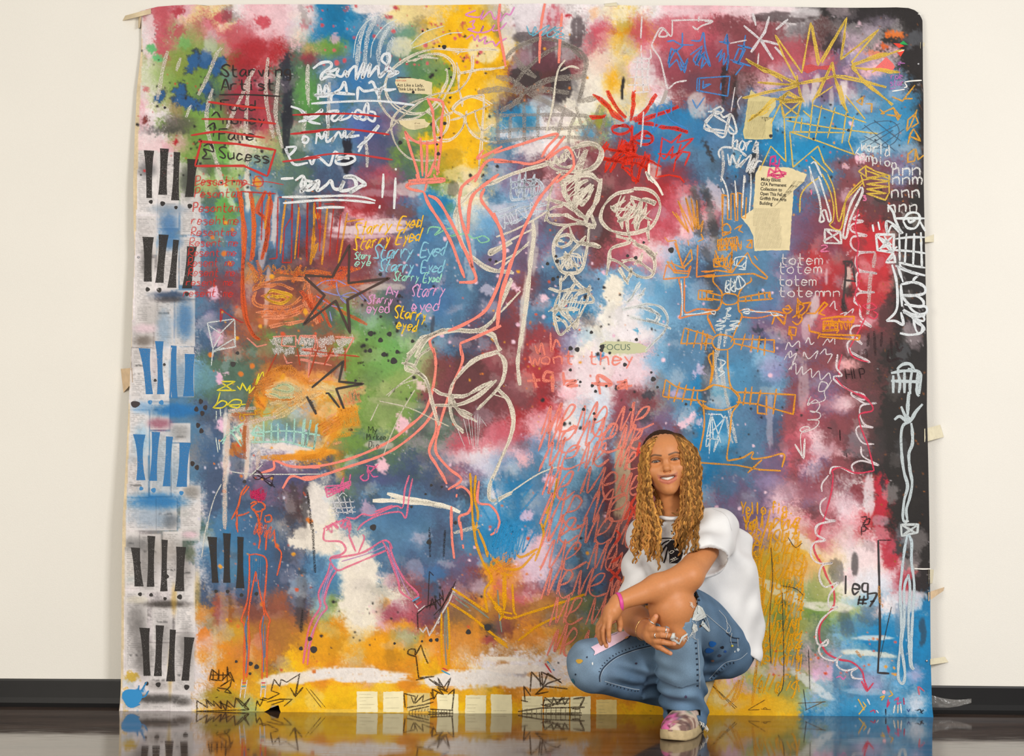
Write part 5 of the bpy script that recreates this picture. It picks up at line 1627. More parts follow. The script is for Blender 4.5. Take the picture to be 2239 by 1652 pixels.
draw('chalk_mask', (224, 226, 222), 5, 'chalk', lines("""7 1160 1230 1300 1200 1400 1180 1510 1200 1570 1300 1540 1420 1440 1520 1370 1590
7 1230 1300 1400 1330 1500 1360 1600 1400
7 1370 1190 1490 1270 1470 1340 1380 1320
7 1300 1200 1500 1270
7 1200 1170 1330 990
7 1300 1130 1360 1050"""))
draw('chalk_line', CR, 11, 'chalk', lines("7 350 420 360 560 330 800 300 1100 260 1400 220 1620\n11 230 0 215 150 235 340"))
draw('chalk_line', CR, 5, 'chalk', lines("7 320 610 200 730 50 860\n7 240 1060 60 1250\n7 0 700 150 600 350 500\n7 20 570 200 500 420 380 480 330\n7 0 820 160 740 310 640"))
draw('pale_blue_scribble', (206, 216, 226), 4, 'chalk', lines("""7 160 60 150 220 200 240 370 200 430 130 380 60 300 50
7 170 80 280 70 380 90
7 180 130 300 120 400 110
7 240 0 220 220
7 280 0 270 220
7 370 0 350 230
7 130 390 320 320 480 280
7 100 460 280 390 470 330
7 40 400 230 320 420 260
7 0 340 200 290"""))
draw('white_flick', (236, 228, 212), 7, 'paint', lines("7 1380 0 1420 40 1480 110 1525 195\n7 1370 -20 1400 60\n3 1400 1480 1400 1600 1440 1650\n3 1370 1560 1410 1600"))
draw('chalk_loops', CR, 5, 'chalk', lines("""3 0 1640 200 1550 480 1470 640 1440 720 1340 860 1290 970 1340 980 1430 900 1530 760 1560 560 1530 470 1440
3 750 1330 900 1310 960 1380 930 1480 800 1540 680 1540
3 590 1440 650 1370 760 1330
3 560 1560 700 1590 830 1570
3 560 1430 600 1500 740 1520"""))
draw('chalk_loops', CR, 15, 'dry', lines("3 840 1350 800 1450 750 1560 740 1650"))
# --- coral body lines through the middle
draw('coral_figure', CO, 7, 'paint', lines("""2 930 1180 980 1350 1030 1500 1060 1610
2 1130 880 1180 1000 1190 1150 1210 1350 1200 1480
2 1140 890 1270 920 1260 1100 1250 1350 1220 1580
2 930 1180 1000 1260 1100 1290 1240 1280
2 1070 1240 1080 1400 1090 1590
2 1130 1270 1130 1420 1120 1600
2 1200 1450 1150 1570 1110 1600
2 1190 1480 1240 1560"""))
draw('coral_figure', CO, 7.5, 'paint', lines("6 960 60 1100 50 1270 40 1260 65 970 90 970 130 1100 160\n6 970 60 970 100\n6 1030 0 1050 50\n6 1190 0 1210 45\n6 1130 70 1110 150"))
draw('coral_figure', CO, 8, 'paint', lines("6 1100 160 1150 280 1260 450 1350 620 1410 780 1470 940\n6 1140 190 1230 240 1330 400 1430 600 1520 800 1570 960 1420 980\n6 1440 110 1420 240 1440 400 1510 640 1540 850"))
draw('coral_figure', CO, 8, 'paint', lines("6 1590 0 1450 110 1430 200\n6 1780 0 1620 120 1540 200 1510 330 1500 540\n6 1650 130 1620 230 1720 370 1800 520 1830 720 1800 920 1720 1130 1640 1250 1480 1350 1320 1420\n6 1900 760 1860 880 1800 1080 1770 1370\n6 1800 1370 1600 1460 1430 1530"))
draw('coral_figure', CO, 7, 'paint', lines("3 0 1380 280 1290 570 1210 480 1330 430 1420\n3 640 1230 560 1330 470 1440 660 1330 720 1500 600 1620 560 1650\n3 0 1460 180 1460 330 1480 460 1440\n2 1810 1320 1590 1430 1640 1350\n2 1560 1640 1680 1450 1900 1460\n7 600 0 420 210 300 430 230 600 150 830 100 1000 40 1200 30 1390\n7 0 350 60 520 90 700 60 930 0 1110"))
draw('coral_figure', CO, 7, 'paint', lines("6 1320 1420 1160 1490 1200 1640\n6 1430 1530 1440 1640\n10 1190 0 1210 150 1190 330 1150 480 1100 590 980 700 780 850 520 970 250 1050 0 1080\n10 1440 0 1450 120 1380 300 1310 480 1250 680 1210 850 1220 960 1330 1090 1440 1190 1320 1280\n10 1220 530 1100 700 900 870 700 980 400 1080 150 1160 0 1170\n10 1210 560 1210 750 1150 930 1210 1050 1270 1150 1310 1230"))
draw('coral_figure', CO, 6.5, 'paint', lines("9 1360 1130 1480 1090 1490 1020 1640 1070 1900 1080\n9 1560 1270 1640 1160 1780 1190 1900 1160\n10 1390 1270 1450 1255 1520 1320 1530 1420 1500 1490 1420 1530 1440 1650\n10 1350 1430 1350 1650\n10 1600 1200 1590 1390 1700 1420 1770 1510 1780 1600 1740 1650\n10 1400 1320 1395 1350"))
draw('coral_figure', CO, 6.5, 'paint', lines("14 1055 0 1060 130 1075 260\n14 1120 0 1130 130\n14 1135 160 1140 190\n14 1385 0 1380 60 1330 95"))
draw('chalk_loops', CR, 8, 'chalk', lines("6 1280 1400 1120 1480 1000 1600 950 1650\n6 1890 940 1800 1150 1720 1330 1580 1420 1360 1420 1150 1480 1040 1640\n6 1580 1420 1720 1470 1790 1600\n6 1420 200 1400 420 1440 640 1560 780 1700 870 1900 880\n6 1900 620 1700 720 1820 640\n6 1900 0 1600 120 1420 270 1370 400"))
draw('chalk_loops', CR, 7, 'chalk', lines("""10 1040 0 960 90 950 180 1090 260 1160 400 1200 560 1240 700
10 1160 0 1060 80 1030 160
10 900 135 1000 170 1110 280
10 1750 30 1560 100 1430 230 1340 380 1340 560 1380 680 1460 750
10 1750 20 1820 120 1820 260 1750 390 1580 560
10 1190 370 1290 420 1500 420 1720 300
10 1210 520 1400 520 1600 440 1750 300
10 1360 430 1400 540 1540 610
10 1350 460 1440 600 1560 650
10 1760 370 1860 480 1900 640 1880 800 1780 1050 1700 1260 1720 1380 1900 1300"""))
draw('chalk_line', (214, 206, 184), 3, 'chalk', lines("10 1050 280 900 330 760 430\n10 1020 230 860 350 780 440\n10 1020 380 900 580 800 800 740 960\n10 700 480 960 540 1180 640 1330 710\n10 690 510 620 660"))
draw('white_ribs', (214, 206, 206), 1.6, 'pencil', lines("10 1400 720 1470 890\n10 1460 640 1520 880\n10 1500 620 1540 890\n10 1530 620 1550 890\n10 1560 610 1570 900\n10 1590 600 1580 880\n10 1610 620 1590 880\n10 1620 640 1670 710"))
draw('chalk_line', CR, 3.4, 'chalk', lines("11 0 420 130 480 170 640 120 860 0 1160\n11 0 1420 200 1270 420 1130 620 1060\n11 30 0 90 180 60 330 0 420"))
# pale thin words in the green
draw('handwriting', (52, 56, 48), 1.8, 'pencil', write(10, 'My', 600, 770, 60, 90) + write(10, 'Mirkee', 585, 830, 55, 180) + write(10, 'Die', 605, 905, 60, 100))
# --- star-eyed words
def words(items, col, w_): draw('handwriting', col, w_ * .8, 'paint', items, wob=.35)
words(write(6, 'Starry Eyed', 470, 560, 120, 610, slant=.3, drop=-80, jit=1) , (240, 184, 26), 4.6)
words(write(6, 'Starry Eyed', 460, 690, 120, 610, slant=.3, drop=-90, jit=1), (240, 186, 28), 4.6)
words(write(6, 'Starry Eyed', 640, 770, 130, 660, slant=.3, drop=-30, jit=1), (134, 194, 214), 4.6)
words(write(6, 'Starry Eyed', 690, 880, 110, 590, slant=.3, drop=10, jit=1), (134, 198, 216), 4.6)
words(write(6, 'Starry Eyed', 820, 960, 80, 430, slant=.3, drop=20, jit=1), (150, 216, 190), 4)
words(write(6, 'Stary', 470, 770, 70, 150, slant=.3, jit=1) + write(6, 'eye', 475, 830, 70, 150, slant=.3, jit=1), (160, 216, 196), 4)
words(write(6, 'Starry', 980, 1110, 110, 310, slant=.3, drop=-20, jit=1) + write(6, 'eyed', 980, 1240, 110, 270, slant=.2, jit=1), (220, 158, 204), 4)
words(write(6, 'Starry', 590, 1170, 80, 230, slant=.3, jit=1) + write(6, 'eyed', 585, 1250, 90, 220, jit=1) + write(6, 'Ay', 760, 1090, 70, 130, jit=1), (218, 150, 196), 4)
words(write(6, 'Starry', 830, 1290, 110, 300, drop=50, jit=1, slant=.2) + write(6, 'eyed', 850, 1400, 110, 200, drop=30, jit=1, slant=.2), (242, 196, 20), 4.6)
draw('mint_scribble', (150, 214, 170), 4, 'chalk', lines("6 1130 540 1160 480 1250 490 1200 550 1330 490 1420 530 1340 560 1480 540 1550 580 1640 560 1690 600 1620 620 1580 580"))
# --- black star outlines
draw('black_star', (66, 46, 40), 5.5, 'marker', lines("L6 25 930 205 1095 15 1360 305 1145 435 1435 410 1135 790 940 420 985 430 640 275 930 30 915"), taper=.1, lift=.0019)
draw('black_star', (52, 42, 36), 5, 'marker', lines("L10 90 360 375 120 335 305 555 325 310 370 380 550\nL10 215 410 240 410 340 540\nL10 45 440 130 600"), taper=.2, lift=.0019)
draw('black_mark', (60, 48, 44), 7, 'dry', lines("10 40 440 60 470 100 500\n10 70 470 130 590\n10 420 740 460 740\n10 500 140 560 130"))
# --- orange mask face
draw('mask_outline', (222, 96, 54), 8, 'chalk', lines("5 1180 170 1200 400 1210 620 1200 900 1200 1150 1230 1320 1300 1460 1360 1500\n5 1280 160 1300 400 1290 780\n5 1400 160 1330 330 1400 400 1430 500 1380 770\n5 1450 160 1440 330 1400 700"))
draw('mask_hair', (196, 60, 48), 3.4, 'chalk', lines("L5 1520 210 1510 760 1440 770\nL5 1530 210 1650 220 1640 390 1580 490 1560 800 1640 800 1650 260 1740 250\nL5 1700 270 1720 420 1700 760\nL5 1790 230 1780 790\nL5 1850 230 1890 500\nL5 1180 160 1500 180\nL5 1380 200 1370 600\nL6 50 230 40 750\nL6 110 220 160 230 150 400\nL6 170 240 160 700\nL6 200 270 290 270 260 560 250 740\nL6 350 370 310 720"))
draw('mask_hair', (230, 156, 50), 5, 'chalk', lines("L5 1590 240 1560 460 1540 720\nL5 1710 300 1670 770\nL5 1850 420 1810 820\nL5 1880 620 1840 760\nL6 110 260 110 620 80 820\nL6 230 310 180 820\nL6 410 350 330 820\nL6 400 430 560 405\nL6 130 630 100 740\nL5 1440 200 1400 500"))
draw('mask_stroke', (238, 120, 50), 10, 'dry', lines("5 1190 200 1200 430 1210 700\n5 1290 220 1300 450 1300 750\n5 1430 230 1400 420\n5 1500 880 1700 900 1890 910\n5 1250 800 1320 900 1390 980\n5 1330 780 1380 950\n5 1480 900 1540 860\n5 1650 980 1730 820\n6 0 900 120 880 260 900\n6 330 960 420 880 530 850\n6 200 1050 350 1000 560 980\n6 130 990 250 960"))
draw('mask_eye', (232, 140, 90), 5, 'chalk', lines("5 1290 1060 1400 1010 1540 1000 1650 1050\n5 1310 1070 1290 1150 1340 1200 1480 1210 1620 1200 1730 1130\n5 1290 1060 1320 1010 1500 960 1740 940 1770 960 1760 1040\n5 1380 1110 1480 1080 1620 1090 1540 1150 1440 1140 1390 1110\n5 1460 1080 1560 1130 1570 1200"))
draw('mask_eye', (236, 180, 60), 5, 'chalk', lines("5 1400 1110 1460 1060 1560 1080 1640 1110 1560 1160 1460 1150 1400 1110\n5 1450 1110 1560 1100 1600 1130"))
draw('mask_cheek', (240, 150, 110), 6, 'chalk', lines("5 1320 1250 1500 1260 1640 1230 1760 1180\n5 1390 1300 1560 1300 1720 1240\n5 1450 1390 1640 1340 1840 1320\n5 1780 950 1830 1180 1880 1350\n5 1740 1140 1800 1240 1830 1330"))
draw('mask_cheek', (236, 96, 52), 7, 'dry', lines("5 1770 1100 1870 1280\n6 0 1050 90 1200 170 1340\n6 80 1120 200 1250 250 1380\n6 130 1080 330 1220 590 1360\n6 270 950 330 860 460 840\n6 230 1000 330 950 400 870"))
draw('violet_scribble', (150, 150, 206), 3, 'pencil', lines("6 120 1020 200 970 310 960 400 1000\n6 170 1050 300 1090 480 1120\n6 310 970 330 1080 420 1180 350 1110 470 1070 560 1140\n6 130 1100 250 1180 370 1210\n6 430 1010 520 1070 610 1160\n6 250 1240 270 1330"))
# teeth and lower face
draw('mask_teeth', (232, 214, 206), 6, 'dry', lines("5 1480 1470 1520 1560\n5 1560 1500 1620 1480 1640 1530\n5 1720 1500 1750 1480 1780 1540\n6 30 1490 70 1480 90 1530\n6 140 1500 180 1560 230 1500\n6 320 1490 360 1560 400 1490\n6 50 1590 170 1600\n6 300 1600 400 1600"))
draw('mask_teeth', (240, 150, 130), 4, 'chalk', lines("L5 1240 1480 1330 1560 1420 1540\nL5 1470 1470 1680 1460 1680 1560 1550 1550 1560 1460\nL5 1700 1540 1720 1460 1860 1460 1850 1560\nL6 0 1470 130 1480 110 1580 0 1580\nL6 140 1490 140 1600\nL6 300 1470 470 1480 380 1640 330 1640\nL6 -60 1640 500 1640\nL10 70 60 60 270\nL10 -20 110 230 150 270 160\nL10 210 140 290 20\nL9 1570 60 1600 140 1650 130\nL9 1720 100 1800 110 1820 20"))
draw('mask_mouth_lines', (186, 74, 50), 4, 'chalk', lines("L10 0 20 520 80\nL10 200 160 270 0\nL10 390 0 390 210\nL10 90 0 100 50\nL9 1510 50 1410 260\nL9 1690 0 1720 160\nL9 1880 0 1800 250"))
draw('orange_eye', (236, 150, 60), 10, 'dry', lines("9 1380 400 1400 270 1500 200 1640 190 1720 260\n9 1390 420 1500 470 1620 470 1720 420\n9 1330 300 1330 460 1400 560\n9 1720 260 1860 330\n9 1500 210 1640 160"))
draw('orange_eye', (240, 214, 160), 7, 'dry', lines("9 1420 400 1530 330 1640 330 1700 370\n9 1400 420 1540 440 1660 440\n9 1460 650 1620 560 1760 470 1900 400\n9 1480 600 1640 500 1800 430\n9 1440 500 1620 490 1740 430\n10 40 380 180 370 300 390\n10 0 470 100 420"))
draw('orange_eye', (200, 214, 170), 5, 'chalk', lines("9 1480 360 1590 330 1660 370 1600 400 1480 370\n9 1440 410 1560 450 1650 440"))
draw('mint_teeth', (176, 224, 208), 4.4, 'chalk', lines("9 1270 770 1400 760 1560 750 1700 760 1900 790\n9 1280 850 1450 850 1600 850 1750 890 1850 910\nL9 1320 760 1310 840\nL9 1390 660 1390 850\nL9 1460 680 1460 860\nL9 1520 680 1520 860\nL9 1600 680 1590 860\nL9 1670 640 1660 870\nL9 1750 650 1730 890\nL9 1820 650 1770 900\nL9 1880 680 1840 920\nL10 30 640 10 900\nL10 80 650 40 890\nL10 130 690 110 920"))
draw('mint_teeth', (176, 226, 208), 5, 'chalk', lines("9 1000 850 1100 760 1210 680\n9 1080 730 1190 890\n9 1120 710 1190 800 1200 890\n9 1160 700 1180 800\n9 1070 760 1020 870\n9 1330 700 1290 780 1390 790 1340 710"))
draw('orange_jaw', (236, 158, 44), 13, 'dry', lines("9 1360 990 1560 990 1760 990 1900 970\n10 0 1000 150 970 290 940\n10 170 960 260 820 330 680 360 560\n10 330 620 480 540\n10 350 640 500 600\n10 310 720 520 680\n10 290 800 440 780\n10 320 560 490 560"))
draw('orange_jaw', (244, 170, 120), 7, 'dry', lines("10 380 510 540 480\n10 440 400 560 350\n10 220 640 310 590\n10 190 770 310 650\n10 280 870 360 850\n10 300 300 250 280 60 300"))
draw('mask_jaw', (232, 206, 190), 9, 'dry', lines("9 1070 570 1180 555 1320 545\n9 1080 600 1070 760 1055 950 1040 1150 1040 1400 1040 1640\n9 1250 700 1245 900 1240 1060 1220 1190\n9 1200 700 1360 650 1500 620\n9 1350 920 1330 1100"))
draw('mask_jaw', (186, 104, 52), 9, 'dry', lines("9 1220 700 1210 850 1220 1000\n9 1100 600 1250 600 1330 590\n9 1110 870 1150 960 1240 1000\n9 1230 560 1290 400 1320 280"))
YG = (222, 206, 36)
draw('handwriting', YG, 3.6, 'paint', lines("L9 1010 305 1135 305 970 385 1140 385\nL9 1020 320 1110 385\nL9 1150 345 1180 380 1200 320 1240 390 1270 340 1260 410 1310 350\n9 1350 230 1320 330 1380 220 1390 260\n9 1000 400 970 500 935 545 1010 480 1060 500 1020 540 940 545\n9 1060 520 1120 470 1190 480 1160 540 1080 520 1230 510"))
draw('handwriting', (214, 160, 50), 3.4, 'chalk', lines("9 1160 580 1220 630 1190 660 1180 610 1260 600 1320 600 1310 570 1380 560 1380 600 1460 590"))
draw('white_kite', (222, 228, 226), 3.2, 'chalk', lines("L5 885 1345 940 1600 1120 1490 1140 1560 940 1600\nL5 885 1345 1130 1310 1000 1440 900 1370\nL5 1130 1310 1135 1560\nL5 1010 1450 940 1570\nL5 940 1600 930 1650\nL9 935 0 920 160\nL9 940 40 990 10 1040 0"))
draw('red_kite', (196, 50, 50), 3, 'chalk', lines("L5 1000 1340 1005 1220 1100 1290 1190 1340 1210 1340\nL5 1010 1330 1020 1260"))
draw('white_dash', (222, 232, 222), 3, 'chalk', lines("L9 965 570 965 650\nL9 1000 550 1005 620\nL9 960 810 980 945\nL9 985 830 995 920"))
draw('chalk_line', (220, 218, 210), 3, 'chalk', lines("9 1010 1230 950 1350 900 1520 880 1650\n13 690 0 670 100 650 250\n9 1260 1160 1340 1090 1380 1050\n9 1050 1110 1300 1140 1900 1140"))
# pencil head under the jaw, orange running figure
draw('pencil_head', (56, 46, 48), 2.2, 'pencil', lines("9 1290 1150 1340 1110 1380 1160 1330 1190 1290 1160\n9 1320 1100 1400 1180 1330 1150 1430 1200 1480 1240\nL9 1390 1190 1480 1150 1460 1250 1390 1190\nL9 1400 1200 1495 1260"))
draw('running_figure', (240, 110, 60), 4.4, 'chalk', lines("""9 1240 1240 1190 1310 1160 1430 1100 1550
9 1150 1460 1150 1640
9 1260 1250 1200 1330
9 1140 1520 1220 1500 1260 1480
9 1270 1410 1310 1390 1380 1400 1400 1450 1330 1480 1280 1440 1330 1400
9 1300 1450 1350 1560 1340 1650
9 1380 1450 1360 1560
9 1400 1520 1450 1510 1460 1560 1410 1570 1400 1530
9 1340 1500 1350 1650"""))
draw('crimson_crown', (206, 50, 100), 3, 'chalk', lines("L9 1270 1340 1290 1290 1300 1350 1350 1280 1340 1340 1400 1310 1370 1390 1270 1340 1400 1360 1300 1300 1380 1260"))
draw('running_figure', (242, 106, 64), 4.4, 'chalk', lines("13 985 225 985 400 970 560 930 690 950 730 950 900 945 1120\n13 1030 350 1000 500 980 640 980 720 985 870 965 1100\n13 1030 350 1060 500 1090 640 1060 740 1080 900 1075 1110\n13 985 235 1040 230 1105 270 1100 450 1090 600 1130 690 1120 740 1110 900 1110 1100\n13 1040 60 1060 120 1050 190\n13 1060 0 1060 80\n13 1110 60 1100 200\n13 1160 60 1170 160 1210 220 1200 300 1180 380\n13 890 0 905 75"))
draw('running_figure', (86, 130, 170), 3, 'chalk', lines("13 975 660 955 760 970 900 960 1070\n13 965 720 965 900\n13 1085 660 1075 780 1085 920 1085 1060\n13 1095 720 1095 960\n13 1180 60 1190 160\n13 1010 240 1000 460\n13 1030 240 1015 330\n13 1050 250 1040 460\n13 1065 260 1060 450"))
draw('white_socks', (230, 224, 214), 3.2, 'chalk', lines("L13 935 1110 920 1240\nL13 970 1115 950 1245\nL13 1075 1110 1065 1235\nL13 1105 1110 1095 1240\nL13 925 1180 960 1170\nL13 1070 1180 1100 1170"))
draw('red_band', (206, 60, 70), 3.4, 'marker', lines("L13 935 1135 965 1135\nL13 1070 1135 1100 1135"))
draw('blue_band', (60, 160, 180), 3.4, 'marker', lines("L13 930 1160 962 1158\nL13 1068 1163 1100 1162"))
# charcoal shoes, crowns and arrows along the foot
CH_ = (62, 48, 34)
draw('charcoal_shoe', CH_, 3, 'chalk', lines("L13 705 1120 720 1040 770 1080 760 1120 710 1110 790 1120 850 1060 880 1130 840 1080 830 1020 830 1130 780 1160 860 1110 850 1160 810 1200 860 1210 830 1180 760 1170\nL13 710 1080 850 1080\nL13 730 1040 730 1120\nL13 770 1040 770 1120\nL13 800 1060 800 1120\nL13 755 1180 775 1195\nL13 745 1240 765 1235"))
draw('charcoal_shoe', CH_, 3, 'chalk', lines("L13 615 1330 615 1260 690 1310 680 1250 740 1300 730 1260 790 1320 780 1260 820 1330 830 1260 880 1310 890 1240 940 1300 990 1240 950 1310 985 1320 900 1240\nL13 610 1335 985 1325\nL13 680 1255 720 1300\nL13 770 1270 860 1310"))
draw('charcoal_shoe', CH_, 3, 'chalk', lines("L13 1030 1330 1040 1260 1060 1300 1080 1260 1080 1240 1120 1250 1200 1210 1140 1190 1160 1110 1200 1160 1210 1110 1250 1130 1345 1070\nL13 1110 1270 1200 1250 1290 1250 1230 1300\nL13 1140 1290 1230 1260\nL13 1060 1250 1110 1260"))
draw('charcoal_arrow', CH_, 4.4, 'chalk', lines("L13 1340 1070 1310 1230 1275 1170\nL13 1310 1230 1365 1165"))
draw('charcoal_figure', CH_, 3.6, 'chalk', lines("14 805 950 750 930 760 900 800 900 800 940 840 870\nL14 840 865 860 930 890 1000\nL14 805 945 825 1100 935 1090\nL14 805 1115 895 1095"))
draw('charcoal_shoe', CH_, 3.4, 'chalk', lines("L14 895 1105 980 1170 960 1100 1000 1170 1050 1100 1020 1190 930 1120\nL14 730 1310 720 1210 800 1230 800 1280 860 1220 850 1270 930 1240 920 1180 1000 1220 960 1170 1030 1200\nL14 740 1310 860 1290 930 1270\nL14 760 1330 900 1300\nL14 1030 1220 1075 1180 1060 1330 900 1320\nL14 890 1340 1070 1350\nL14 770 1225 790 1280 820 1220\nL14 910 1200 930 1250 960 1200"))
draw('charcoal_fringe', (96, 84, 60), 2.0, 'chalk', lines("\n".join("L14 %d %d %d %d" % (760 + 22 * i, 1332 - 3 * i, 756 + 22 * i, 1352 - 3 * i) for i in range(7)) + "\n" + "\n".join("L14 %d 1325 %d 1352" % (905 + 20 * i, 903 + 20 * i) for i in range(9))))
draw('charcoal_shoe', (78, 58, 40), 3.6, 'chalk', lines("L15 255 1200 265 1060 320 1120 345 1160 335 1060 440 1110 480 1140 380 1070 340 1180 290 1220 385 1200\nL15 220 1270 210 1160 260 1230\nL15 320 1060 330 1170\nL15 345 1160 520 1180\nL15 300 1210 380 1140 470 1110"))
draw('charcoal_shoe', (66, 48, 36), 4.2, 'chalk', lines("L15 190 1260 240 1270\nL15 345 1300 360 1240 410 1280 420 1240 450 1290 480 1240 500 1290 530 1240\nL15 350 1260 540 1250\nL15 560 1250 640 1240 600 1320 550 1320\nL15 170 1340 330 1315 640 1310\nL15 200 1355 620 1350\nL15 360 1290 530 1280\n15 330 1290 400 1300 500 1240"))
draw('charcoal_fringe', (96, 80, 56), 2.0, 'chalk', lines("\n".join("L15 %d 1318 %d 1356" % (200 + 34 * i, 198 + 34 * i) for i in range(13))))
draw('charcoal_fringe', (110, 84, 40), 1.8, 'pencil', lines("L16 40 1140 230 1310\nL16 60 1160 220 1320\nL16 310 1325 430 1255\nL16 310 1328 390 1325\nL16 400 1320 470 1325\n16 415 1320 430 1310 445 1325\nL16 660 1280 860 1270\nL16 710 1330 840 1270\nL14 30 1170 140 1310\nL14 60 1180 170 1310"))
draw('charcoal_splinters', (60, 50, 46), 2.8, 'chalk', lines("L14 890 600 900 350 930 380\nL14 900 620 920 540 950 620 940 540 980 600 970 500 1000 560 990 480\nL14 1085 420 1040 520 990 600 930 660\nL14 880 600 1000 530\nL14 815 650 870 600 940 580\nL14 820 760 815 640\nL14 1060 460 970 640"))
draw('white_bone', (224, 216, 210), 4, 'chalk', lines("L14 1080 460 1040 560 980 660 910 790\nL14 830 750 855 780 880 740 900 805 920 760\nL14 970 700 960 720\nL14 1060 500 1085 520\nL14 1070 480 1080 500"))
# pink stick figure
PF = (236, 118, 150)
draw('pink_figure', PF, 5, 'chalk', lines("""14 160 50 160 130 270 140 310 190 280 230 200 260 250 340 340 310 600 200
14 200 260 420 220 560 140 610 140 640 190
14 150 50 220 20 260 40
14 330 90 380 210
14 430 90 440 120 400 220
14 340 90 320 0
14 200 290 180 370 120 500 130 600 70 700 40 800 10 1000
14 250 340 200 420 160 550 175 610 120 680 60 860 40 1010
14 570 140 600 200 680 420 695 490 790 560
14 620 150 640 240 720 400 820 510 790 540"""))
draw('pink_figure', (196, 150, 196), 2.6, 'pencil', lines("14 230 310 190 400 150 540\n14 210 330 160 450 140 560 150 620\n14 150 630 80 760 40 900\n14 600 170 700 400 760 520\n14 610 180 690 420\n14 280 280 480 220 590 170"))
draw('pink_figure', (240, 120, 150), 4.4, 'chalk', lines("""10 970 1150 930 1280 910 1440 840 1430 640 1510 550 1500 480 1540 400 1530
10 1000 1180 970 1330 940 1530 880 1480 700 1510 560 1580 500 1650
10 820 1420 660 1480
10 220 1650 300 1580 420 1560 390 1640
10 440 1580 440 1650
10 400 1540 350 1620"""))
draw('pink_crown', (240, 110, 160), 3.6, 'chalk', lines("L10 210 1250 230 1350 440 1240 440 1200 370 1230 380 1160 350 1240 220 1250\nL10 220 1290 430 1220\nL10 230 1320 440 1230\nL10 210 1270 350 1300\nL10 430 1200 440 1140\n10 560 1140 530 1170 560 1200 600 1180 600 1100 640 1160 690 1160\n10 580 1060 680 1080\n10 600 1060 600 1130 690 1050"))
draw('white_lattice', (222, 220, 224), 3, 'chalk', lines("L10 270 1340 330 1530\nL10 320 1340 380 1500\nL10 380 1340 420 1500\nL10 430 1360 460 1500\nL10 260 1400 470 1390\nL10 260 1450 480 1440\nL10 270 1490 490 1480\n10 330 1350 370 1310 410 1340\nL10 280 1520 350 1480\nL10 400 1500 480 1430"))
draw('sock_band', (204, 56, 60), 3.6, 'marker', lines("L14 805 590 845 560\nL14 990 1030 1030 1050\nL15 360 1000 405 1065"))
draw('sock_band', (70, 150, 190), 3.6, 'marker', lines("L14 780 560 830 530\nL14 985 1048 1045 1078\nL15 375 985 425 1050"))
draw('sock_band', (232, 226, 224), 3.4, 'chalk', lines("L14 795 580 820 610\nL14 820 630 870 590\nL15 385 1000 420 1040"))
# thick cream brush marks
draw('brush_streak', (236, 228, 210), 11, 'paint', lines("10 770 1315 900 1350 1100 1385 1300 1430 1430 1485\n10 640 1380 820 1380 1000 1395 1200 1410"))
draw('brush_streak', (232, 224, 206), 8, 'dry', lines("10 800 1350 1000 1380 1330 1450\n14 1070 80 1200 45 1280 20"))
draw('black_drip', (50, 46, 48), 5, 'dry', lines("14 75 0 85 200 95 360\n10 50 1300 70 1450 85 1640\n14 900 40 905 250\n13 1360 620 1355 700 1348 780\n14 1010 60 1000 250"))
# yellow-orange ant legs
YA = (238, 170, 24)
draw('orange_insect', YA, 6, 'chalk', lines("14 1210 0 1230 150 1280 290 1340 400 1290 490 1310 640\n14 1240 50 1290 170 1310 250\n14 1310 500 1390 620 1484 650\n14 1060 470 1180 550 1310 640\n14 1040 570 1180 660 1330 780 1450 870\n14 985 640 985 850 995 1030\n14 1030 600 1040 800 1035 1040\n14 1420 400 1425 620\n14 1330 300 1400 360 1484 380\n14 1300 200 1350 260 1420 330"))
draw('orange_insect', (140, 146, 130), 4, 'pencil', lines("14 1010 650 1010 850 1020 1010\n14 1060 500 1200 590 1320 680\n14 1080 540 1180 610\n14 1020 620 1030 900\n14 1390 640 1410 780\n14 1380 480 1390 600"))
draw('orange_insect', YA, 6, 'chalk', lines("15 10 260 60 330 80 420 70 620 0 560\n15 60 330 180 330 290 220\n15 150 200 190 250 310 190\n15 130 440 140 620 160 660\n15 0 600 100 680 260 640 450 580 650 510\n15 170 840 320 730 480 660\n15 70 640 40 700\n15 0 820 100 890\n15 330 0 350 100 290 280\n10 1520 1130 1530 1300 1540 1500 1550 1650\n10 1570 1150 1560 1350 1590 1500 1570 1650\n11 600 1120 560 1280 500 1480 440 1650\n11 570 1180 540 1350 470 1500"))
draw('blue_scribble', (50, 150, 206), 5, 'dry', lines("15 20 60 120 30 240 0\n15 40 120 160 60\n15 0 190 140 120 220 60\n15 60 20 130 190\n15 110 0 160 160\n11 0 1230 40 1420 60 1560\n11 400 1300 300 1420 180 1560\n11 350 1230 260 1350\n10 1720 1180 1740 1290\n10 1600 1400 1700 1560\n10 1560 1540 1650 1640"))
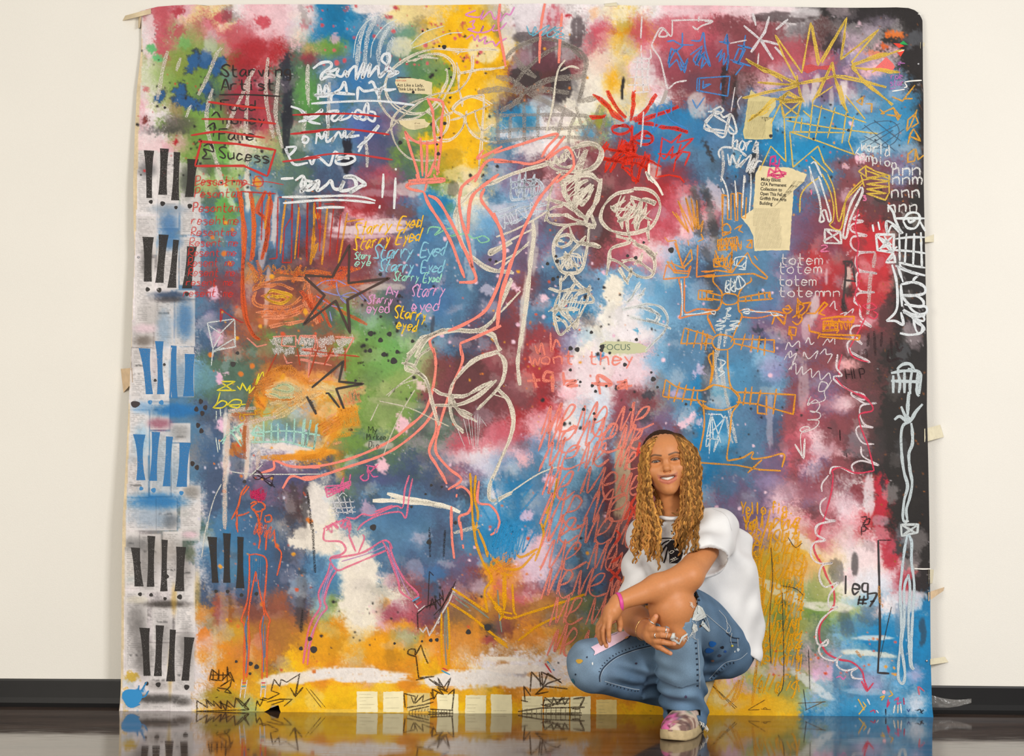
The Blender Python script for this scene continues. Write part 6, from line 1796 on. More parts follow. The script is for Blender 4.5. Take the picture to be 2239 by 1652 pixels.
# ME ME ME lettering, coral chalk
ME = (246, 140, 120)
def me_word(tile, x, y, s, w_=6, last=True):
    """tall slanted M followed by a looped e"""
    k = s
    pts = [(-.05, .1), (.12, -.95), (.22, .0), (.38, -.6), (.52, -1.0), (.5, .05)]
    e = [(.58, -.25), (.9, -.45), (.98, -.75), (.8, -.82), (.62, -.45), (.6, -.05), (.85, .1), (1.25, -.12)]
    ro = wr.uniform(-.16, .1); sx_ = wr.uniform(.85, 1.2)
    def j(q):
        a_, b_ = (q[0] + wr.uniform(-.05, .05)) * k * sx_, (q[1] + wr.uniform(-.08, .08)) * k
        return (x + a_ - b_ * .22, y + b_ + a_ * ro)
    return [(tile, np.array([j(q) for q in pts]), True), (tile, np.array([j(q) for q in e]), True)]
draw('handwriting', ME, 5, 'chalk', lines("7 370 1550 400 1620 430 1530 460 1640\n7 510 1430 520 1600 560 1500 600 1560\n11 385 0 395 40\n11 520 0 530 40") + write(11, 'wont they', 320, 150, 120, 960, jit=.8))
draw('handwriting', ME, 9, 'chalk', lines("11 300 300 420 290\n11 350 230 385 360\n11 540 230 470 220 450 290 530 300\n11 530 220 530 400\n11 625 220 635 340\n11 640 300 740 300 660 340 760 340\n11 880 320 1060 330 940 250 960 420\n11 1110 310 1190 310 1120 360 1250 340\n11 1190 280 1200 380"))
rows = [(11, 440, 760, 260, [(0, 1), (300, 1), (640, .95)]), (11, 430, 900, 260, [(0, 1), (340, 1), (700, .8)]), (11, 440, 1080, 230, [(0, 1.1), (340, 1), (660, .8)]),
        (11, 440, 1310, 230, [(0, 1.1), (350, 1.1), (680, .8)]), (11, 440, 1560, 260, [(0, 1.1), (400, 1.1), (720, .7)])]
for (tile, x, y, s, ws) in rows:
    it = []
    for (dx, f_) in ws: it += me_word(tile, x + dx, y, s * f_)
    draw('handwriting', ME, 5, 'chalk', it, wob=.4)
for (y, xs) in [(150, [(345, 190), (600, 190), (830, 150)]), (330, [(350, 200), (670, 190), (820, 120)]), (520, [(340, 200), (560, 190), (800, 120)]), (720, [(395, 180), (660, 180)]), (930, [(390, 190), (620, 170)])]:
    it = []
    for (x, s) in xs: it += me_word(15, x, y, s)
    draw('handwriting', ME, 4.8, 'chalk', it, wob=.4)
draw('handwriting', (238, 84, 66), 7, 'chalk', lines("11 1300 1600 1280 1500 1240 1420 1290 1330\n11 1200 1600 1280 1420\n11 1180 1550 1250 1400\n15 850 160 890 100 860 60\n15 830 290 900 240\n15 810 330 900 420\n15 900 330 820 420\n11 1290 980 1320 850\n11 1290 930 1350 960"))
# yellow repeated words lower right
YL = (242, 172, 30)
draw('handwriting', YL, 4.2, 'chalk', write(12, 'Yello fig', 330, 1500, 110, 420, jit=.7) + write(12, 'Yello fig', 350, 1640, 120, 500, jit=.7))
for (y, x, wd) in [(50, 270, 400), (130, 300, 370), (210, 280, 400), (300, 270, 430), (400, 300, 400), (480, 290, 410), (570, 300, 400), (650, 320, 380), (760, 340, 330), (850, 360, 320), (920, 360, 320), (1010, 380, 300), (1200, 330, 320)]:
    draw('handwriting', YL, 4.6, 'chalk', write(16, 'Yellofig', x, y, 130, wd, slant=.25, jit=1.3))
draw('yellow_scrawl', YL, 5.5, 'dry', lines("16 330 100 310 300 330 500 330 700 350 900\n16 400 200 410 500 420 780\n16 430 300 400 600 380 900 360 1100\n16 600 350 610 600 640 800\n16 660 900 650 1100 670 1200\n16 700 230 720 300 690 420 700 520\n16 60 1130 140 1250 250 1120 180 1300\n16 280 1090 230 1240 140 1300\n16 370 1000 350 1180 340 1290"))
draw('pencil_line', (60, 60, 60), 2, 'pencil', lines("16 470 180 480 400 460 700 470 1000\n16 735 900 745 1180\n16 550 500 560 1100 520 1230\n16 1320 600 1280 780 1240 960\n16 540 450 640 470 700 520\n16 590 110 640 180 690 150\n16 700 1180 720 1330"))
draw('handwriting', (48, 42, 42), 4.4, 'marker', write(16, 'leg', 980, 510, 130, 190) + write(16, '#7', 1080, 600, 90, 140))
draw('marker_line', (44, 36, 38), 4.6, 'marker', lines("L16 1225 130 1235 480 1240 800 1230 960 1225 1065 1305 1070"))
draw('handwriting', (70, 56, 60), 3, 'chalk', write(16, 'PJ', 1105, 95, 60, 90) + write(16, '70', 1100, 30, 60, 100))
draw('orange_dash', (206, 140, 60), 7, 'dry', lines("16 1070 910 1110 960\n16 1230 450 1240 560 1260 600"))
# confetti marks at the foot, right
CF = [("L16 1085 1250 1130 1330", (240, 190, 60)), ("L16 1120 1270 1140 1300 1090 1360", (236, 196, 90)), ("L16 1150 1250 1170 1290", (230, 226, 226)), ("16 1240 1240 1270 1230 1250 1260", (240, 190, 50)), ("L16 1310 1190 1330 1220 1300 1235", (236, 180, 60)),
      ("L16 1300 1250 1290 1310 1310 1270", (214, 70, 110)), ("L16 1340 1260 1370 1240 1360 1290 1390 1270", (220, 80, 130)), ("L16 1405 1240 1410 1290", (190, 50, 90)), ("L16 1345 1290 1335 1350", (236, 230, 220)), ("L16 1367 1290 1365 1350", (232, 210, 180)), ("L16 1385 1285 1390 1350", (240, 238, 230)),
      ("L16 1280 1320 1282 1365", (50, 50, 60)), ("L16 1430 1320 1440 1340 1450 1320", (40, 70, 140)), ("L16 1500 1330 1520 1320 1530 1340 1545 1325", (44, 44, 54)), ("L16 1515 1340 1540 1350", (44, 44, 54)), ("L16 1505 1160 1515 1220", (222, 100, 110)), ("L16 1510 1160 1550 1195", (222, 100, 110)), ("16 1170 1340 1200 1330 1205 1350", (214, 60, 90)), ("L16 1215 1330 1230 1350", (236, 230, 230)), ("16 930 1100 960 1090 980 1110 1000 1090", (214, 120, 180))]
for (t_, c_) in CF: draw('confetti_mark', c_, 4, 'chalk', lines(t_))
shapes('paint_blot', (238, 180, 190), 'marker', [(16, drop(1267, 1202, 14, e=.9))])
# rubbed scribbles: back and forth zigzags
zr = random.Random(9)
def scrub(name, col, w_, kind, tile, cx, cy, rx, ry, n, ang=0.0):
    ca, sa = math.cos(math.radians(ang)), math.sin(math.radians(ang)); pts = []
    for i in range(n):
        u = -1 + 2 * i / (n - 1); v_ = (1 if i % 2 else -1) * zr.uniform(.6, 1)
        x, y = u * rx + zr.uniform(-.1, .1) * rx, v_ * ry
        pts.append((cx + x * ca - y * sa, cy + x * sa + y * ca))
    draw(name, col, w_, kind, [(tile, np.array(pts), True)])
for (x, y) in [(1500, 1505), (1600, 1500), (1740, 1500), (1830, 1510), (1520, 1590), (1620, 1600), (1760, 1595)]: scrub('mask_teeth', (226, 218, 214), 4, 'dry', 5, x, y, 46, 40, 9, -20)
for (x, y) in [(40, 1510), (180, 1510), (250, 1500), (360, 1510), (420, 1500), (60, 1600), (180, 1610), (330, 1600)]: scrub('mask_teeth', (230, 222, 216), 4, 'dry', 6, x, y, 44, 40, 9, -20)
for (t_, x, y, rx, ry, n, a_, c_) in [(5, 1560, 860, 200, 40, 13, 2, (206, 130, 60)), (5, 1320, 940, 80, 60, 9, 30, (232, 150, 70)), (5, 1560, 1240, 200, 30, 13, -4, (236, 130, 70)), (6, 130, 1150, 120, 60, 11, 30, (236, 110, 60)), (6, 300, 930, 130, 50, 11, -15, (240, 110, 56)),
                                      (9, 1400, 330, 50, 110, 9, 70, (226, 140, 60)), (9, 1600, 230, 150, 40, 11, 6, (230, 150, 70)), (10, 420, 460, 110, 60, 11, -10, (240, 150, 100)), (10, 260, 700, 60, 120, 11, 60, (238, 150, 60)), (10, 420, 620, 90, 90, 11, -12, (240, 160, 44)), (9, 1750, 420, 120, 60, 11, -25, (240, 190, 120)),
                                      (13, 1090, 60, 70, 50, 9, 20, (240, 110, 70)), (9, 1340, 1330, 70, 50, 11, 0, (210, 50, 90)), (10, 330, 1600, 110, 50, 9, -20, (240, 120, 160)), (10, 330, 1280, 110, 30, 11, -15, (240, 110, 160)), (14, 1410, 340, 90, 60, 9, 20, (240, 160, 40)), (15, 60, 300, 60, 80, 9, 60, (240, 150, 60))]:
    scrub('rubbed_chalk', c_, 4, 'dry', t_, x, y, rx, ry, n, a_)
for (t_, x, y, rx, ry, n, a_, c_) in [(7, 300, 130, 110, 90, 11, 0, (206, 216, 226)), (7, 230, 370, 190, 70, 13, -22, (214, 218, 226)), (7, 740, 150, 110, 110, 11, 50, (236, 226, 206)), (7, 700, 800, 110, 70, 11, -10, (232, 222, 204)), (7, 700, 1170, 130, 90, 11, 20, (226, 226, 216)), (7, 1230, 340, 150, 110, 13, 30, (236, 226, 206)),
                                      (3, 640, 1420, 150, 50, 11, -15, (236, 226, 206)), (14, 1420, 200, 100, 90, 13, 0, (60, 150, 206)), (15, 120, 110, 130, 110, 15, 20, (50, 150, 206)), (3, 1200, 1340, 90, 70, 13, 20, (232, 56, 36)), (3, 1290, 1460, 120, 60, 13, 10, (232, 56, 36)), (8, 230, 640, 110, 60, 13, 0, (240, 160, 40)), (8, 180, 780, 90, 50, 11, 10, (240, 160, 40)), (8, 1200, 1370, 140, 60, 13, 0, (240, 150, 40))]:
    scrub('rubbed_chalk', c_, 3, 'chalk', t_, x, y, rx, ry, n, a_)
for k in range(0, 9, 2): draw('handwriting', YL, 4.2, 'dry', [(16, np.array([(310 + 42 * k + zr.uniform(-12, 12) + 14 * math.sin(i * 1.3 + k), 60 + i * 95 + zr.uniform(-20, 20)) for i in range(10)]), True)])
# torn edges that show white paper
draw('torn_edge', (236, 232, 224), 2.6, 'marker', lines("4 1800 750 1850 742 1950 738\n4 1800 755 1820 790 1795 800\n4 1690 830 1800 815\n4 1920 135 1950 140\n16 1480 330 1540 333 1595 332"))
shapes('torn_patch', (236, 108, 104), 'paint', [(4, [1640, 520, 1700, 580, 1715, 610, 1690, 655, 1520, 635])])
shapes('torn_patch', (34, 156, 76), 'marker', [(4, [1790, 375, 1832, 415, 1750, 405])])
shapes('torn_patch', (226, 62, 40), 'marker', [(4, [1700, 395, 1760, 400, 1800, 425, 1750, 440]), (4, [1735, 480, 1800, 465, 1765, 520])])
shapes('torn_patch', (238, 234, 224), 'marker', [(4, [1740, 465, 1800, 455, 1790, 475, 1750, 480])])
shapes('torn_patch', (196, 72, 74), 'paint', [(4, [890, 600, 960, 580, 1030, 600, 1165, 585, 1165, 640, 1030, 625, 930, 665, 890, 640])])
# ------------------------------------------------------------------ pasted paper, notes, tape
rc = random.Random(17)
for (x0, y0, x1, y1) in PAPERS:
    nc, nr = max(4, int((x1 - x0) / 2)), max(4, int((y1 - y0) / 2))
    sk = rc.uniform(-.012, .012)
    gx_, gy_ = np.meshgrid(np.linspace(x0, x1, nc), np.linspace(y0, y1, nr))
    px = np.maximum(gx_ + sk * (gy_ - (y0 + y1) / 2), np.interp(gy_, *xl_tab) + 1.5)
    curl = .0002 * (np.abs((gx_ - (x0 + x1) / 2) / (x1 - x0)) * 2) ** 6 + .0001 * (np.abs((gy_ - (y0 + y1) / 2) / (y1 - y0)) * 2) ** 8
    P = sheet(px, gy_, .00078 + rc.uniform(0, .0002) + curl)
    o = mesh_obj('newspaper_scrap', P.reshape(-1, 3), grid_faces(nr, nc), m_sheet, smooth=True)
    set_color(o, sample(px, gy_).reshape(-1, 3)); adopt(o)

def scrap(name, tile, pts, mt, lift, thick=.0004):
    """torn paper with a ragged rim and a little thickness"""
    ox, oy, s = TL[tile]
    p = np.array(pts, float).reshape(-1, 2) / s + [ox, oy]
    q = []
    for i in range(len(p)):
        a, b_ = p[i], p[(i + 1) % len(p)]
        n = max(2, int(np.linalg.norm(b_ - a) / 4))
        for k in range(n):
            t = k / n; c = a * (1 - t) + b_ * t
            q.append(c + (np.array([rc.uniform(-.7, .7), rc.uniform(-.7, .7)]) if k else 0))
    q = np.array(q); n = len(q)
    # inner grid points so that the paper follows the bend of the sheet
    c0 = q.mean(0); rings = [c0 + (q - c0) * s_ for s_ in (1, .8, .6, .4, .2)]
    allq = np.vstack(rings + [c0[None]])
    top = sheet(allq[:, 0], allq[:, 1], lift); bot = sheet(q[:, 0], q[:, 1], lift - thick)
    m_ = len(allq); f = []
    for r_ in range(4):
        for i in range(n): f.append((r_ * n + i, r_ * n + (i + 1) % n, (r_ + 1) * n + (i + 1) % n, (r_ + 1) * n + i))
    f += [(4 * n + i, 4 * n + (i + 1) % n, 5 * n) for i in range(n)]
    f += [(i, m_ + i, m_ + (i + 1) % n, (i + 1) % n) for i in range(n)]
    o = mesh_obj(name, np.vstack([top, bot]), f, mt); adopt(o)
    return o
def print_on(parent, tile, s, x, y, size, col, stretch=1.0, bold=0.0, rot=0.0, lift=.00127):
    v2, f = text_mesh(s, 1.0, bold)
    ox, oy, sc = TL[tile]
    k = size / sc
    c_, s_ = math.cos(rot), math.sin(rot)
    X = ox + x / sc + (v2[:, 0] * stretch * c_ + v2[:, 1] * s_) * k
    Y = oy + y / sc + (v2[:, 0] * stretch * s_ - v2[:, 1] * c_) * k
    o = mesh_obj('printed_line', sheet(X, Y, lift), f, mat('ink_%d_%d_%d' % col, lin(*col), rough=.7, spec=.1)); adopt(o, parent)
    return o
m_news = mat('newsprint', lin(222, 206, 164), rough=.85, spec=.1, nscale=60, namt=.08)
m_news2 = mat('newsprint_aged', lin(206, 192, 140), rough=.85, spec=.1, nscale=60, namt=.1)
m_note = mat('note_paper', lin(244, 233, 190), rough=.85, spec=.1, nscale=40, namt=.07)
m_note2 = mat('note_paper_stained', lin(226, 200, 130), rough=.85, spec=.1, nscale=40, namt=.14)
INK = (44, 40, 36)
cl = scrap('newspaper_clipping', 2, [845, 708, 960, 700, 1080, 712, 1175, 740, 1175, 850, 1080, 845, 880, 830, 840, 740], m_news, .0012)
cl['label'] = 'torn headline clipping about acting like a lady'
print_on(cl, 2, 'Act Like a Lady,', 858, 776, 38, INK, .98, .015, .012); print_on(cl, 2, 'Think Like a Boss', 858, 812, 38, INK, .93, .015, .012)
print_on(cl, 2, 'NEW IDEA', 846, 731, 20, (190, 60, 50), 1.0, .01)
scrap('newspaper_scrap', 2, [860, 690, 985, 694, 985, 702, 862, 700], mat('ink_strip', lin(70, 58, 52), rough=.8), .00125)
cl = scrap('newspaper_clipping', 2, [870, 1078, 1000, 1072, 1110, 1070, 1118, 1092, 1160, 1108, 1130, 1145, 1020, 1168, 960, 1160, 890, 1120], m_news, .0012)
print_on(cl, 2, 'all eat', 1015, 1115, 22, (110, 80, 60))
for k in range(4): print_on(cl, 2, 'to the wall, and one more line', 1015, 1130 + k * 9, 8, (120, 104, 84))
cl = scrap('newspaper_clipping', 4, [420, 812, 480, 862, 645, 885, 645, 960, 600, 1020, 555, 1100, 615, 1060, 612, 1252, 470, 1262, 362, 1255, 348, 1190, 362, 1130, 392, 905], m_news2, .0012)
cl['label'] = 'yellowed column of small print pasted by the yellow crown'
for k in range(26):
    y = 925 + k * 12.6
    x0, x1 = (388 if k < 20 else 370), (640 if k < 7 else (560 if k < 13 else 600))
    print_on(cl, 4, ('lines of the daily news set very small here again and again in columns')[k % 9:][:int((x1 - x0) / 5.0)], x0, y, 10, (104, 94, 70), 1.0)
cl = scrap('newspaper_clipping', 8, [500, -78, 600, -60, 760, -58, 925, 5, 900, 72, 812, 62, 806, 150, 795, 300, 770, 692, 620, 690, 452, 696, 440, 555, 395, 470, 330, 392, 400, 345, 440, 320, 450, 200, 462, 0], m_news, .0012)
cl['label'] = 'large newspaper clipping with bold headline beside the totem drawing'
for k, (s_, st) in enumerate([('Micky Elliott', .92), ('CFA Permanent', .92), ('Collection to', .94), ('Open This Fall at', .88), ('Griffith Fine Arts', .90), ('Building', .95)]):
    print_on(cl, 8, s_, 510 - k * 2.5, 62 + k * 43, 42, INK, st * .92, .028, .055)
for k in range(29):
    y = 320 + k * 12.5
    if y > 400 or True:
        print_on(cl, 8, 'the collection of prints and paintings shown along the hall in september'[k % 11:][:56], (455 if y > 470 else 440), y, 10.5, (110, 98, 76), 1.04)
fo = scrap('newspaper_clipping', 7, [960, 1530, 1010, 1512, 1200, 1512, 1320, 1530, 1400, 1570, 1380, 1610, 1250, 1622, 1040, 1618, 965, 1600], mat('pale_green_card', lin(196, 196, 158), rough=.8), .0012)
print_on(fo, 7, 'FOCUS', 975, 1590, 78, (104, 120, 104), 1.05, .0, 0)
NOTES = [(14, 390, 1195, 537, 1340), (14, 575, 1197, 717, 1342), (14, 745, 1205, 905, 1335), (14, 955, 1215, 1105, 1355), (14, 1150, 1222, 1297, 1362), (14, 1337, 1217, 1484, 1357),
         (15, 200, 1232, 345, 1368), (15, 352, 1240, 530, 1368), (15, 540, 1235, 682, 1370), (15, 722, 1255, 866, 1374)]
for k, (t_, x0, y0, x1, y1) in enumerate(NOTES):
    d = rc.uniform(-5, 5)
    o = scrap('note_square', t_, [x0 + d, y0, x1 + d, y0 + rc.uniform(-3, 3), x1, y1, x0, y1 + rc.uniform(-3, 3)], m_note2 if k in (2, 9) else m_note, .0012)
    for r_ in range(5):
        if rc.random() < .7:
            yy = y0 + 20 + r_ * 24
            st = lines("L%d %f %f %f %f" % (t_, x0 + 14, yy, x0 + 14 + rc.uniform(30, (x1 - x0) - 26), yy + rc.uniform(-2, 2)))
            ln_ = draw('pencil_note', (176, 164, 128), .8, 'pencil', st, lift=.00124); ln_.parent = o; ln_.matrix_parent_inverse = o.matrix_world.inverted() @ Matrix.Identity(4)
# blue paint splat with its runs, black glossy stains
draw('paint_run', (40, 128, 186), 3.4, 'marker', lines("13 190 1200 205 1175 208 1152\n13 225 1190 250 1150 262 1130\n13 210 1240 250 1230 275 1190\n13 180 1300 215 1285"))
shapes('paint_splat', (42, 138, 198), 'marker', [(13, drop(160, 1240, 66, 22, 1.05))], lift=.0019)

m_tape = mat('masking_tape', lin(226, 196, 158), rough=.55, spec=.3, nscale=70, namt=.12, bump=.3, bscale=120)
m_tape2 = mat('cream_tape', lin(232, 222, 192), rough=.5, spec=.35, nscale=90, namt=.06, bump=.4, bscale=90)
m_clear = mat('clear_tape', lin(226, 222, 216), rough=.12, spec=.7, bump=.6, bscale=70)
m_clear.node_tree.nodes['Principled BSDF'].inputs['Alpha'].default_value = .22
def tape(name, quad, mt, out=.006, seed=0, wall_far=True, crumple=.0015):
    """strip from the sheet edge to the wall; quad = four photo corners, the first two on the sheet"""
    r = np.random.default_rng(seed)
    q = np.array(quad, float); n, m_ = 9, 5
    U, V = np.meshgrid(np.linspace(0, 1, n), np.linspace(0, 1, m_))
    px = (q[0, 0] * (1 - V) + q[1, 0] * V) * (1 - U) + (q[3, 0] * (1 - V) + q[2, 0] * V) * U
    py = (q[0, 1] * (1 - V) + q[1, 1] * V) * (1 - U) + (q[3, 1] * (1 - V) + q[2, 1] * V) * U
    S = sheet(px, py, .004)[..., 1]
    Yd = S * (1 - U ** .8) + (-.0012) * U ** .8 - out * np.sin(np.pi * U) + r.uniform(-1, 1, U.shape) * crumple * np.sin(np.pi * np.clip(U, 0, 1))
    P = at_depth(px, py, np.minimum(Yd, -.0008))
    Bq = P.copy(); Bq[..., 1] += .0005
    k = n * m_
    f = grid_faces(m_, n).tolist() + [[a + k for a in g_][::-1] for g_ in grid_faces(m_, n).tolist()]
    o = mesh_obj(name, np.vstack([P.reshape(-1, 3), Bq.reshape(-1, 3)]), f, mt, smooth=True); adopt(o)
    return o
tape('tape', [(288, 804), (290, 835), (270, 858), (264, 806)], m_tape, .004, 1)
tape('tape', [(2012, 523), (2012, 529), (2042, 529), (2042, 512)], m_tape2, .012, 2)
tape('tape', [(2021, 937), (2021, 966), (2064, 955), (2056, 928)], m_tape2, .010, 3, crumple=.006)
tape('tape', [(2030, 1243), (2030, 1276), (2039, 1274), (2042, 1245)], m_tape2, .003, 4)
tape('tape', [(2030, 1294), (2030, 1314), (2063, 1291), (2065, 1283)], m_tape, .016, 5)
tape('tape', [(2034, 1440), (2034, 1453), (2074, 1447), (2066, 1435)], m_tape2, .004, 6)
tape('tape', [(1322, 13), (1350, 13), (1348, 5), (1322, 8)], m_tape2, .004, 7)
tape('tape', [(2012, 92), (2012, 106), (2022, 100), (2022, 93)], m_tape2, .003, 8)
# peeling strip at the upper left corner
tape('peeling_strip', [(330, 19), (330, 30), (268, 45), (274, 34)], m_raw, .030, 9, crumple=.003)
tape('peeling_strip', [(311, 24), (306, 60), (302, 62), (303, 28)], m_raw, .018, 10)
# crumpled clear tape stuck on the baseboard
r_ = np.random.default_rng(4)
U, V = np.meshgrid(np.linspace(0, 1, 22), np.linspace(0, 1, 9))
px = 2032 + 92 * U; py = 1518 + 8 * U + V * (27 * (1 - U) + 9 * U) + 6 * np.sin(3 * U)
P = at_depth(px, py, -.0075 - .010 * (1 - U) * r_.random(U.shape) * np.sin(np.pi * V) - .006 * r_.random(U.shape))
o = mesh_obj('clear_tape', P.reshape(-1, 3), grid_faces(*U.shape), m_clear); adopt(o)
# push pins that hold the sheet
m_pin = mat('steel_pin', lin(190, 190, 194), rough=.3, metal=.9)
for (x, y) in [(2006, 603), (2026, 1444), (2005, 143), (304, 563)]:
    c_ = sheet(np.array(x), np.array(y), .002); th = np.linspace(0, 2 * np.pi, 12, endpoint=False)
    v = [tuple(c_ + [.0042 * math.cos(a), 0, .0042 * math.sin(a)]) for a in th] + [tuple(c_ + [.003 * math.cos(a), -.0024, .003 * math.sin(a)]) for a in th] + [tuple(c_ + [0, -.003, 0])]
    f = [(i, (i + 1) % 12, 12 + (i + 1) % 12, 12 + i) for i in range(12)] + [(12 + i, 12 + (i + 1) % 12, 24) for i in range(12)]
    adopt(mesh_obj('push_pin', v, f, m_pin, smooth=True))
# ------------------------------------------------------------------ smooth solid modelling: blended primitives -> one continuous mesh
def J(px, py, Y): return at_depth(np.array(float(px)), np.array(float(py)), float(Y))
def smin(a, b, k):
    if k <= 0: return np.minimum(a, b)
    h = np.clip(0.5 + 0.5 * (b - a) / k, 0, 1)
    return b * (1 - h) + a * h - k * h * (1 - h)
class Cone:
    def __init__(s, a, b, ra, rb, k=.02, sq=None):
        s.a = np.asarray(a, float); s.b = np.asarray(b, float); s.ra, s.rb, s.k = ra, rb, k
        s.c = (s.a + s.b) / 2; s.R = np.linalg.norm(s.b - s.a) / 2 + max(ra, rb)
    def d(s, p):
        ba = s.b - s.a; t = np.clip(((p - s.a) @ ba) / (ba @ ba + 1e-12), 0, 1)
        return np.linalg.norm(p - s.a - t[:, None] * ba, axis=1) - (s.ra + (s.rb - s.ra) * t)
class Ell:
    def __init__(s, c, r, M=None, k=.02):
        s.c = np.asarray(c, float); s.r = np.asarray(r, float); s.M = np.eye(3) if M is None else np.asarray(M); s.k = k
        s.R = max(r)
    def d(s, p):
        q = (p - s.c) @ s.M                     # columns of M are the local axes
        k0 = np.linalg.norm(q / s.r, axis=1); k1 = np.linalg.norm(q / (s.r * s.r), axis=1)
        return k0 * (k0 - 1) / (k1 + 1e-9)
class Cut:
    """carve: subtract another primitive, softly"""
    def __init__(s, prim, k=.004): s.p, s.k = prim, k; s.c, s.R = prim.c, prim.R; s.cut = True
    def d(s, p): return s.p.d(p)
def field(prims, p, post=None):
    d = None
    for q in prims:
        if getattr(q, 'cut', False):
            if d is not None: d = -smin(-d, q.d(p), q.k)
        else:
            e = q.d(p); d = e if d is None else smin(d, e, q.k)
    if d is None: d = np.full(len(p), 1.0)
    if post is not None: d = post(p, d)
    return d
def skin_mesh(prims, axes, post=None, margin=.05, B=16):
    """surface nets on a rectilinear grid; blocks far from the surface are skipped"""
    ax = [np.asarray(a, float) for a in axes]; n = [len(a) for a in ax]
    D = np.full(n, 1.0, np.float32)
    Cs = np.array([q.c for q in prims]); Rs = np.array([q.R for q in prims])
    for i in range(0, n[0], B):
        for j in range(0, n[1], B):
            for k in range(0, n[2], B):
                X, Y, Z = ax[0][i:i + B], ax[1][j:j + B], ax[2][k:k + B]
                c = np.array([[(X[0] + X[-1]) / 2, (Y[0] + Y[-1]) / 2, (Z[0] + Z[-1]) / 2]])
                hd = .5 * math.sqrt((X[-1] - X[0]) ** 2 + (Y[-1] - Y[0]) ** 2 + (Z[-1] - Z[0]) ** 2)
                I = np.nonzero(np.linalg.norm(Cs - c[0], axis=1) < Rs + hd + margin)[0]
                near = [prims[q] for q in I if prims[q].d(c)[0] < hd * 1.5 + margin]
                if not near or all(getattr(q, 'cut', False) for q in near): continue
                d0 = field(near, c)[0]
                if d0 > hd * 1.6 + .02: continue
                if d0 < -(hd * 2.0 + .04): D[i:i + B, j:j + B, k:k + B] = -1; continue
                P = np.stack(np.meshgrid(X, Y, Z, indexing='ij'), -1).reshape(-1, 3)
                D[i:i + B, j:j + B, k:k + B] = field(near, P, post).reshape(len(X), len(Y), len(Z))
    S = D < 0
    c8 = np.zeros([m - 1 for m in n], np.uint8)
    for dx in (0, 1):
        for dy in (0, 1):
            for dz in (0, 1): c8 += S[dx:n[0] - 1 + dx, dy:n[1] - 1 + dy, dz:n[2] - 1 + dz]
    act = (c8 > 0) & (c8 < 8)
    idx = np.full(act.shape, -1, np.int32)
    A = np.argwhere(act); idx[tuple(A.T)] = np.arange(len(A))
    acc = np.zeros((len(A), 3)); cnt = np.zeros(len(A))
    cor = [(0, 0, 0), (1, 0, 0), (0, 1, 0), (1, 1, 0), (0, 0, 1), (1, 0, 1), (0, 1, 1), (1, 1, 1)]
    for a in range(8):
        for b_ in range(a + 1, 8):
            da = np.array(cor[b_]) - np.array(cor[a])
            if np.abs(da).sum() != 1: continue
            v0 = D[tuple((A + cor[a]).T)].astype(float); v1 = D[tuple((A + cor[b_]).T)].astype(float)
            m_ = (v0 < 0) != (v1 < 0)
            t = np.where(m_, v0 / np.where(m_, v0 - v1, 1), 0)
            acc += np.where(m_[:, None], np.array(cor[a]) + t[:, None] * da, 0); cnt += m_
    loc = A + acc / cnt[:, None]
    V = np.stack([np.interp(loc[:, q], np.arange(n[q]), ax[q]) for q in range(3)], -1)
    Fc = []
    for axis in range(3):
        o1, o2 = (axis + 1) % 3, (axis + 2) % 3
        s0 = [slice(1, m - 1) for m in n]; s1 = [slice(1, m - 1) for m in n]
        s0[axis] = slice(0, n[axis] - 1); s1[axis] = slice(1, n[axis])
        a_, b_ = S[tuple(s0)], S[tuple(s1)]
        E = np.argwhere(a_ != b_)
        if not len(E): continue
        flip = a_[tuple(E.T)]
        E = E.copy(); E[:, o1] += 1; E[:, o2] += 1
        u = np.zeros(3, int); u[o1] = 1; w = np.zeros(3, int); w[o2] = 1
        q = np.stack([idx[tuple((E - u - w).T)], idx[tuple((E - w).T)], idx[tuple(E.T)], idx[tuple((E - u).T)]], -1)
        q[~flip] = q[~flip][:, ::-1]
        Fc.append(q[(q >= 0).all(1)])
    return V, np.vstack(Fc)
def axis(lo, hi, h, fine=None):
    """coordinates from lo to hi at spacing h, finer inside fine = (a, b, h2)"""
    if fine is None: return np.arange(lo, hi + h, h)
    a, b_, h2 = fine
    return np.concatenate([np.arange(lo, a - h * .5, h), np.arange(a, b_, h2), np.arange(b_, hi + h, h)])
def relax(V, Fq, it=2, w=.5):
    """Laplacian smoothing"""
    n = len(V); e = np.vstack([Fq[:, [0, 1]], Fq[:, [1, 2]], Fq[:, [2, 3]], Fq[:, [3, 0]]])
    e = np.vstack([e, e[:, ::-1]])
    deg = np.bincount(e[:, 0], minlength=n).astype(float)
    for _ in range(it):
        s = np.stack([np.bincount(e[:, 0], V[e[:, 1], k], n) for k in range(3)], -1) / np.maximum(deg, 1)[:, None]
        V = V * (1 - w) + s * w
    return V
def waves(p, freqs):
    d = np.zeros(len(p))
    for (kx, ky, kz, ph, am) in freqs: d += am * np.sin(p[:, 0] * kx + p[:, 1] * ky + p[:, 2] * kz + ph)
    return d
# ------------------------------------------------------------------ the crouching woman
from mathutils.bvhtree import BVHTree
person = empty('person', tuple(at_floor(np.array(1500.), np.array(1600.))))
tag(person, 'crouching person with golden locs, white T-shirt and torn paint-spattered jeans before the painting', 'person')
bpy.context.view_layer.update()
def wear(o, parent=person):
    o.parent = parent; o.matrix_parent_inverse = parent.matrix_world.inverted(); return o
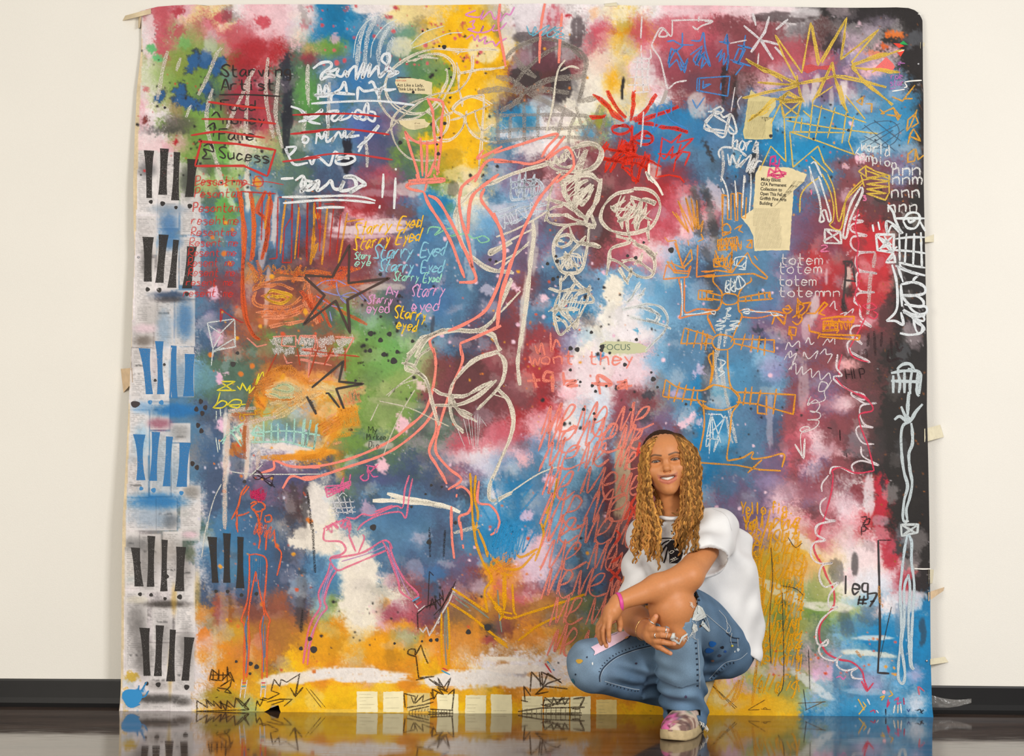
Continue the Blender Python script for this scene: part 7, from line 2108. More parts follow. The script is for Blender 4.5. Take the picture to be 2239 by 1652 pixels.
# joints, each a place of the photograph at its own depth
HIP_L, KNEE_L, ANK_L = J(1585, 1402, -.31), J(1470, 1326, -.60), J(1497, 1556, -.415)
SHIN_L = J(1487, 1452, -.50)
HIP_R, KNEE_R, ANK_R = J(1530, 1414, -.29), J(1298, 1451, -.50), J(1492, 1514, -.22)
SH_L, EL_L, WR_L = J(1574, 1148, -.41), J(1506, 1258, -.615), J(1352, 1316, -.675)
SH_R, EL_R, WR_R = J(1412, 1165, -.22), J(1376, 1338, -.41), J(1411, 1377, -.600)
NECK, CHEST, BELLY = J(1476, 1122, -.345), J(1496, 1205, -.31), J(1548, 1310, -.30)
HO = J(1455, 1006, -.470)                      # between the eyes
ra = math.radians(7.5); ya = math.radians(-4.0)
hr = np.array([math.cos(ra), 0, math.sin(ra)]); hu = np.array([-math.sin(ra), 0, math.cos(ra)]); hf = np.array([0, -1.0, 0])
hr2 = hr * math.cos(ya) - hf * math.sin(ya); hf2 = hf * math.cos(ya) + hr * math.sin(ya)
HM = np.stack([hr2, hu, hf2], 1)              # head axes: viewer's right, up, out of the face
def Hd(x, y, z): return HO + HM @ np.array([x, y, z])
def hE(c, r, k=.02): return Ell(Hd(*c), r, HM, k)
head = [hE((0, .012, -.078), (.0705, .080, .088)), hE((0, -.030, -.044), (.0565, .056, .054), .03), hE((0, -.060, -.030), (.0380, .045, .045), .024),
        hE((0, -.0895, -.0045), (.018, .0150, .0175), .022), hE((0, .030, -.030), (.058, .042, .044), .03),
        hE((.0375, -.028, -.0105), (.0235, .0205, .0195), .016), hE((-.0375, -.028, -.0105), (.0235, .0205, .0195), .016),
        hE((0, .0165, .003), (.040, .0075, .008), .014),
        hE((0, -.054, -.005), (.033, .020, .0195), .016)]
for s in (-1, 1):
    head += [Cut(hE((s * .0295, -.002, .014), (.0185, .0115, .0125)), .010)]
head += [Cone(Hd(0, .006, .002), Hd(0, -.022, .0160), .0064, .0092, .008), hE((0, -.0255, .0180), (.0104, .0088, .0098), .006),
         hE((.0130, -.0280, .0080), (.0078, .0072, .0090), .005), hE((-.0130, -.0280, .0080), (.0078, .0072, .0090), .005),
         Cut(hE((.0078, -.0347, .0160), (.0042, .0032, .0045)), .002), Cut(hE((-.0078, -.0347, .0160), (.0042, .0032, .0045)), .002)]
for s in (-1, 1):                              # lids: a shell over each eyeball with an almond opening
    head += [hE((s * .0292, .0005, -.0065), (.0150, .0132, .0138), .003)]
class Almond:
    def __init__(s, c): s.c = Hd(*c); s.R = .03; s.l = c
    def d(s, p):
        q = (p - s.c) @ HM
        yy = np.where(q[:, 1] > 0, q[:, 1] / .0033, q[:, 1] / .0029)
        e = (np.sqrt((q[:, 0] / .0132) ** 2 + yy ** 2) - 1) * .0040
        return np.maximum(e, np.abs(q[:, 2]) - .02)
for s in (-1, 1): head += [Cut(Almond((s * .0292, -.0005, .004)), .0012)]
LIPU = [(-.0335, -.0425, -.0005), (-.020, -.0475, .0105), (-.006, -.0478, .0160), (0, -.0485, .0162), (.006, -.0478, .0160), (.020, -.0475, .0105), (.0335, -.0425, -.0005)]
LIPL = [(-.0325, -.0435, -.0005), (-.021, -.0598, .0086), (0, -.0676, .0136), (.021, -.0598, .0086), (.0325, -.0435, -.0005)]
head += [Cut(hE((0, -.0545, .012), (.0285, .0080, .0165)), .003)]
def lip(pts, rm, re, k):
    out = []; n = len(pts)
    for i in range(n - 1):
        f = lambda t: re + (rm - re) * math.sin(math.pi * t) ** .7
        out.append(Cone(Hd(*pts[i]), Hd(*pts[i + 1]), f(i / (n - 1)), f((i + 1) / (n - 1)), k))
    return out
head += lip(LIPU, .0036, .0018, .0020) + lip(LIPL, .0062, .0018, .0020)
neck = [Cone(NECK - [0, 0, .02], Hd(0, -.050, -.082), .050, .043, .016)]
torso = [Cone(CHEST, BELLY, .09, .085, .05), Cone(NECK - [0, 0, .015], CHEST, .055, .09, .05), Cone(SH_L, SH_R, .045, .045, .06), Cone(BELLY, (HIP_L + HIP_R) / 2, .085, .07, .05)]
arms = [Cone(SH_L, EL_L, .047, .0405, .03), Cone(EL_L, EL_L * .55 + WR_L * .45, .0405, .0375, .025), Cone(EL_L * .55 + WR_L * .45, WR_L, .0375, .0235, .02),
        Cone(SH_R, EL_R, .045, .040, .03), Cone(EL_R, EL_R * .5 + WR_R * .5, .043, .043, .03), Cone(EL_R * .5 + WR_R * .5, WR_R, .043, .027, .02)]
legs = [Cone(HIP_L, KNEE_L, .072, .062, .03), Ell(KNEE_L + np.array([-.004, -.010, .002]), (.060, .056, .062), None, .03), Cone(KNEE_L, SHIN_L, .057, .046, .03), Cone(SHIN_L, ANK_L, .046, .036, .03),
        Ell(KNEE_L + np.array([.006, -.004, -.080]), (.042, .040, .045), None, .03)]
def finger(pts, r0, r1, k=.0014):
    out = []; n = len(pts)
    for i in range(n - 1):
        a = r0 + (r1 - r0) * i / (n - 1); b_ = r0 + (r1 - r0) * (i + 1) / (n - 1)
        out.append(Cone(J(*pts[i]), J(*pts[i + 1]), a, b_, k if i else .006))
    return out
handL = [Cone(WR_L, J(1338, 1338, -.684), .0235, .0255, .012), Cone(J(1338, 1336, -.690), J(1329, 1354, -.692), .0215, .0165, .01), Cone(J(1337, 1336, -.672), J(1325, 1352, -.664), .0210, .0160, .01)]
FL = [[(1334, 1350, -.704), (1331, 1372, -.712), (1331, 1389, -.712), (1332, 1400, -.709)], [(1328, 1354, -.694), (1319, 1379, -.699), (1321, 1399, -.697), (1326, 1412, -.693)],
      [(1323, 1354, -.675), (1311, 1375, -.677), (1311, 1394, -.677), (1315, 1407, -.675)], [(1320, 1350, -.658), (1308, 1366, -.656), (1306, 1381, -.656), (1308, 1392, -.655)]]
TL_ = [(1344, 1338, -.678), (1353, 1351, -.672), (1356, 1364, -.670), (1355, 1376, -.669)]
for i, f_ in enumerate(FL): handL += finger(f_, .0086 - .0006 * (i == 3) , .0066 - .0006 * (i == 3))
handL += finger(TL_, .0118, .0080)
handR = [Cone(WR_R, J(1424, 1386, -.640), .027, .024, .012), Cone(J(1420, 1378, -.640), J(1427, 1378, -.650), .017, .014, .01), Cone(J(1420, 1385, -.642), J(1431, 1390, -.652), .018, .014, .01), Cone(J(1422, 1392, -.640), J(1435, 1402, -.650), .017, .013, .01), Cone(J(1424, 1396, -.638), J(1439, 1412, -.645), .014, .012, .01)]
FR = [[(1424, 1376, -0.662), (1440, 1375, -0.680), (1451, 1376, -0.684), (1459, 1377, -0.682)], [(1429, 1388, -0.664), (1447, 1388, -0.682), (1461, 1389, -0.682), (1471, 1390, -0.676)],
      [(1434, 1401, -0.662), (1450, 1403, -0.676), (1464, 1406, -0.674), (1474, 1407, -0.668)], [(1437, 1411, -0.657), (1448, 1418, -0.668), (1458, 1424, -0.668), (1466, 1428, -0.664)]]
TR_ = [(1417, 1372, -0.652), (1424, 1362, -0.664), (1430, 1354, -0.667), (1434, 1347, -0.664)]
for i, f_ in enumerate(FR): handR += finger(f_, .0094 - .0008 * (i == 3), .0074 - .0008 * (i == 3))
handR += finger(TR_, .0115, .0084)
body = torso + neck + legs + arms + handL + handR + head
lo = np.array([-.45, -.80, .02]); hi = np.array([.90, -.10, 1.02])
allp = np.array([q.c - q.R for q in body]); allq = np.array([q.c + q.R for q in body])
lo = allp.min(0) - .01; hi = allq.max(0) + .01
hb0, hb1 = HO - np.array([.085, .04, .115]), HO + np.array([.085, .03, .03])
axs = [axis(lo[0], hi[0], .0034, (hb0[0], hb1[0], .0014)), axis(lo[1], hi[1], .0034, (HO[1] - .04, HO[1] + .04, .0014)), axis(lo[2], hi[2], .0034, (hb0[2], HO[2] + .04, .0013))]
V, Fq = skin_mesh(body, axs)
V = relax(V, Fq, 1, .35)
m_skin = mat('skin', None, rough=.48, spec=.38, attr='Col', sss=.12, nscale=140, namt=.05, bump=.10, bscale=420)
bo = wear(mesh_obj('body', V, Fq, m_skin, smooth=True))
# complexion: lips, brows, lash lines, knuckle and nail tints are the skin's own colours
SK = np.array((200, 132, 82.))
col = np.tile(SK, (len(V), 1))
def tint(mask, c, a=1.0):
    m_ = (np.clip(mask, 0, 1) * a)[:, None]
    col[:] = col * (1 - m_) + np.array(c, float) * m_
q = (V - HO) @ HM
face = q[:, 2] > -.03
def near(pts, r, soft, dims=(0, 1)):
    P = catmull(np.array(pts, float), .002)
    d = np.full(len(q), 9.)
    I = np.where(face)[0]
    dd = np.min(np.linalg.norm(q[I][:, None, dims] - P[None][:, :, dims], axis=2), axis=1)
    d[I] = dd
    return np.clip((r - d) / soft + .5, 0, 1)
for sgn in (-1, 1):
    tint(near([(sgn * .0125, .0160, 0), (sgn * .022, .0185, 0), (sgn * .034, .0205, 0), (sgn * .047, .0160, 0)], .0022, .0036), (62, 38, 16), .85)
    tint(near([(sgn * .0165, -.0005, 0), (sgn * .022, .0036, 0), (sgn * .030, .0050, 0), (sgn * .038, .0032, 0), (sgn * .0435, -.0012, 0)], .0013, .0018), (52, 32, 26), .85)
    tint(near([(sgn * .018, -.0030, 0), (sgn * .030, -.0046, 0), (sgn * .041, -.0026, 0)], .0007, .0016), (110, 66, 46), .6)
lw = np.clip((.034 - np.abs(q[:, 0])) / .012, 0, 1)
tint(near(LIPU, .0034, .0020) * lw, (132, 76, 54), .85)
tint(near(LIPL, .0060, .0020) * lw, (190, 108, 88), .85)
tint(((np.abs(q[:, 0]) < .026) & (q[:, 1] < -.049) & (q[:, 1] > -.0605) & (q[:, 2] < .0105) & face).astype(float), (150, 76, 70), .9)
for f_ in FR + FL + [TR_, TL_]:
    for j_ in f_[1:3]:
        tint(np.clip(1 - np.linalg.norm(V - J(*j_), axis=1) / .013, 0, 1), (150, 88, 58), .35)
    d_ = np.linalg.norm(V - (J(*f_[-1]) + np.array([0, -.005, .001])), axis=1)
    tint(np.clip((.0075 - d_) / .002, 0, 1), (214, 150, 120), .7)
set_color(bo, srgb(col))
# eyes and teeth
def ball(c, r, nu=20, nv=14):
    th = np.linspace(0, np.pi, nv); ph = np.linspace(0, 2 * np.pi, nu, endpoint=False)
    v_ = np.array([[math.sin(t) * math.cos(p_), math.sin(t) * math.sin(p_), math.cos(t)] for t in th for p_ in ph])
    f_ = [(i * nu + j, i * nu + (j + 1) % nu, (i + 1) * nu + (j + 1) % nu, (i + 1) * nu + j) for i in range(nv - 1) for j in range(nu)]
    return c + (v_ * r) @ HM.T, np.array(f_), v_
m_eye = mat('eye', None, rough=.12, spec=.6, attr='Col')
for sgn in (-1, 1):
    v_, f_, u_ = ball(Hd(sgn * .0292, -.0005, -.0062), .0122, 32, 24)
    o = wear(mesh_obj('eyeball', v_, f_, m_eye, smooth=True), bo)
    g_ = (u_ - np.array([0.02, 0.02, 0])); an = np.degrees(np.arctan2(np.hypot(g_[:, 0], g_[:, 1]), g_[:, 2]))
    c_ = np.where((an < 15)[:, None], (20, 14, 12), np.where((an < 33)[:, None], (50, 30, 18), (176, 162, 150)))
    set_color(o, srgb(c_))
m_teeth = mat('teeth', lin(238, 232, 222), rough=.25, spec=.5)
for k in range(10):
    x = (k - 4.5) * .0052; w_ = .00272 - .00012 * abs(k - 4.5)
    z = .0092 - 14.0 * x * x; ang = -math.atan(32 * x)
    hgt = .0066 - .0005 * abs(k - 4.5)
    v_, f_ = [], []
    prof_ = [(-1, .55), (-.8, .9), (0, 1), (.8, .9), (1, .55)]
    for (yy, sx) in [(1, .85), (.3, 1), (-.5, 1), (-1, .8)]:
        for (u_, zz) in prof_:
            lx = u_ * w_ * sx; lz = (zz - 1) * .0016 - (.0012 if abs(yy) == 1 else 0)
            v_.append(Hd(x + lx * math.cos(ang) + lz * math.sin(-ang), -.0540 + yy * hgt + 9.0 * x * x, z + lz * math.cos(ang) + lx * math.sin(ang)))
    for i in range(3):
        for j in range(4): f_.append((i * 5 + j, i * 5 + j + 1, (i + 1) * 5 + j + 1, (i + 1) * 5 + j))
    wear(mesh_obj('tooth', v_, f_, m_teeth, smooth=True), bo)

# ------------------------------------------------------------------ clothes
def bounds(prims, h, pad=.012):
    a = np.array([q_.c - q_.R for q_ in prims if not getattr(q_, 'cut', False)]).min(0) - pad
    b_ = np.array([q_.c + q_.R for q_ in prims if not getattr(q_, 'cut', False)]).max(0) + pad
    return [axis(a[i], b_[i], h) for i in range(3)]
SLV_L = J(1541, 1230, -.555); SLV_R = J(1399, 1318, -.385)
fwd = np.array([-.62, -.78, 0.0]); lat = np.array([.78, -.62, 0]); upv = np.array([0, 0, 1.0])
TM = np.stack([lat, fwd, upv], 1)
shirt_p = [Ell(CHEST + [0, .01, .0], (.150, .112, .13), TM, .03), Cone(CHEST, BELLY, .112, .132, .05), Cone(BELLY, J(1583, 1392, -.285), .132, .126, .05),
           Cone(SH_L + [-.01, .0, -.006], SH_R + [.01, 0, -.012], .050, .050, .05), Cone(NECK - [0, -.012, .035], CHEST, .072, .105, .04),
           Cone(SH_L, SLV_L, .058, .074, .03), Cone(SH_R, SLV_R, .056, .066, .03), Cone(J(1600, 1190, -.33), J(1603, 1330, -.29), .060, .078, .05),
           Cone(J(1600, 1350, -.27), J(1620, 1405, -.27), .05, .035, .04), Cone(SH_L * .5 + CHEST * .5, J(1590, 1250, -.36), .06, .085, .05)]
axL = (SLV_L - SH_L) / np.linalg.norm(SLV_L - SH_L); axR = (SLV_R - SH_R) / np.linalg.norm(SLV_R - SH_R)
cutnL = axL * .85 + np.array([.45, .0, -.15]); cutnL /= np.linalg.norm(cutnL)
def shirt_post(p, d):
    w = waves(p, [(38, 18, 30, .3, .0052), (-22, 40, 46, 1.2, .0042), (70, 20, -34, 2.0, .0020), (12, -60, 22, .7, .0016), (95, -40, 60, 1.0, .0007)])
    w += .0078 * np.sin(52 * (p[:, 2] * .8 - p[:, 0] * .6) + 2 * np.sin(9 * p[:, 0] + 6 * p[:, 2])) * np.clip((1.0 - p[:, 2]) * 2 - .9, 0, 1)
    d = d + w
    # sleeves end in open cuffs
    tl = (p - SLV_L) @ cutnL; inL = np.linalg.norm((p - SLV_L) - tl[:, None] * cutnL, axis=1) < .115
    armL = Cone(SH_L, SLV_L + axL * .12, .052, .0685).d(p)
    bodyL = np.minimum(Cone(CHEST, BELLY, .100, .120).d(p), np.minimum(Cone(J(1600, 1190, -.33), J(1603, 1330, -.29), .05, .07).d(p), Cone(SH_L * .5 + CHEST * .5, J(1590, 1250, -.36), .05, .075).d(p)))
    d = np.where(inL & (bodyL > .012), np.maximum(d, tl), d)
    deep = ((p - SLV_L) @ axL) > -.055
    d = np.where(deep & (bodyL > .02), np.maximum(d, -armL), d)
    tr = (p - SLV_R) @ axR; inR = np.linalg.norm((p - SLV_R) - tr[:, None] * axR, axis=1) < .105
    armR = Cone(SH_R, SLV_R + axR * .12, .05, .0605).d(p)
    bodyR = Cone(CHEST, BELLY, .100, .120).d(p)
    d = np.where(inR & (bodyR > .015), np.maximum(d, tr), d)
    d = np.where((((p - SLV_R) @ axR) > -.055) & (bodyR > .02), np.maximum(d, -armR), d)
    # neck opening and hem
    nk = Ell(NECK + [-.008, -.032, .030], (.062, .066, .050)).d(p)
    d = np.maximum(d, -nk)
    hem = .290 - .92 * np.maximum(0, p[:, 0] - .691) - p[:, 2] + .003 * np.sin(p[:, 0] * 90)
    return np.maximum(d, np.where(p[:, 0] > .62, hem, -1))
V, Fq = skin_mesh(shirt_p, bounds(shirt_p, .0036), shirt_post)
V = relax(V, Fq, 2, .5)
m_shirt = mat('white_cotton', lin(228, 227, 226), rough=.9, spec=.08, nscale=30, namt=.02, bump=.25, bscale=500)
shirt = wear(mesh_obj('t_shirt', V, Fq, m_shirt, smooth=True))
# rib collar
th = np.linspace(0, 2 * np.pi, 48, endpoint=True)
cc = NECK + np.array([-.006, -.014, .010])
ring = np.stack([cc[0] + .060 * np.cos(th), cc[1] - .064 * np.sin(th), cc[2] - .016 * np.sin(th) + .014 * np.cos(th) * .3 - .008], -1)
v_, f_ = tube(ring, .0065, 10, False)
wear(mesh_obj('collar', v_, f_, m_shirt, smooth=True), shirt)

thighL, shinL = Cone(HIP_L, KNEE_L + [.02, .03, 0], .098, .074, .03), [Cone(KNEE_L + [0.006, .010, -.03], SHIN_L, .070, .073, .006), Cone(SHIN_L, ANK_L + [-.002, 0, .03], .073, .072, .006), Cone(ANK_L + [0, 0, .02], ANK_L + [.004, -.004, -.015], .070, .066, .006)]
pel = [Ell((HIP_L + HIP_R) / 2 + [.012, .03, -.004], (.115, .105, .105), None, .04), Ell(J(1584, 1412, -.29), (.080, .10, .086), None, .04), Cone(HIP_L, J(1612, 1428, -.28), .08, .036, .03)]
jeans_p = [thighL] + pel + [Cone(HIP_R, KNEE_R, .104, .074, .03), Ell(KNEE_R + [-.006, -.01, -.004], (.072, .074, .074), None, .03), Cone(KNEE_R + [0, .0, -.025], ANK_R, .061, .054, .010)] + shinL
KC = KNEE_L + np.array([-.012, -.035, .034])
def jeans_post(p, d):
    w = waves(p, [(40, 25, 12, 0., .0016), (-30, 55, 40, 1., .0013), (90, -20, 70, .4, .0007)])
    # stacked folds above the hem of the near leg
    zz = np.clip((.23 - p[:, 2]) / .10, 0, 1) * np.clip(p[:, 2] / .03 - 1, 0, 1) * (np.linalg.norm(p[:, :2] - ANK_L[:2], axis=1) < .13)
    w += -.0065 * zz * np.sin(p[:, 2] * 105 + p[:, 0] * 38 + 2.2 * np.sin(p[:, 0] * 25 + p[:, 1] * 18) + .8)
    # crease folds behind the bent knee of the far leg
    kk = np.exp(-((p[:, 0] - (KNEE_R[0] + .13)) / .085) ** 2) * np.exp(-((p[:, 2] - (KNEE_R[2] - .02)) / .05) ** 2) * (p[:, 1] < -.35)
    w += -.006 * kk * np.sin((p[:, 2] + .35 * p[:, 0]) * 130 + 1.0)
    hh = np.exp(-(np.linalg.norm(p - J(1540, 1440, -.40), axis=1) / .09) ** 2)
    w += -.004 * hh * np.sin((p[:, 0] - p[:, 2]) * 110)
    d = d + w
    # big tear over the raised knee, ragged rim
    rag = .006 * np.sin(p[:, 0] * 310 + p[:, 2] * 120) + .004 * np.sin(p[:, 2] * 420 + p[:, 1] * 200) + .003 * np.sin(p[:, 0] * 700)
    tear = Ell(KC, (.092, .120, .089)).d(p) + rag * .8
    d = np.maximum(d, -tear)
    # trouser hem, open below
    hem = p[:, 2] - (.050 - .108 * (p[:, 0] - .524) - .612 * (p[:, 1] + .485)) + .004 * np.sin(p[:, 0] * 160)
    nearleg = (Cone(SHIN_L, ANK_L + [0, 0, -.05], .09, .09).d(p) < 0) & (p[:, 1] < -.31)
    d = np.where(nearleg & (p[:, 2] < .16), np.maximum(d, -hem), d)
    inner = Cone(SHIN_L, ANK_L + [.004, -.004, -.08], .050, .050).d(p)
    d = np.where(nearleg & (p[:, 2] < .075), np.maximum(d, -inner), d)
    inner2 = np.minimum(Cone(HIP_L, KNEE_L, .090, .066).d(p), Cone(KNEE_L, SHIN_L, .063, .066).d(p))
    d = np.where(np.linalg.norm(p - KC, axis=1) < .15, np.maximum(d, -inner2), d)
    return np.maximum(d, .004 - p[:, 2])
V, Fq = skin_mesh(jeans_p, bounds(jeans_p, .0034), jeans_post)
V = relax(V, Fq, 2, .5)
m_denim = mat('washed_denim', None, rough=.85, spec=.12, attr='Col', nscale=480, namt=.16, bump=.3, bscale=800)
jeans = wear(mesh_obj('jeans', V, Fq, m_denim, smooth=True))
dn = np.tile(np.array((90, 116, 142.)), (len(V), 1))
def fade(c, r, colr, a):
    m_ = (np.clip(1 - np.linalg.norm(V - c, axis=1) / r, 0, 1) ** .7 * a)[:, None]; dn[:] = dn * (1 - m_) + np.array(colr, float) * m_
fade(KNEE_R + [-.03, -.05, .02], .15, (146, 168, 188), .8); fade(SHIN_L + [-.02, -.07, .05], .17, (140, 164, 184), .8); fade(SHIN_L + [-.01, -.07, -.04], .14, (126, 152, 174), .6)
fade(KC + [0, -.02, -.1], .09, (160, 186, 204), .6); fade(J(1560, 1360, -.40), .10, (112, 136, 158), .6)
fade(ANK_L + [0, -.07, .03], .09, (104, 134, 164), .5)
nz = waves(V, [(90, 60, 30, 0, .5), (-50, 80, 110, 1, .5)])
dn *= (1 + .05 * nz)[:, None]
set_color(jeans, srgb(np.clip(dn, 10, 250)))
DEP = bpy.context.evaluated_depsgraph_get(); bpy.context.view_layer.update()
def bvh(o):
    me = o.data; n_ = len(me.vertices); co = np.empty(n_ * 3); me.vertices.foreach_get('co', co)
    mw = np.array(o.matrix_world); co = co.reshape(-1, 3) @ mw[:3, :3].T + mw[:3, 3]
    return BVHTree.FromPolygons([tuple(c) for c in co], [tuple(p_.vertices) for p_ in me.polygons])
T_SH, T_JN, T_BD = bvh(shirt), bvh(jeans), bvh(bo)
def on(trees, px, py, lift=.0015):
    """nearest cloth or skin point behind a place of the photograph, raised off it"""
    d = rays(np.array(float(px)), np.array(float(py))); d = d / np.linalg.norm(d); best = None
    for t in trees:
        h_ = t.ray_cast(Vector(CAM), Vector(d))
        if h_[0] is not None and (best is None or h_[3] < best[1]): best = (np.array(h_[0]), h_[3], np.array(h_[1]))
    if best is None: return None
    n_ = best[2]
    if n_ @ d > 0: n_ = -n_
    return best[0] + n_ * lift * .6 - d * lift * .4
def cloth_line(name, trees, pts, width, mt, parent, lift=.0015, crop=(0, 0, 1), dashed=None, smooth=True):
    """a stripe of ink, stitching or paint lying on the cloth"""
    ox, oy, s = crop
    p = np.array(pts, float).reshape(-1, 2) / s + [ox, oy]
    c = catmull(p, 2.0) if smooth else np.vstack([catmull(p[i:i + 2], 2.0) for i in range(len(p) - 1)])
    t = np.gradient(c, axis=0); t /= np.linalg.norm(t, axis=1)[:, None] + 1e-9
    nn = np.stack([-t[:, 1], t[:, 0]], -1) * width / 2
    v_, f_ = [], []; prev = None
    for i in range(len(c)):
        a = on(trees, *(c[i] + nn[i]), lift); b_ = on(trees, *(c[i] - nn[i]), lift)
        if a is None or b_ is None or (dashed and (i // dashed) % 2): prev = None; continue
        v_ += [a, b_]; k = len(v_) - 2
        if prev is not None and np.linalg.norm(v_[k] - v_[prev]) < .03: f_.append((prev, prev + 1, k + 1, k))
        prev = k
    if not f_: return None
    return wear(mesh_obj(name, v_, f_, mt), parent)
def cloth_patch(name, trees, pts, mt, parent, lift=.0015, crop=(0, 0, 1), ragged=.8, step=2.5):
    """a filled patch of print or paint lying on the cloth, meshed finely so that it follows the folds"""
    ox, oy, s = crop
    p = np.array(pts, float).reshape(-1, 2) / s + [ox, oy]
    x0, y0 = p.min(0); x1, y1 = p.max(0)
    gx_ = np.arange(x0 - step, x1 + 2 * step, step); gy_ = np.arange(y0 - step, y1 + 2 * step, step)
    X, Y = np.meshgrid(gx_, gy_)
    def inside(x, y):
        c = False; n_ = len(p); j = n_ - 1
        for i in range(n_):
            if ((p[i, 1] > y) != (p[j, 1] > y)) and (x < (p[j, 0] - p[i, 0]) * (y - p[i, 1]) / (p[j, 1] - p[i, 1] + 1e-12) + p[i, 0]): c = not c
            j = i
        return c
    # snap outside corners to the outline
    ids = {}; v_ = []
    def vid(i, j):
        if (i, j) in ids: return ids[(i, j)]
        x, y = X[i, j], Y[i, j]
        if not inside(x, y):
            bd = 1e9; bp_ = (x, y)
            for k in range(len(p)):
                a, b_ = p[k], p[(k + 1) % len(p)]; ab = b_ - a
                t = np.clip(((x - a[0]) * ab[0] + (y - a[1]) * ab[1]) / (ab @ ab + 1e-9), 0, 1); c = a + t * ab
                dd = np.hypot(c[0] - x, c[1] - y)
                if dd < bd: bd, bp_ = dd, c
            x, y = bp_[0], bp_[1]
        w_ = on(trees, x, y, lift)
        if w_ is None: ids[(i, j)] = -1; return -1
        v_.append(w_); ids[(i, j)] = len(v_) - 1
        return len(v_) - 1
    f_ = []
    for i in range(len(gy_) - 1):
        for j in range(len(gx_) - 1):
            if inside(X[i, j] + step / 2, Y[i, j] + step / 2):
                q_ = [vid(i, j), vid(i, j + 1), vid(i + 1, j + 1), vid(i + 1, j)]
                if min(q_) >= 0 and max(np.linalg.norm(v_[q_[0]] - v_[k]) for k in q_[1:]) < .03: f_.append(tuple(q_))
    if not f_: return None
    return wear(mesh_obj(name, v_, f_, mt), parent)
# ------------------------------------------------------------------ hair
cap_p = [hE((0, .014, -.080), (.0725, .0835, .094)), hE((0, -.030, -.105), (.066, .075, .062), .03)]
def cap_post(p, d):
    q_ = (p - HO) @ HM
    e = Ell(np.array([0, -.030, .020]), (.0665, .1035, .088)).d(q_)
    return np.maximum(d + .0012 * np.sin(q_[:, 0] * 420) * np.sin(q_[:, 2] * 300), -e)
V, Fq = skin_mesh(cap_p, bounds(cap_p, .0026), cap_post)
V = relax(V, Fq, 1, .5)
m_scalp = mat('dark_roots', lin(58, 36, 22), rough=.8, spec=.15, nscale=120, namt=.3, bump=.6, bscale=240)
hair = wear(mesh_obj('hair', V, Fq, m_scalp, smooth=True))
hair['label'] = 'dark roots with long golden brown locs'
m_loc = mat('loc_hair', None, rough=.8, spec=.15, attr='Col', nscale=320, namt=.25, bump=.6, bscale=420)
hrn = np.random.default_rng(12)
DARK, GOLD, BRWN = np.array((78, 48, 26.)), np.array((208, 152, 76.)), np.array((166, 110, 58.))
def loc_path(keys, tip, layer):
    """keys: photo (x, y, depth) down one loc; it rests on the shirt where it would sink into it"""
    k = catmull(np.array(keys, float), 3.0)
    L_ = np.concatenate([[0], np.cumsum(np.linalg.norm(np.diff(k[:, :2], axis=0), axis=1))])
    n = max(12, int(L_[-1] / 3.2)); s_ = np.linspace(0, L_[-1], n)
    k = np.stack([np.interp(s_, L_, k[:, i]) for i in range(3)], -1)
    ph, ph2 = hrn.uniform(0, 6.28, 2); wl = hrn.uniform(14, 24); am = hrn.uniform(1.0, 2.4)
    env = np.clip(s_ / 25, 0, 1)
    k[:, 0] += am * env * np.sin(s_ / wl * 6.28 + ph) + hrn.uniform(.5, 1.5) * env * np.sin(s_ / wl * 3.1 + ph2)
    P = at_depth(k[:, 0], k[:, 1], k[:, 2] + .004 * env * np.sin(s_ / wl * 6.28 + ph2))
    for i in range(n):
        w_ = on([T_SH], k[i, 0], k[i, 1], .005 + layer)
        if w_ is not None and P[i, 1] > w_[1]: P[i] = at_depth(k[i, 0], k[i, 1], w_[1])
    # even out sudden steps in depth
    for _ in range(3): P[1:-1, 1] = np.minimum(P[1:-1, 1], (P[:-2, 1] + P[2:, 1]) / 2 * .5 + P[1:-1, 1] * .5)
    return P, s_ / s_[-1]
def make_loc(keys, layer, tone):
    P, t = loc_path(keys, None, layer)
    n = len(P); r = hrn.uniform(.0031, .0043) * (.8 + .2 * np.minimum(1, t * 6)) * (1 + .13 * np.sin(np.arange(n) * 1.45 + hrn.uniform(0, 6))) * np.where(t > .93, .75, 1)
    r[-1] *= .45
    v_, f_ = tube(P, r, 7)
    o = wear(mesh_obj('loc', v_, f_, m_loc, smooth=True), hair)
    dye = GOLD + (BRWN - GOLD) * hrn.uniform(0, 1)
    c_ = DARK + (dye - DARK) * np.clip(t / .09, 0, 1)[:, None] ** 1.5
    set_color(o, srgb(np.clip(np.repeat(c_, 7, 0) * tone, 5, 245)))
HY = HO[1]
for k in range(64):                            # viewer's left of the face
    s = (k + .5) / 64; lay = (k * 7 % 5) / 4.; j = lambda a: hrn.uniform(-a, a)
    s2 = s if k % 2 else hrn.uniform(0, 1)
    tip = hrn.uniform(1190, 1232) if hrn.random() < .75 else hrn.uniform(1150, 1195)
    zz = HY + .035 + .03 * s2 - .012 * lay
    keys = [(1454 - 16 * s2, 946 + 6 * s2, HY + .055), (1437 - 16 * s2 + j(2), 958 + 5 * s2, HY + .024 - .010 * lay), (1422 - 17 * s2 + j(2), 982, zz - .032), (1417 - 17 * s2 + j(2), 1015, zz - .030), (1420 - 22 * s2 + j(3), 1050, zz - .016),
            (1426 - 32 * s2 + j(3), 1095, zz + .0), (1438 - 48 * s2 + j(4), 1140, zz - .004), (1443 - 60 * s2 + j(5), (1140 + tip) / 2 + 6, zz - .004), (1444 - 66 * s2 + j(9), tip, zz - .004)]
    make_loc(keys, .010 * lay, hrn.uniform(.62, 1.15))
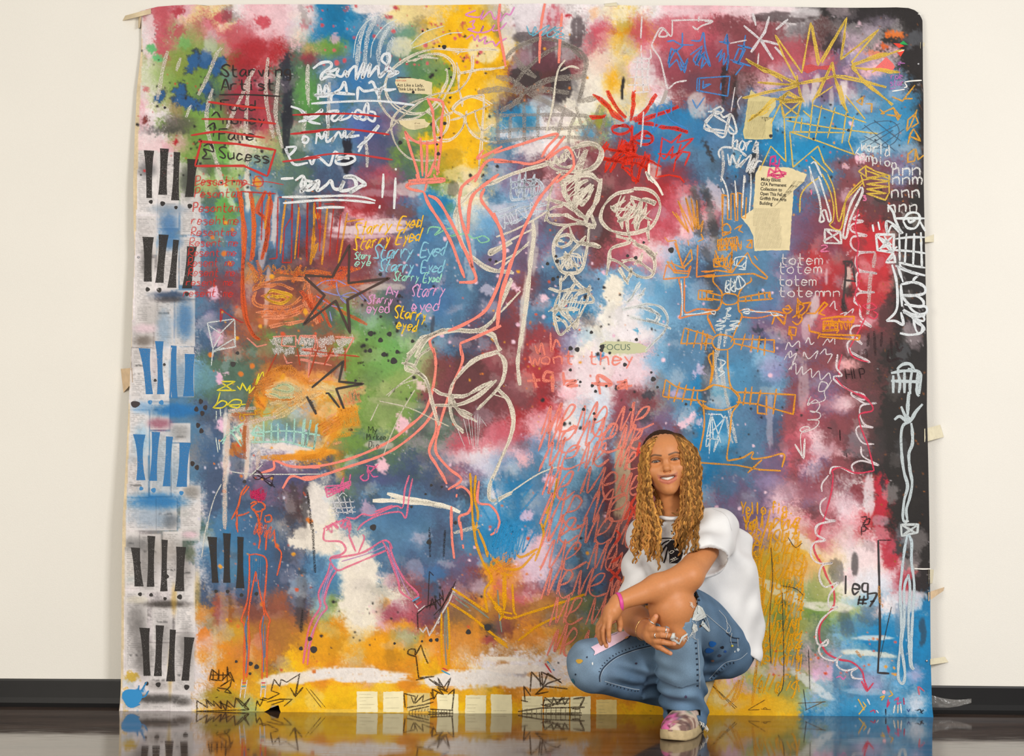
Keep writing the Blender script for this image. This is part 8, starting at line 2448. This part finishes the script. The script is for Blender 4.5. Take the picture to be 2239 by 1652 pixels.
for k in range(82):                            # viewer's right
    s = (k + .5) / 82; lay = (k * 7 % 5) / 4.
    s2 = s if k % 2 else hrn.uniform(0, 1)
    tip = hrn.uniform(1165, 1216) if hrn.random() < .7 else hrn.uniform(1120, 1170)
    zz = HY + .030 + .055 * s2 - .014 * lay
    keys = [(1462 + 26 * s2, 945 + 5 * s2, HY + .055), (1475 + 28 * s2 + j(2), 957 + 7 * s2, HY + .024 + .03 * s2 - .012 * lay), (1485 + 37 * s2 + j(2), 984, zz - .034), (1491 + 40 * s2 + j(3), 1022, zz - .030), (1488 + 45 * s2 + j(3), 1070, zz - .012),
            (1487 + 45 * s2 + j(4), 1118, zz - .002), (1478 + 48 * s2 + j(5), (1118 + tip) / 2 + 5, zz - .006), (1472 + 50 * s2 + j(9), tip, zz - .006)]
    make_loc(keys, .010 * lay, hrn.uniform(.60, 1.15))
for k in range(26):                            # behind the neck
    left = k % 2
    x0 = hrn.uniform(1408, 1438) if left else hrn.uniform(1486, 1524)
    keys = [(x0, 985, HY + .10), (x0 + (4 if left else -2), 1050, HY + .095), (x0 + (12 if left else -8), 1100, HY + .075), (x0 + (14 if left else -12), hrn.uniform(1130, 1170), HY + .07)]
    make_loc(keys, .004, hrn.uniform(.62, 1.15))
make_loc([(1436, 1180, HY + .01), (1440, 1205, HY + .005), (1441, 1230, HY), (1439, 1247, HY)], .012, .9)

# ------------------------------------------------------------------ shirt print, sleeve mark
m_ink = mat('black_shirt_print', lin(38, 34, 36), rough=.8, spec=.1); m_inkw = mat('white_shirt_print', lin(226, 220, 208), rough=.8, spec=.1)
CR1 = (1420, 1130, 12.7)
for (pts, w_) in [([310, 590, 450, 585, 560, 590, 680, 605], 2.4), ([280, 830, 350, 770, 430, 700, 560, 645], 2.8), ([270, 1130, 320, 1010, 400, 890, 480, 770], 3.6), ([400, 1270, 450, 1130, 480, 1000, 520, 850], 3.2), ([600, 380, 640, 430, 680, 490], 2.0), ([760, 640, 840, 560, 930, 500], 2.6), ([860, 700, 960, 640, 1050, 610], 2.4)]:
    cloth_line('shirt_print', [T_SH], pts, w_, m_ink, shirt, .0022, CR1)
cloth_patch('shirt_print', [T_SH], [480, 760, 600, 640, 760, 640, 900, 720, 900, 880, 930, 1000, 870, 1180, 780, 1280, 560, 1285, 540, 950, 500, 880], m_ink, shirt, .0026, CR1, step=2)
for (pts, w_) in [([570, 970, 620, 935, 690, 940, 650, 990, 590, 1000, 570, 970], 1.3), ([580, 1250, 700, 1190, 800, 1140], 1.2), ([590, 1190, 620, 1150, 640, 1190, 670, 1120, 690, 1170, 720, 1100, 750, 1140], 1.4), ([750, 890, 810, 900, 880, 920], 4.0), ([700, 880, 740, 920], 1.0)]:
    cloth_line('shirt_print', [T_SH], pts, w_, m_inkw, shirt, .0040, CR1)
cloth_patch('sleeve_mark', [T_SH], [1630, 815, 1655, 895, 1590, 895], m_ink, shirt, .002, CR1, step=1.2)
m_seam = m_shirt
cloth_line('sleeve_seam', [T_SH], [1513, 1212, 1530, 1207, 1552, 1214, 1570, 1228], 1.0, m_seam, shirt, .0012)
cloth_line('shoulder_seam', [T_SH], [1560, 1112, 1580, 1120, 1593, 1135, 1600, 1160], 1.0, m_seam, shirt, .0012)

# ------------------------------------------------------------------ jeans: patch, stitching, paint, frayed tears
m_pinkp = mat('pink_painted_patch', lin(238, 212, 224), rough=.8, spec=.1, nscale=26, namt=.5, color2=lin(226, 190, 208), bump=.2, bscale=200)
m_dk = mat('dark_stitch', lin(40, 50, 66), rough=.8); m_lt = mat('pale_stitch', lin(176, 190, 202), rough=.8); m_fray = mat('white_fray', lin(232, 228, 218), rough=.9, spec=.05)
CR2 = (1290, 1270, 9.18); CR3 = (1220, 1220, 3.934)
def stitch(*a, **k):
    o = cloth_line('stitching', *a, **k)
    if o: o['kind'] = 'stuff'
pt = cloth_patch('patch', [T_JN], [20, 1330, 200, 1240, 380, 1110, 560, 1010, 700, 930, 800, 960, 860, 1050, 820, 1090, 600, 1230, 330, 1370, 110, 1480, 70, 1500, 100, 1420], m_pinkp, jeans, .0035, CR2, step=1.6)
for (pts, c_, w_) in [([690, 1000, 740, 960, 790, 975], (58, 50, 60), 4.5), ([770, 1060, 830, 1030, 870, 1040], (52, 46, 56), 4.5), ([700, 1160, 760, 1130], (224, 160, 100), 3.5), ([400, 1110, 540, 1060], (170, 156, 176), 1.2), ([430, 1090, 620, 1010], (206, 190, 206), 2)]:
    cloth_line('paint_smear', [T_JN], pts, w_, mat('smear_%d_%d_%d' % c_, lin(*c_), rough=.8), jeans, .0048, CR2)
cloth_line('seam', [T_JN], [840, 745, 650, 790, 500, 850, 400, 930, 362, 1000, 360, 1060], 2.2, m_dk, jeans, .0016, CR3)
stitch([T_JN], [840, 752, 655, 797, 506, 857, 408, 936, 370, 1005, 367, 1062], .9, m_lt, jeans, .0022, CR3)
stitch([T_JN], [830, 722, 640, 768, 490, 828, 390, 912, 348, 990], 3.2, m_dk, jeans, .0016, CR3, dashed=2)
cloth_line('seam', [T_JN], [400, 1055, 520, 1090, 640, 1120, 700, 1128], 1.6, m_lt, jeans, .0016, CR3)
stitch([T_JN], [420, 1078, 520, 1105, 640, 1138, 690, 1140], 3.0, m_dk, jeans, .0016, CR3, dashed=2)
cloth_line('seam', [T_JN], [1200, 690, 1210, 850, 1218, 1000, 1218, 1120], 1.2, m_lt, jeans, .0016, CR3)
stitch([T_JN], [1183, 720, 1193, 850, 1200, 1000, 1200, 1110], 3.8, m_dk, jeans, .0016, CR3, dashed=3)
cloth_line('seam', [T_JN], [1300, 1035, 1380, 950, 1450, 892, 1560, 865, 1628, 812], 1.2, m_lt, jeans, .0016, CR3)
stitch([T_JN], [1320, 1035, 1390, 968, 1455, 910, 1530, 895], 4.2, m_dk, jeans, .0014, CR3, dashed=2)
cloth_line('torn_slash', [T_JN], [1448, 640, 1500, 680, 1558, 690], 2.6, m_dk, jeans, .0018, CR3); cloth_line('torn_slash', [T_JN], [1480, 720, 1540, 725], 2.2, m_dk, jeans, .0018, CR3)
for (x, y, r, e, c_) in [(1328, 735, 26, 1.2, (30, 100, 176)), (1302, 792, 22, 1.7, (34, 96, 168)), (1412, 765, 13, 1.2, (30, 34, 44)), (1438, 800, 12, 1, (44, 84, 150)), (1498, 752, 11, .9, (226, 206, 30)), (1548, 785, 16, .8, (190, 204, 212)),
                         (1390, 835, 13, 1.2, (66, 66, 84)), (400, 1205, 16, 2., (84, 40, 66)), (430, 1193, 10, 2., (80, 44, 70)), (185, 885, 20, 1.5, (206, 160, 60)), (125, 1060, 24, .8, (60, 120, 140)), (298, 905, 13, .6, (216, 220, 220)), (250, 850, 10, .7, (40, 50, 66)), (152, 998, 9, .8, (40, 54, 70)), (670, 905, 9, 1.3, (60, 50, 70)), (1100, 1190, 14, .8, (80, 70, 100)), (1330, 880, 10, 1.6, (150, 110, 90)), (1520, 800, 10, .6, (206, 214, 216))]:
    cloth_patch('paint_spot', [T_JN], drop(x, y, r, 14, e).ravel(), mat('spot_%d_%d_%d' % c_, lin(*c_), rough=.7), jeans, .0018, CR3, step=1.6)
m_bare = mat('bleached_weave', lin(214, 218, 214), rough=.9, nscale=300, namt=.15)
for pts in ([1195, 395, 1240, 425, 1275, 500, 1240, 520, 1200, 540, 1148, 530, 1165, 460], [1240, 530, 1308, 618, 1295, 632, 1225, 570], [1160, 560, 1190, 570, 1200, 620, 1170, 640, 1150, 600], [985, 640, 1010, 640, 1000, 690, 1040, 720, 1060, 672, 1110, 640, 1120, 650, 1070, 690, 1045, 740, 990, 715, 960, 690]):
    cloth_patch('frayed_edge', [T_JN, T_BD], pts, m_bare, jeans, .003, CR3, step=1.2)
def thread(pts, r=.0005, crop=CR3, lift=.004, mt=None):
    ox, oy, s = crop; p = catmull(np.array(pts, float).reshape(-1, 2) / s + [ox, oy], 2.0)
    W_ = [on([T_JN, T_BD], *c, lift) for c in p]; W_ = [w_ for w_ in W_ if w_ is not None]
    if len(W_) < 3: return
    W_ = np.array(W_); W_[1:-1] = (W_[:-2] + W_[2:] + W_[1:-1]) / 3
    if np.max(np.linalg.norm(np.diff(W_, axis=0), axis=1)) > .03: return
    v_, f_ = tube(W_, r, 5); wear(mesh_obj('thread', v_, f_, mt or m_fray, smooth=True), jeans)
trn = np.random.default_rng(5)
for pts in ([1200, 400, 1260, 480, 1290, 560, 1300, 620], [1270, 480, 1340, 540, 1400, 590, 1460, 640], [1440, 540, 1480, 600, 1470, 640, 1440, 630, 1460, 590], [1380, 450, 1440, 520, 1450, 600], [1220, 420, 1250, 500, 1300, 600], [1150, 540, 1180, 580, 1150, 600, 1190, 620], [1180, 620, 1170, 680, 1190, 700], [1165, 630, 1160, 680, 1175, 690],
            [1490, 640, 1480, 700, 1500, 760], [1540, 690, 1545, 760], [1170, 320, 1190, 350, 1185, 380], [985, 640, 1000, 660, 990, 690], [920, 640, 945, 630, 930, 680]): thread(pts)
for k in range(64):                            # loose threads round the tear
    a = trn.uniform(-.9, 2.4); x = 1062 + 112 * math.cos(a) * 1.05; y = 512 + 176 * math.sin(a)
    thread([x, y, x + trn.uniform(-10, 16), y + trn.uniform(2, 16), x + trn.uniform(-14, 22), y + trn.uniform(10, 36)], .0004)
CR4 = (1420, 1500, 11.8)
hemc = catmull(np.array([440, 930, 500, 850, 620, 795, 760, 815, 900, 880, 1080, 990, 1200, 1095, 1260, 1200, 1320, 1270, 1400, 1230, 1450, 1190], float).reshape(-1, 2), 22)
for c in hemc:
    for _ in range(2):
        x, y = c + trn.uniform(-8, 8, 2)
        thread([x, y - 22, x + trn.uniform(-10, 10), y, x + trn.uniform(-16, 16), y + trn.uniform(8, 26)], .0005, CR4, .003)

for k in range(90):                            # worn threads along the trouser hem
    a = trn.uniform(-3.0, -.2); x, y = ANK_L[0] + .071 * math.cos(a), ANK_L[1] + .071 * math.sin(a)
    z = max(.008, .050 - .108 * (x - .524) - .612 * (y + .485))
    w_ = np.array([[x, y - .001, z + .006], [x + trn.uniform(-.003, .003), y - .002, z], [x + trn.uniform(-.006, .006), y - .003, z - trn.uniform(.003, .009)]])
    v_, f_ = tube(catmull(w_, .002), .0006, 5); wear(mesh_obj('thread', v_, f_, m_fray, smooth=True), jeans)

# ------------------------------------------------------------------ shoes
m_sole = mat('rubber_sole', lin(196, 174, 132), rough=.6, spec=.3, nscale=60, namt=.18)
def shoe_color(u, t, hgt):
    c = np.array((206, 184, 164.))
    return c
def make_shoe(toe, heel_dir, pitch=0.0):
    """canvas slip-on: foxing sole and domed upper, both lofted along the foot"""
    fw = -np.array([heel_dir[0], heel_dir[1], 0.]); fw /= np.linalg.norm(fw); lt = np.array([-fw[1], fw[0], 0.])
    ts = np.concatenate([np.linspace(0, .12, 9), np.linspace(.16, .88, 22), np.linspace(.92, 1, 5)])
    wt = np.interp(ts, [0, .02, .05, .1, .18, .3, .42, .6, .78, .9, .96, 1], [.008, .022, .0315, .0400, .0465, .0500, .0490, .0415, .0365, .0330, .0250, .008])
    ht = np.interp(ts, [0, .04, .1, .2, .32, .45, .6, .8, .95, 1], [.036, .045, .053, .062, .072, .084, .092, .095, .088, .060])
    Lh = .250
    def pos(t, x, z):
        b_ = np.array(toe) - fw * t * Lh + lt * x
        zz = z + .004 * max(0, .10 - t) * 10
        if pitch:
            d_ = max(0, t - .28) * Lh; b_ = np.array(toe) - fw * (min(t, .28) * Lh + d_ * math.cos(pitch)) + lt * x - fw * (-z * math.sin(pitch) * (t > .28))
            zz = z * (math.cos(pitch) if t > .28 else 1) + d_ * math.sin(pitch)
        return (b_[0], b_[1], zz + .001)
    sv, uv_, uc = [], [], []
    S_ = [(1.0, 0), (1.03, .006), (1.04, .016), (1.02, .027), (.97, .029)]; U_ = np.linspace(0, 1, 9)
    for t, w_, h_ in zip(ts, wt, ht):
        for sx, z in [(-a, b_) for a, b_ in S_[::-1]] + S_: sv.append(pos(t, sx * w_, z))
        for k in range(15):
            a = math.pi * k / 14; x = -math.cos(a) * w_ * .985; z = .024 + (h_ - .024) * math.sin(a) ** .62
            uv_.append(pos(t, x, z)); uc.append((t, -math.cos(a), math.sin(a)))
    def loft(v_, m_):
        n_ = len(v_) // m_; f_ = [(i * m_ + j, i * m_ + j + 1, (i + 1) * m_ + j + 1, (i + 1) * m_ + j) for i in range(n_ - 1) for j in range(m_ - 1)]
        f_.append(tuple(range(m_))[::-1]); f_.append(tuple((n_ - 1) * m_ + j for j in range(m_)))
        return f_
    fs = loft(sv, 10) + [(i * 10, (i + 1) * 10, (i + 1) * 10 + 9, i * 10 + 9) for i in range(len(ts) - 1)]
    root = wear(mesh_obj('shoe', uv_, loft(uv_, 15), m_canvas, smooth=True))
    uc = np.array(uc); c = np.tile(np.array((208, 186, 166.)), (len(uc), 1))
    pk = np.clip((.36 - np.hypot((uc[:, 0] - .12) * 1.6, (uc[:, 1] - PSIDE * .45) * .42)) / .05, 0, 1)[:, None]; c = c * (1 - pk) + np.array((228, 116, 170.)) * pk
    for _ in range(60):
        t0, x0 = trn.uniform(0, .6), trn.uniform(-1, 1); r0 = trn.uniform(.012, .05)
        m_ = np.clip((r0 - np.hypot((uc[:, 0] - t0), (uc[:, 1] - x0) * .18)) / .012, 0, 1)[:, None] * .7
        c = c * (1 - m_) + np.array([(120, 84, 76), (90, 60, 60), (100, 130, 120), (226, 190, 186), (170, 140, 110)][trn.integers(0, 5)]) * m_
    set_color(root, srgb(c))
    so = wear(mesh_obj('sole', sv, fs, m_sole, smooth=True), root)
    return root
m_canvas = mat('painted_canvas_shoe', None, rough=.8, spec=.15, attr='Col', nscale=90, namt=.12, bump=.3, bscale=300)
PSIDE = -1
tL = at_floor(np.array(1466.), np.array(1620.)); hL = at_floor(np.array(1530.), np.array(1589.))
sh = make_shoe(tL, hL - tL); sh['label'] = 'beige canvas shoe with a pink paint patch'
tR = at_floor(np.array(1466.), np.array(1584.)); make_shoe(tR, np.array([.25, .10, 0]), math.radians(62))

# ------------------------------------------------------------------ jewellery
def ring(name, c, ax_, rad, tr, mt, flat=1.0, sides=8, tilt=None):
    ax_ = ax_ / np.linalg.norm(ax_); u = np.cross(ax_, [0.2, .3, .9]); u /= np.linalg.norm(u); w_ = np.cross(ax_, u)
    th = np.linspace(0, 2 * np.pi, 33)[:-1]; n_ = len(th); V_ = []
    for a in th:
        dr = u * math.cos(a) + w_ * math.sin(a)
        for b_ in np.linspace(0, 2 * np.pi, sides, endpoint=False): V_.append(c + dr * (rad + tr * math.cos(b_)) + ax_ * tr * flat * math.sin(b_))
    f_ = [(i * sides + j, i * sides + (j + 1) % sides, ((i + 1) % n_) * sides + (j + 1) % sides, ((i + 1) % n_) * sides + j) for i in range(n_) for j in range(sides)]
    return wear(mesh_obj(name, V_, f_, mt, smooth=True))
m_band = mat('pink_rubber', lin(214, 74, 150), rough=.45, spec=.35); m_gold = mat('gold', lin(236, 196, 120), rough=.25, metal=1.0); m_silver = mat('silver', lin(230, 226, 220), rough=.2, metal=1.0)
fa = WR_L - EL_L
wb = ring('wristband', J(1353, 1316, -.676), fa + np.array([.05, .02, .05]), .0275, .0016, m_band, 3.6, 10); wb['label'] = 'pink rubber wristband'
ring('bracelet', J(1408, 1375, -.596), (WR_R - EL_R) + np.array([.12, 0, 0]), .0335, .0010, m_gold)['label'] = 'thin gold chain bracelet'
def on_finger(f_, i, t, rad):
    a, b_ = J(*f_[i]), J(*f_[i + 1]); ring('finger_ring', a * (1 - t) + b_ * t, b_ - a, rad, .0012, m_silver, 1.6)
on_finger(FR[1], 0, .35, .0098); on_finger(FR[0], 2, .45, .0086); on_finger(TR_, 1, .4, .0108)
ring('earring', J(1428, 1071, HY + .03), np.array([1., .4, 0]), .006, .0009, m_gold)
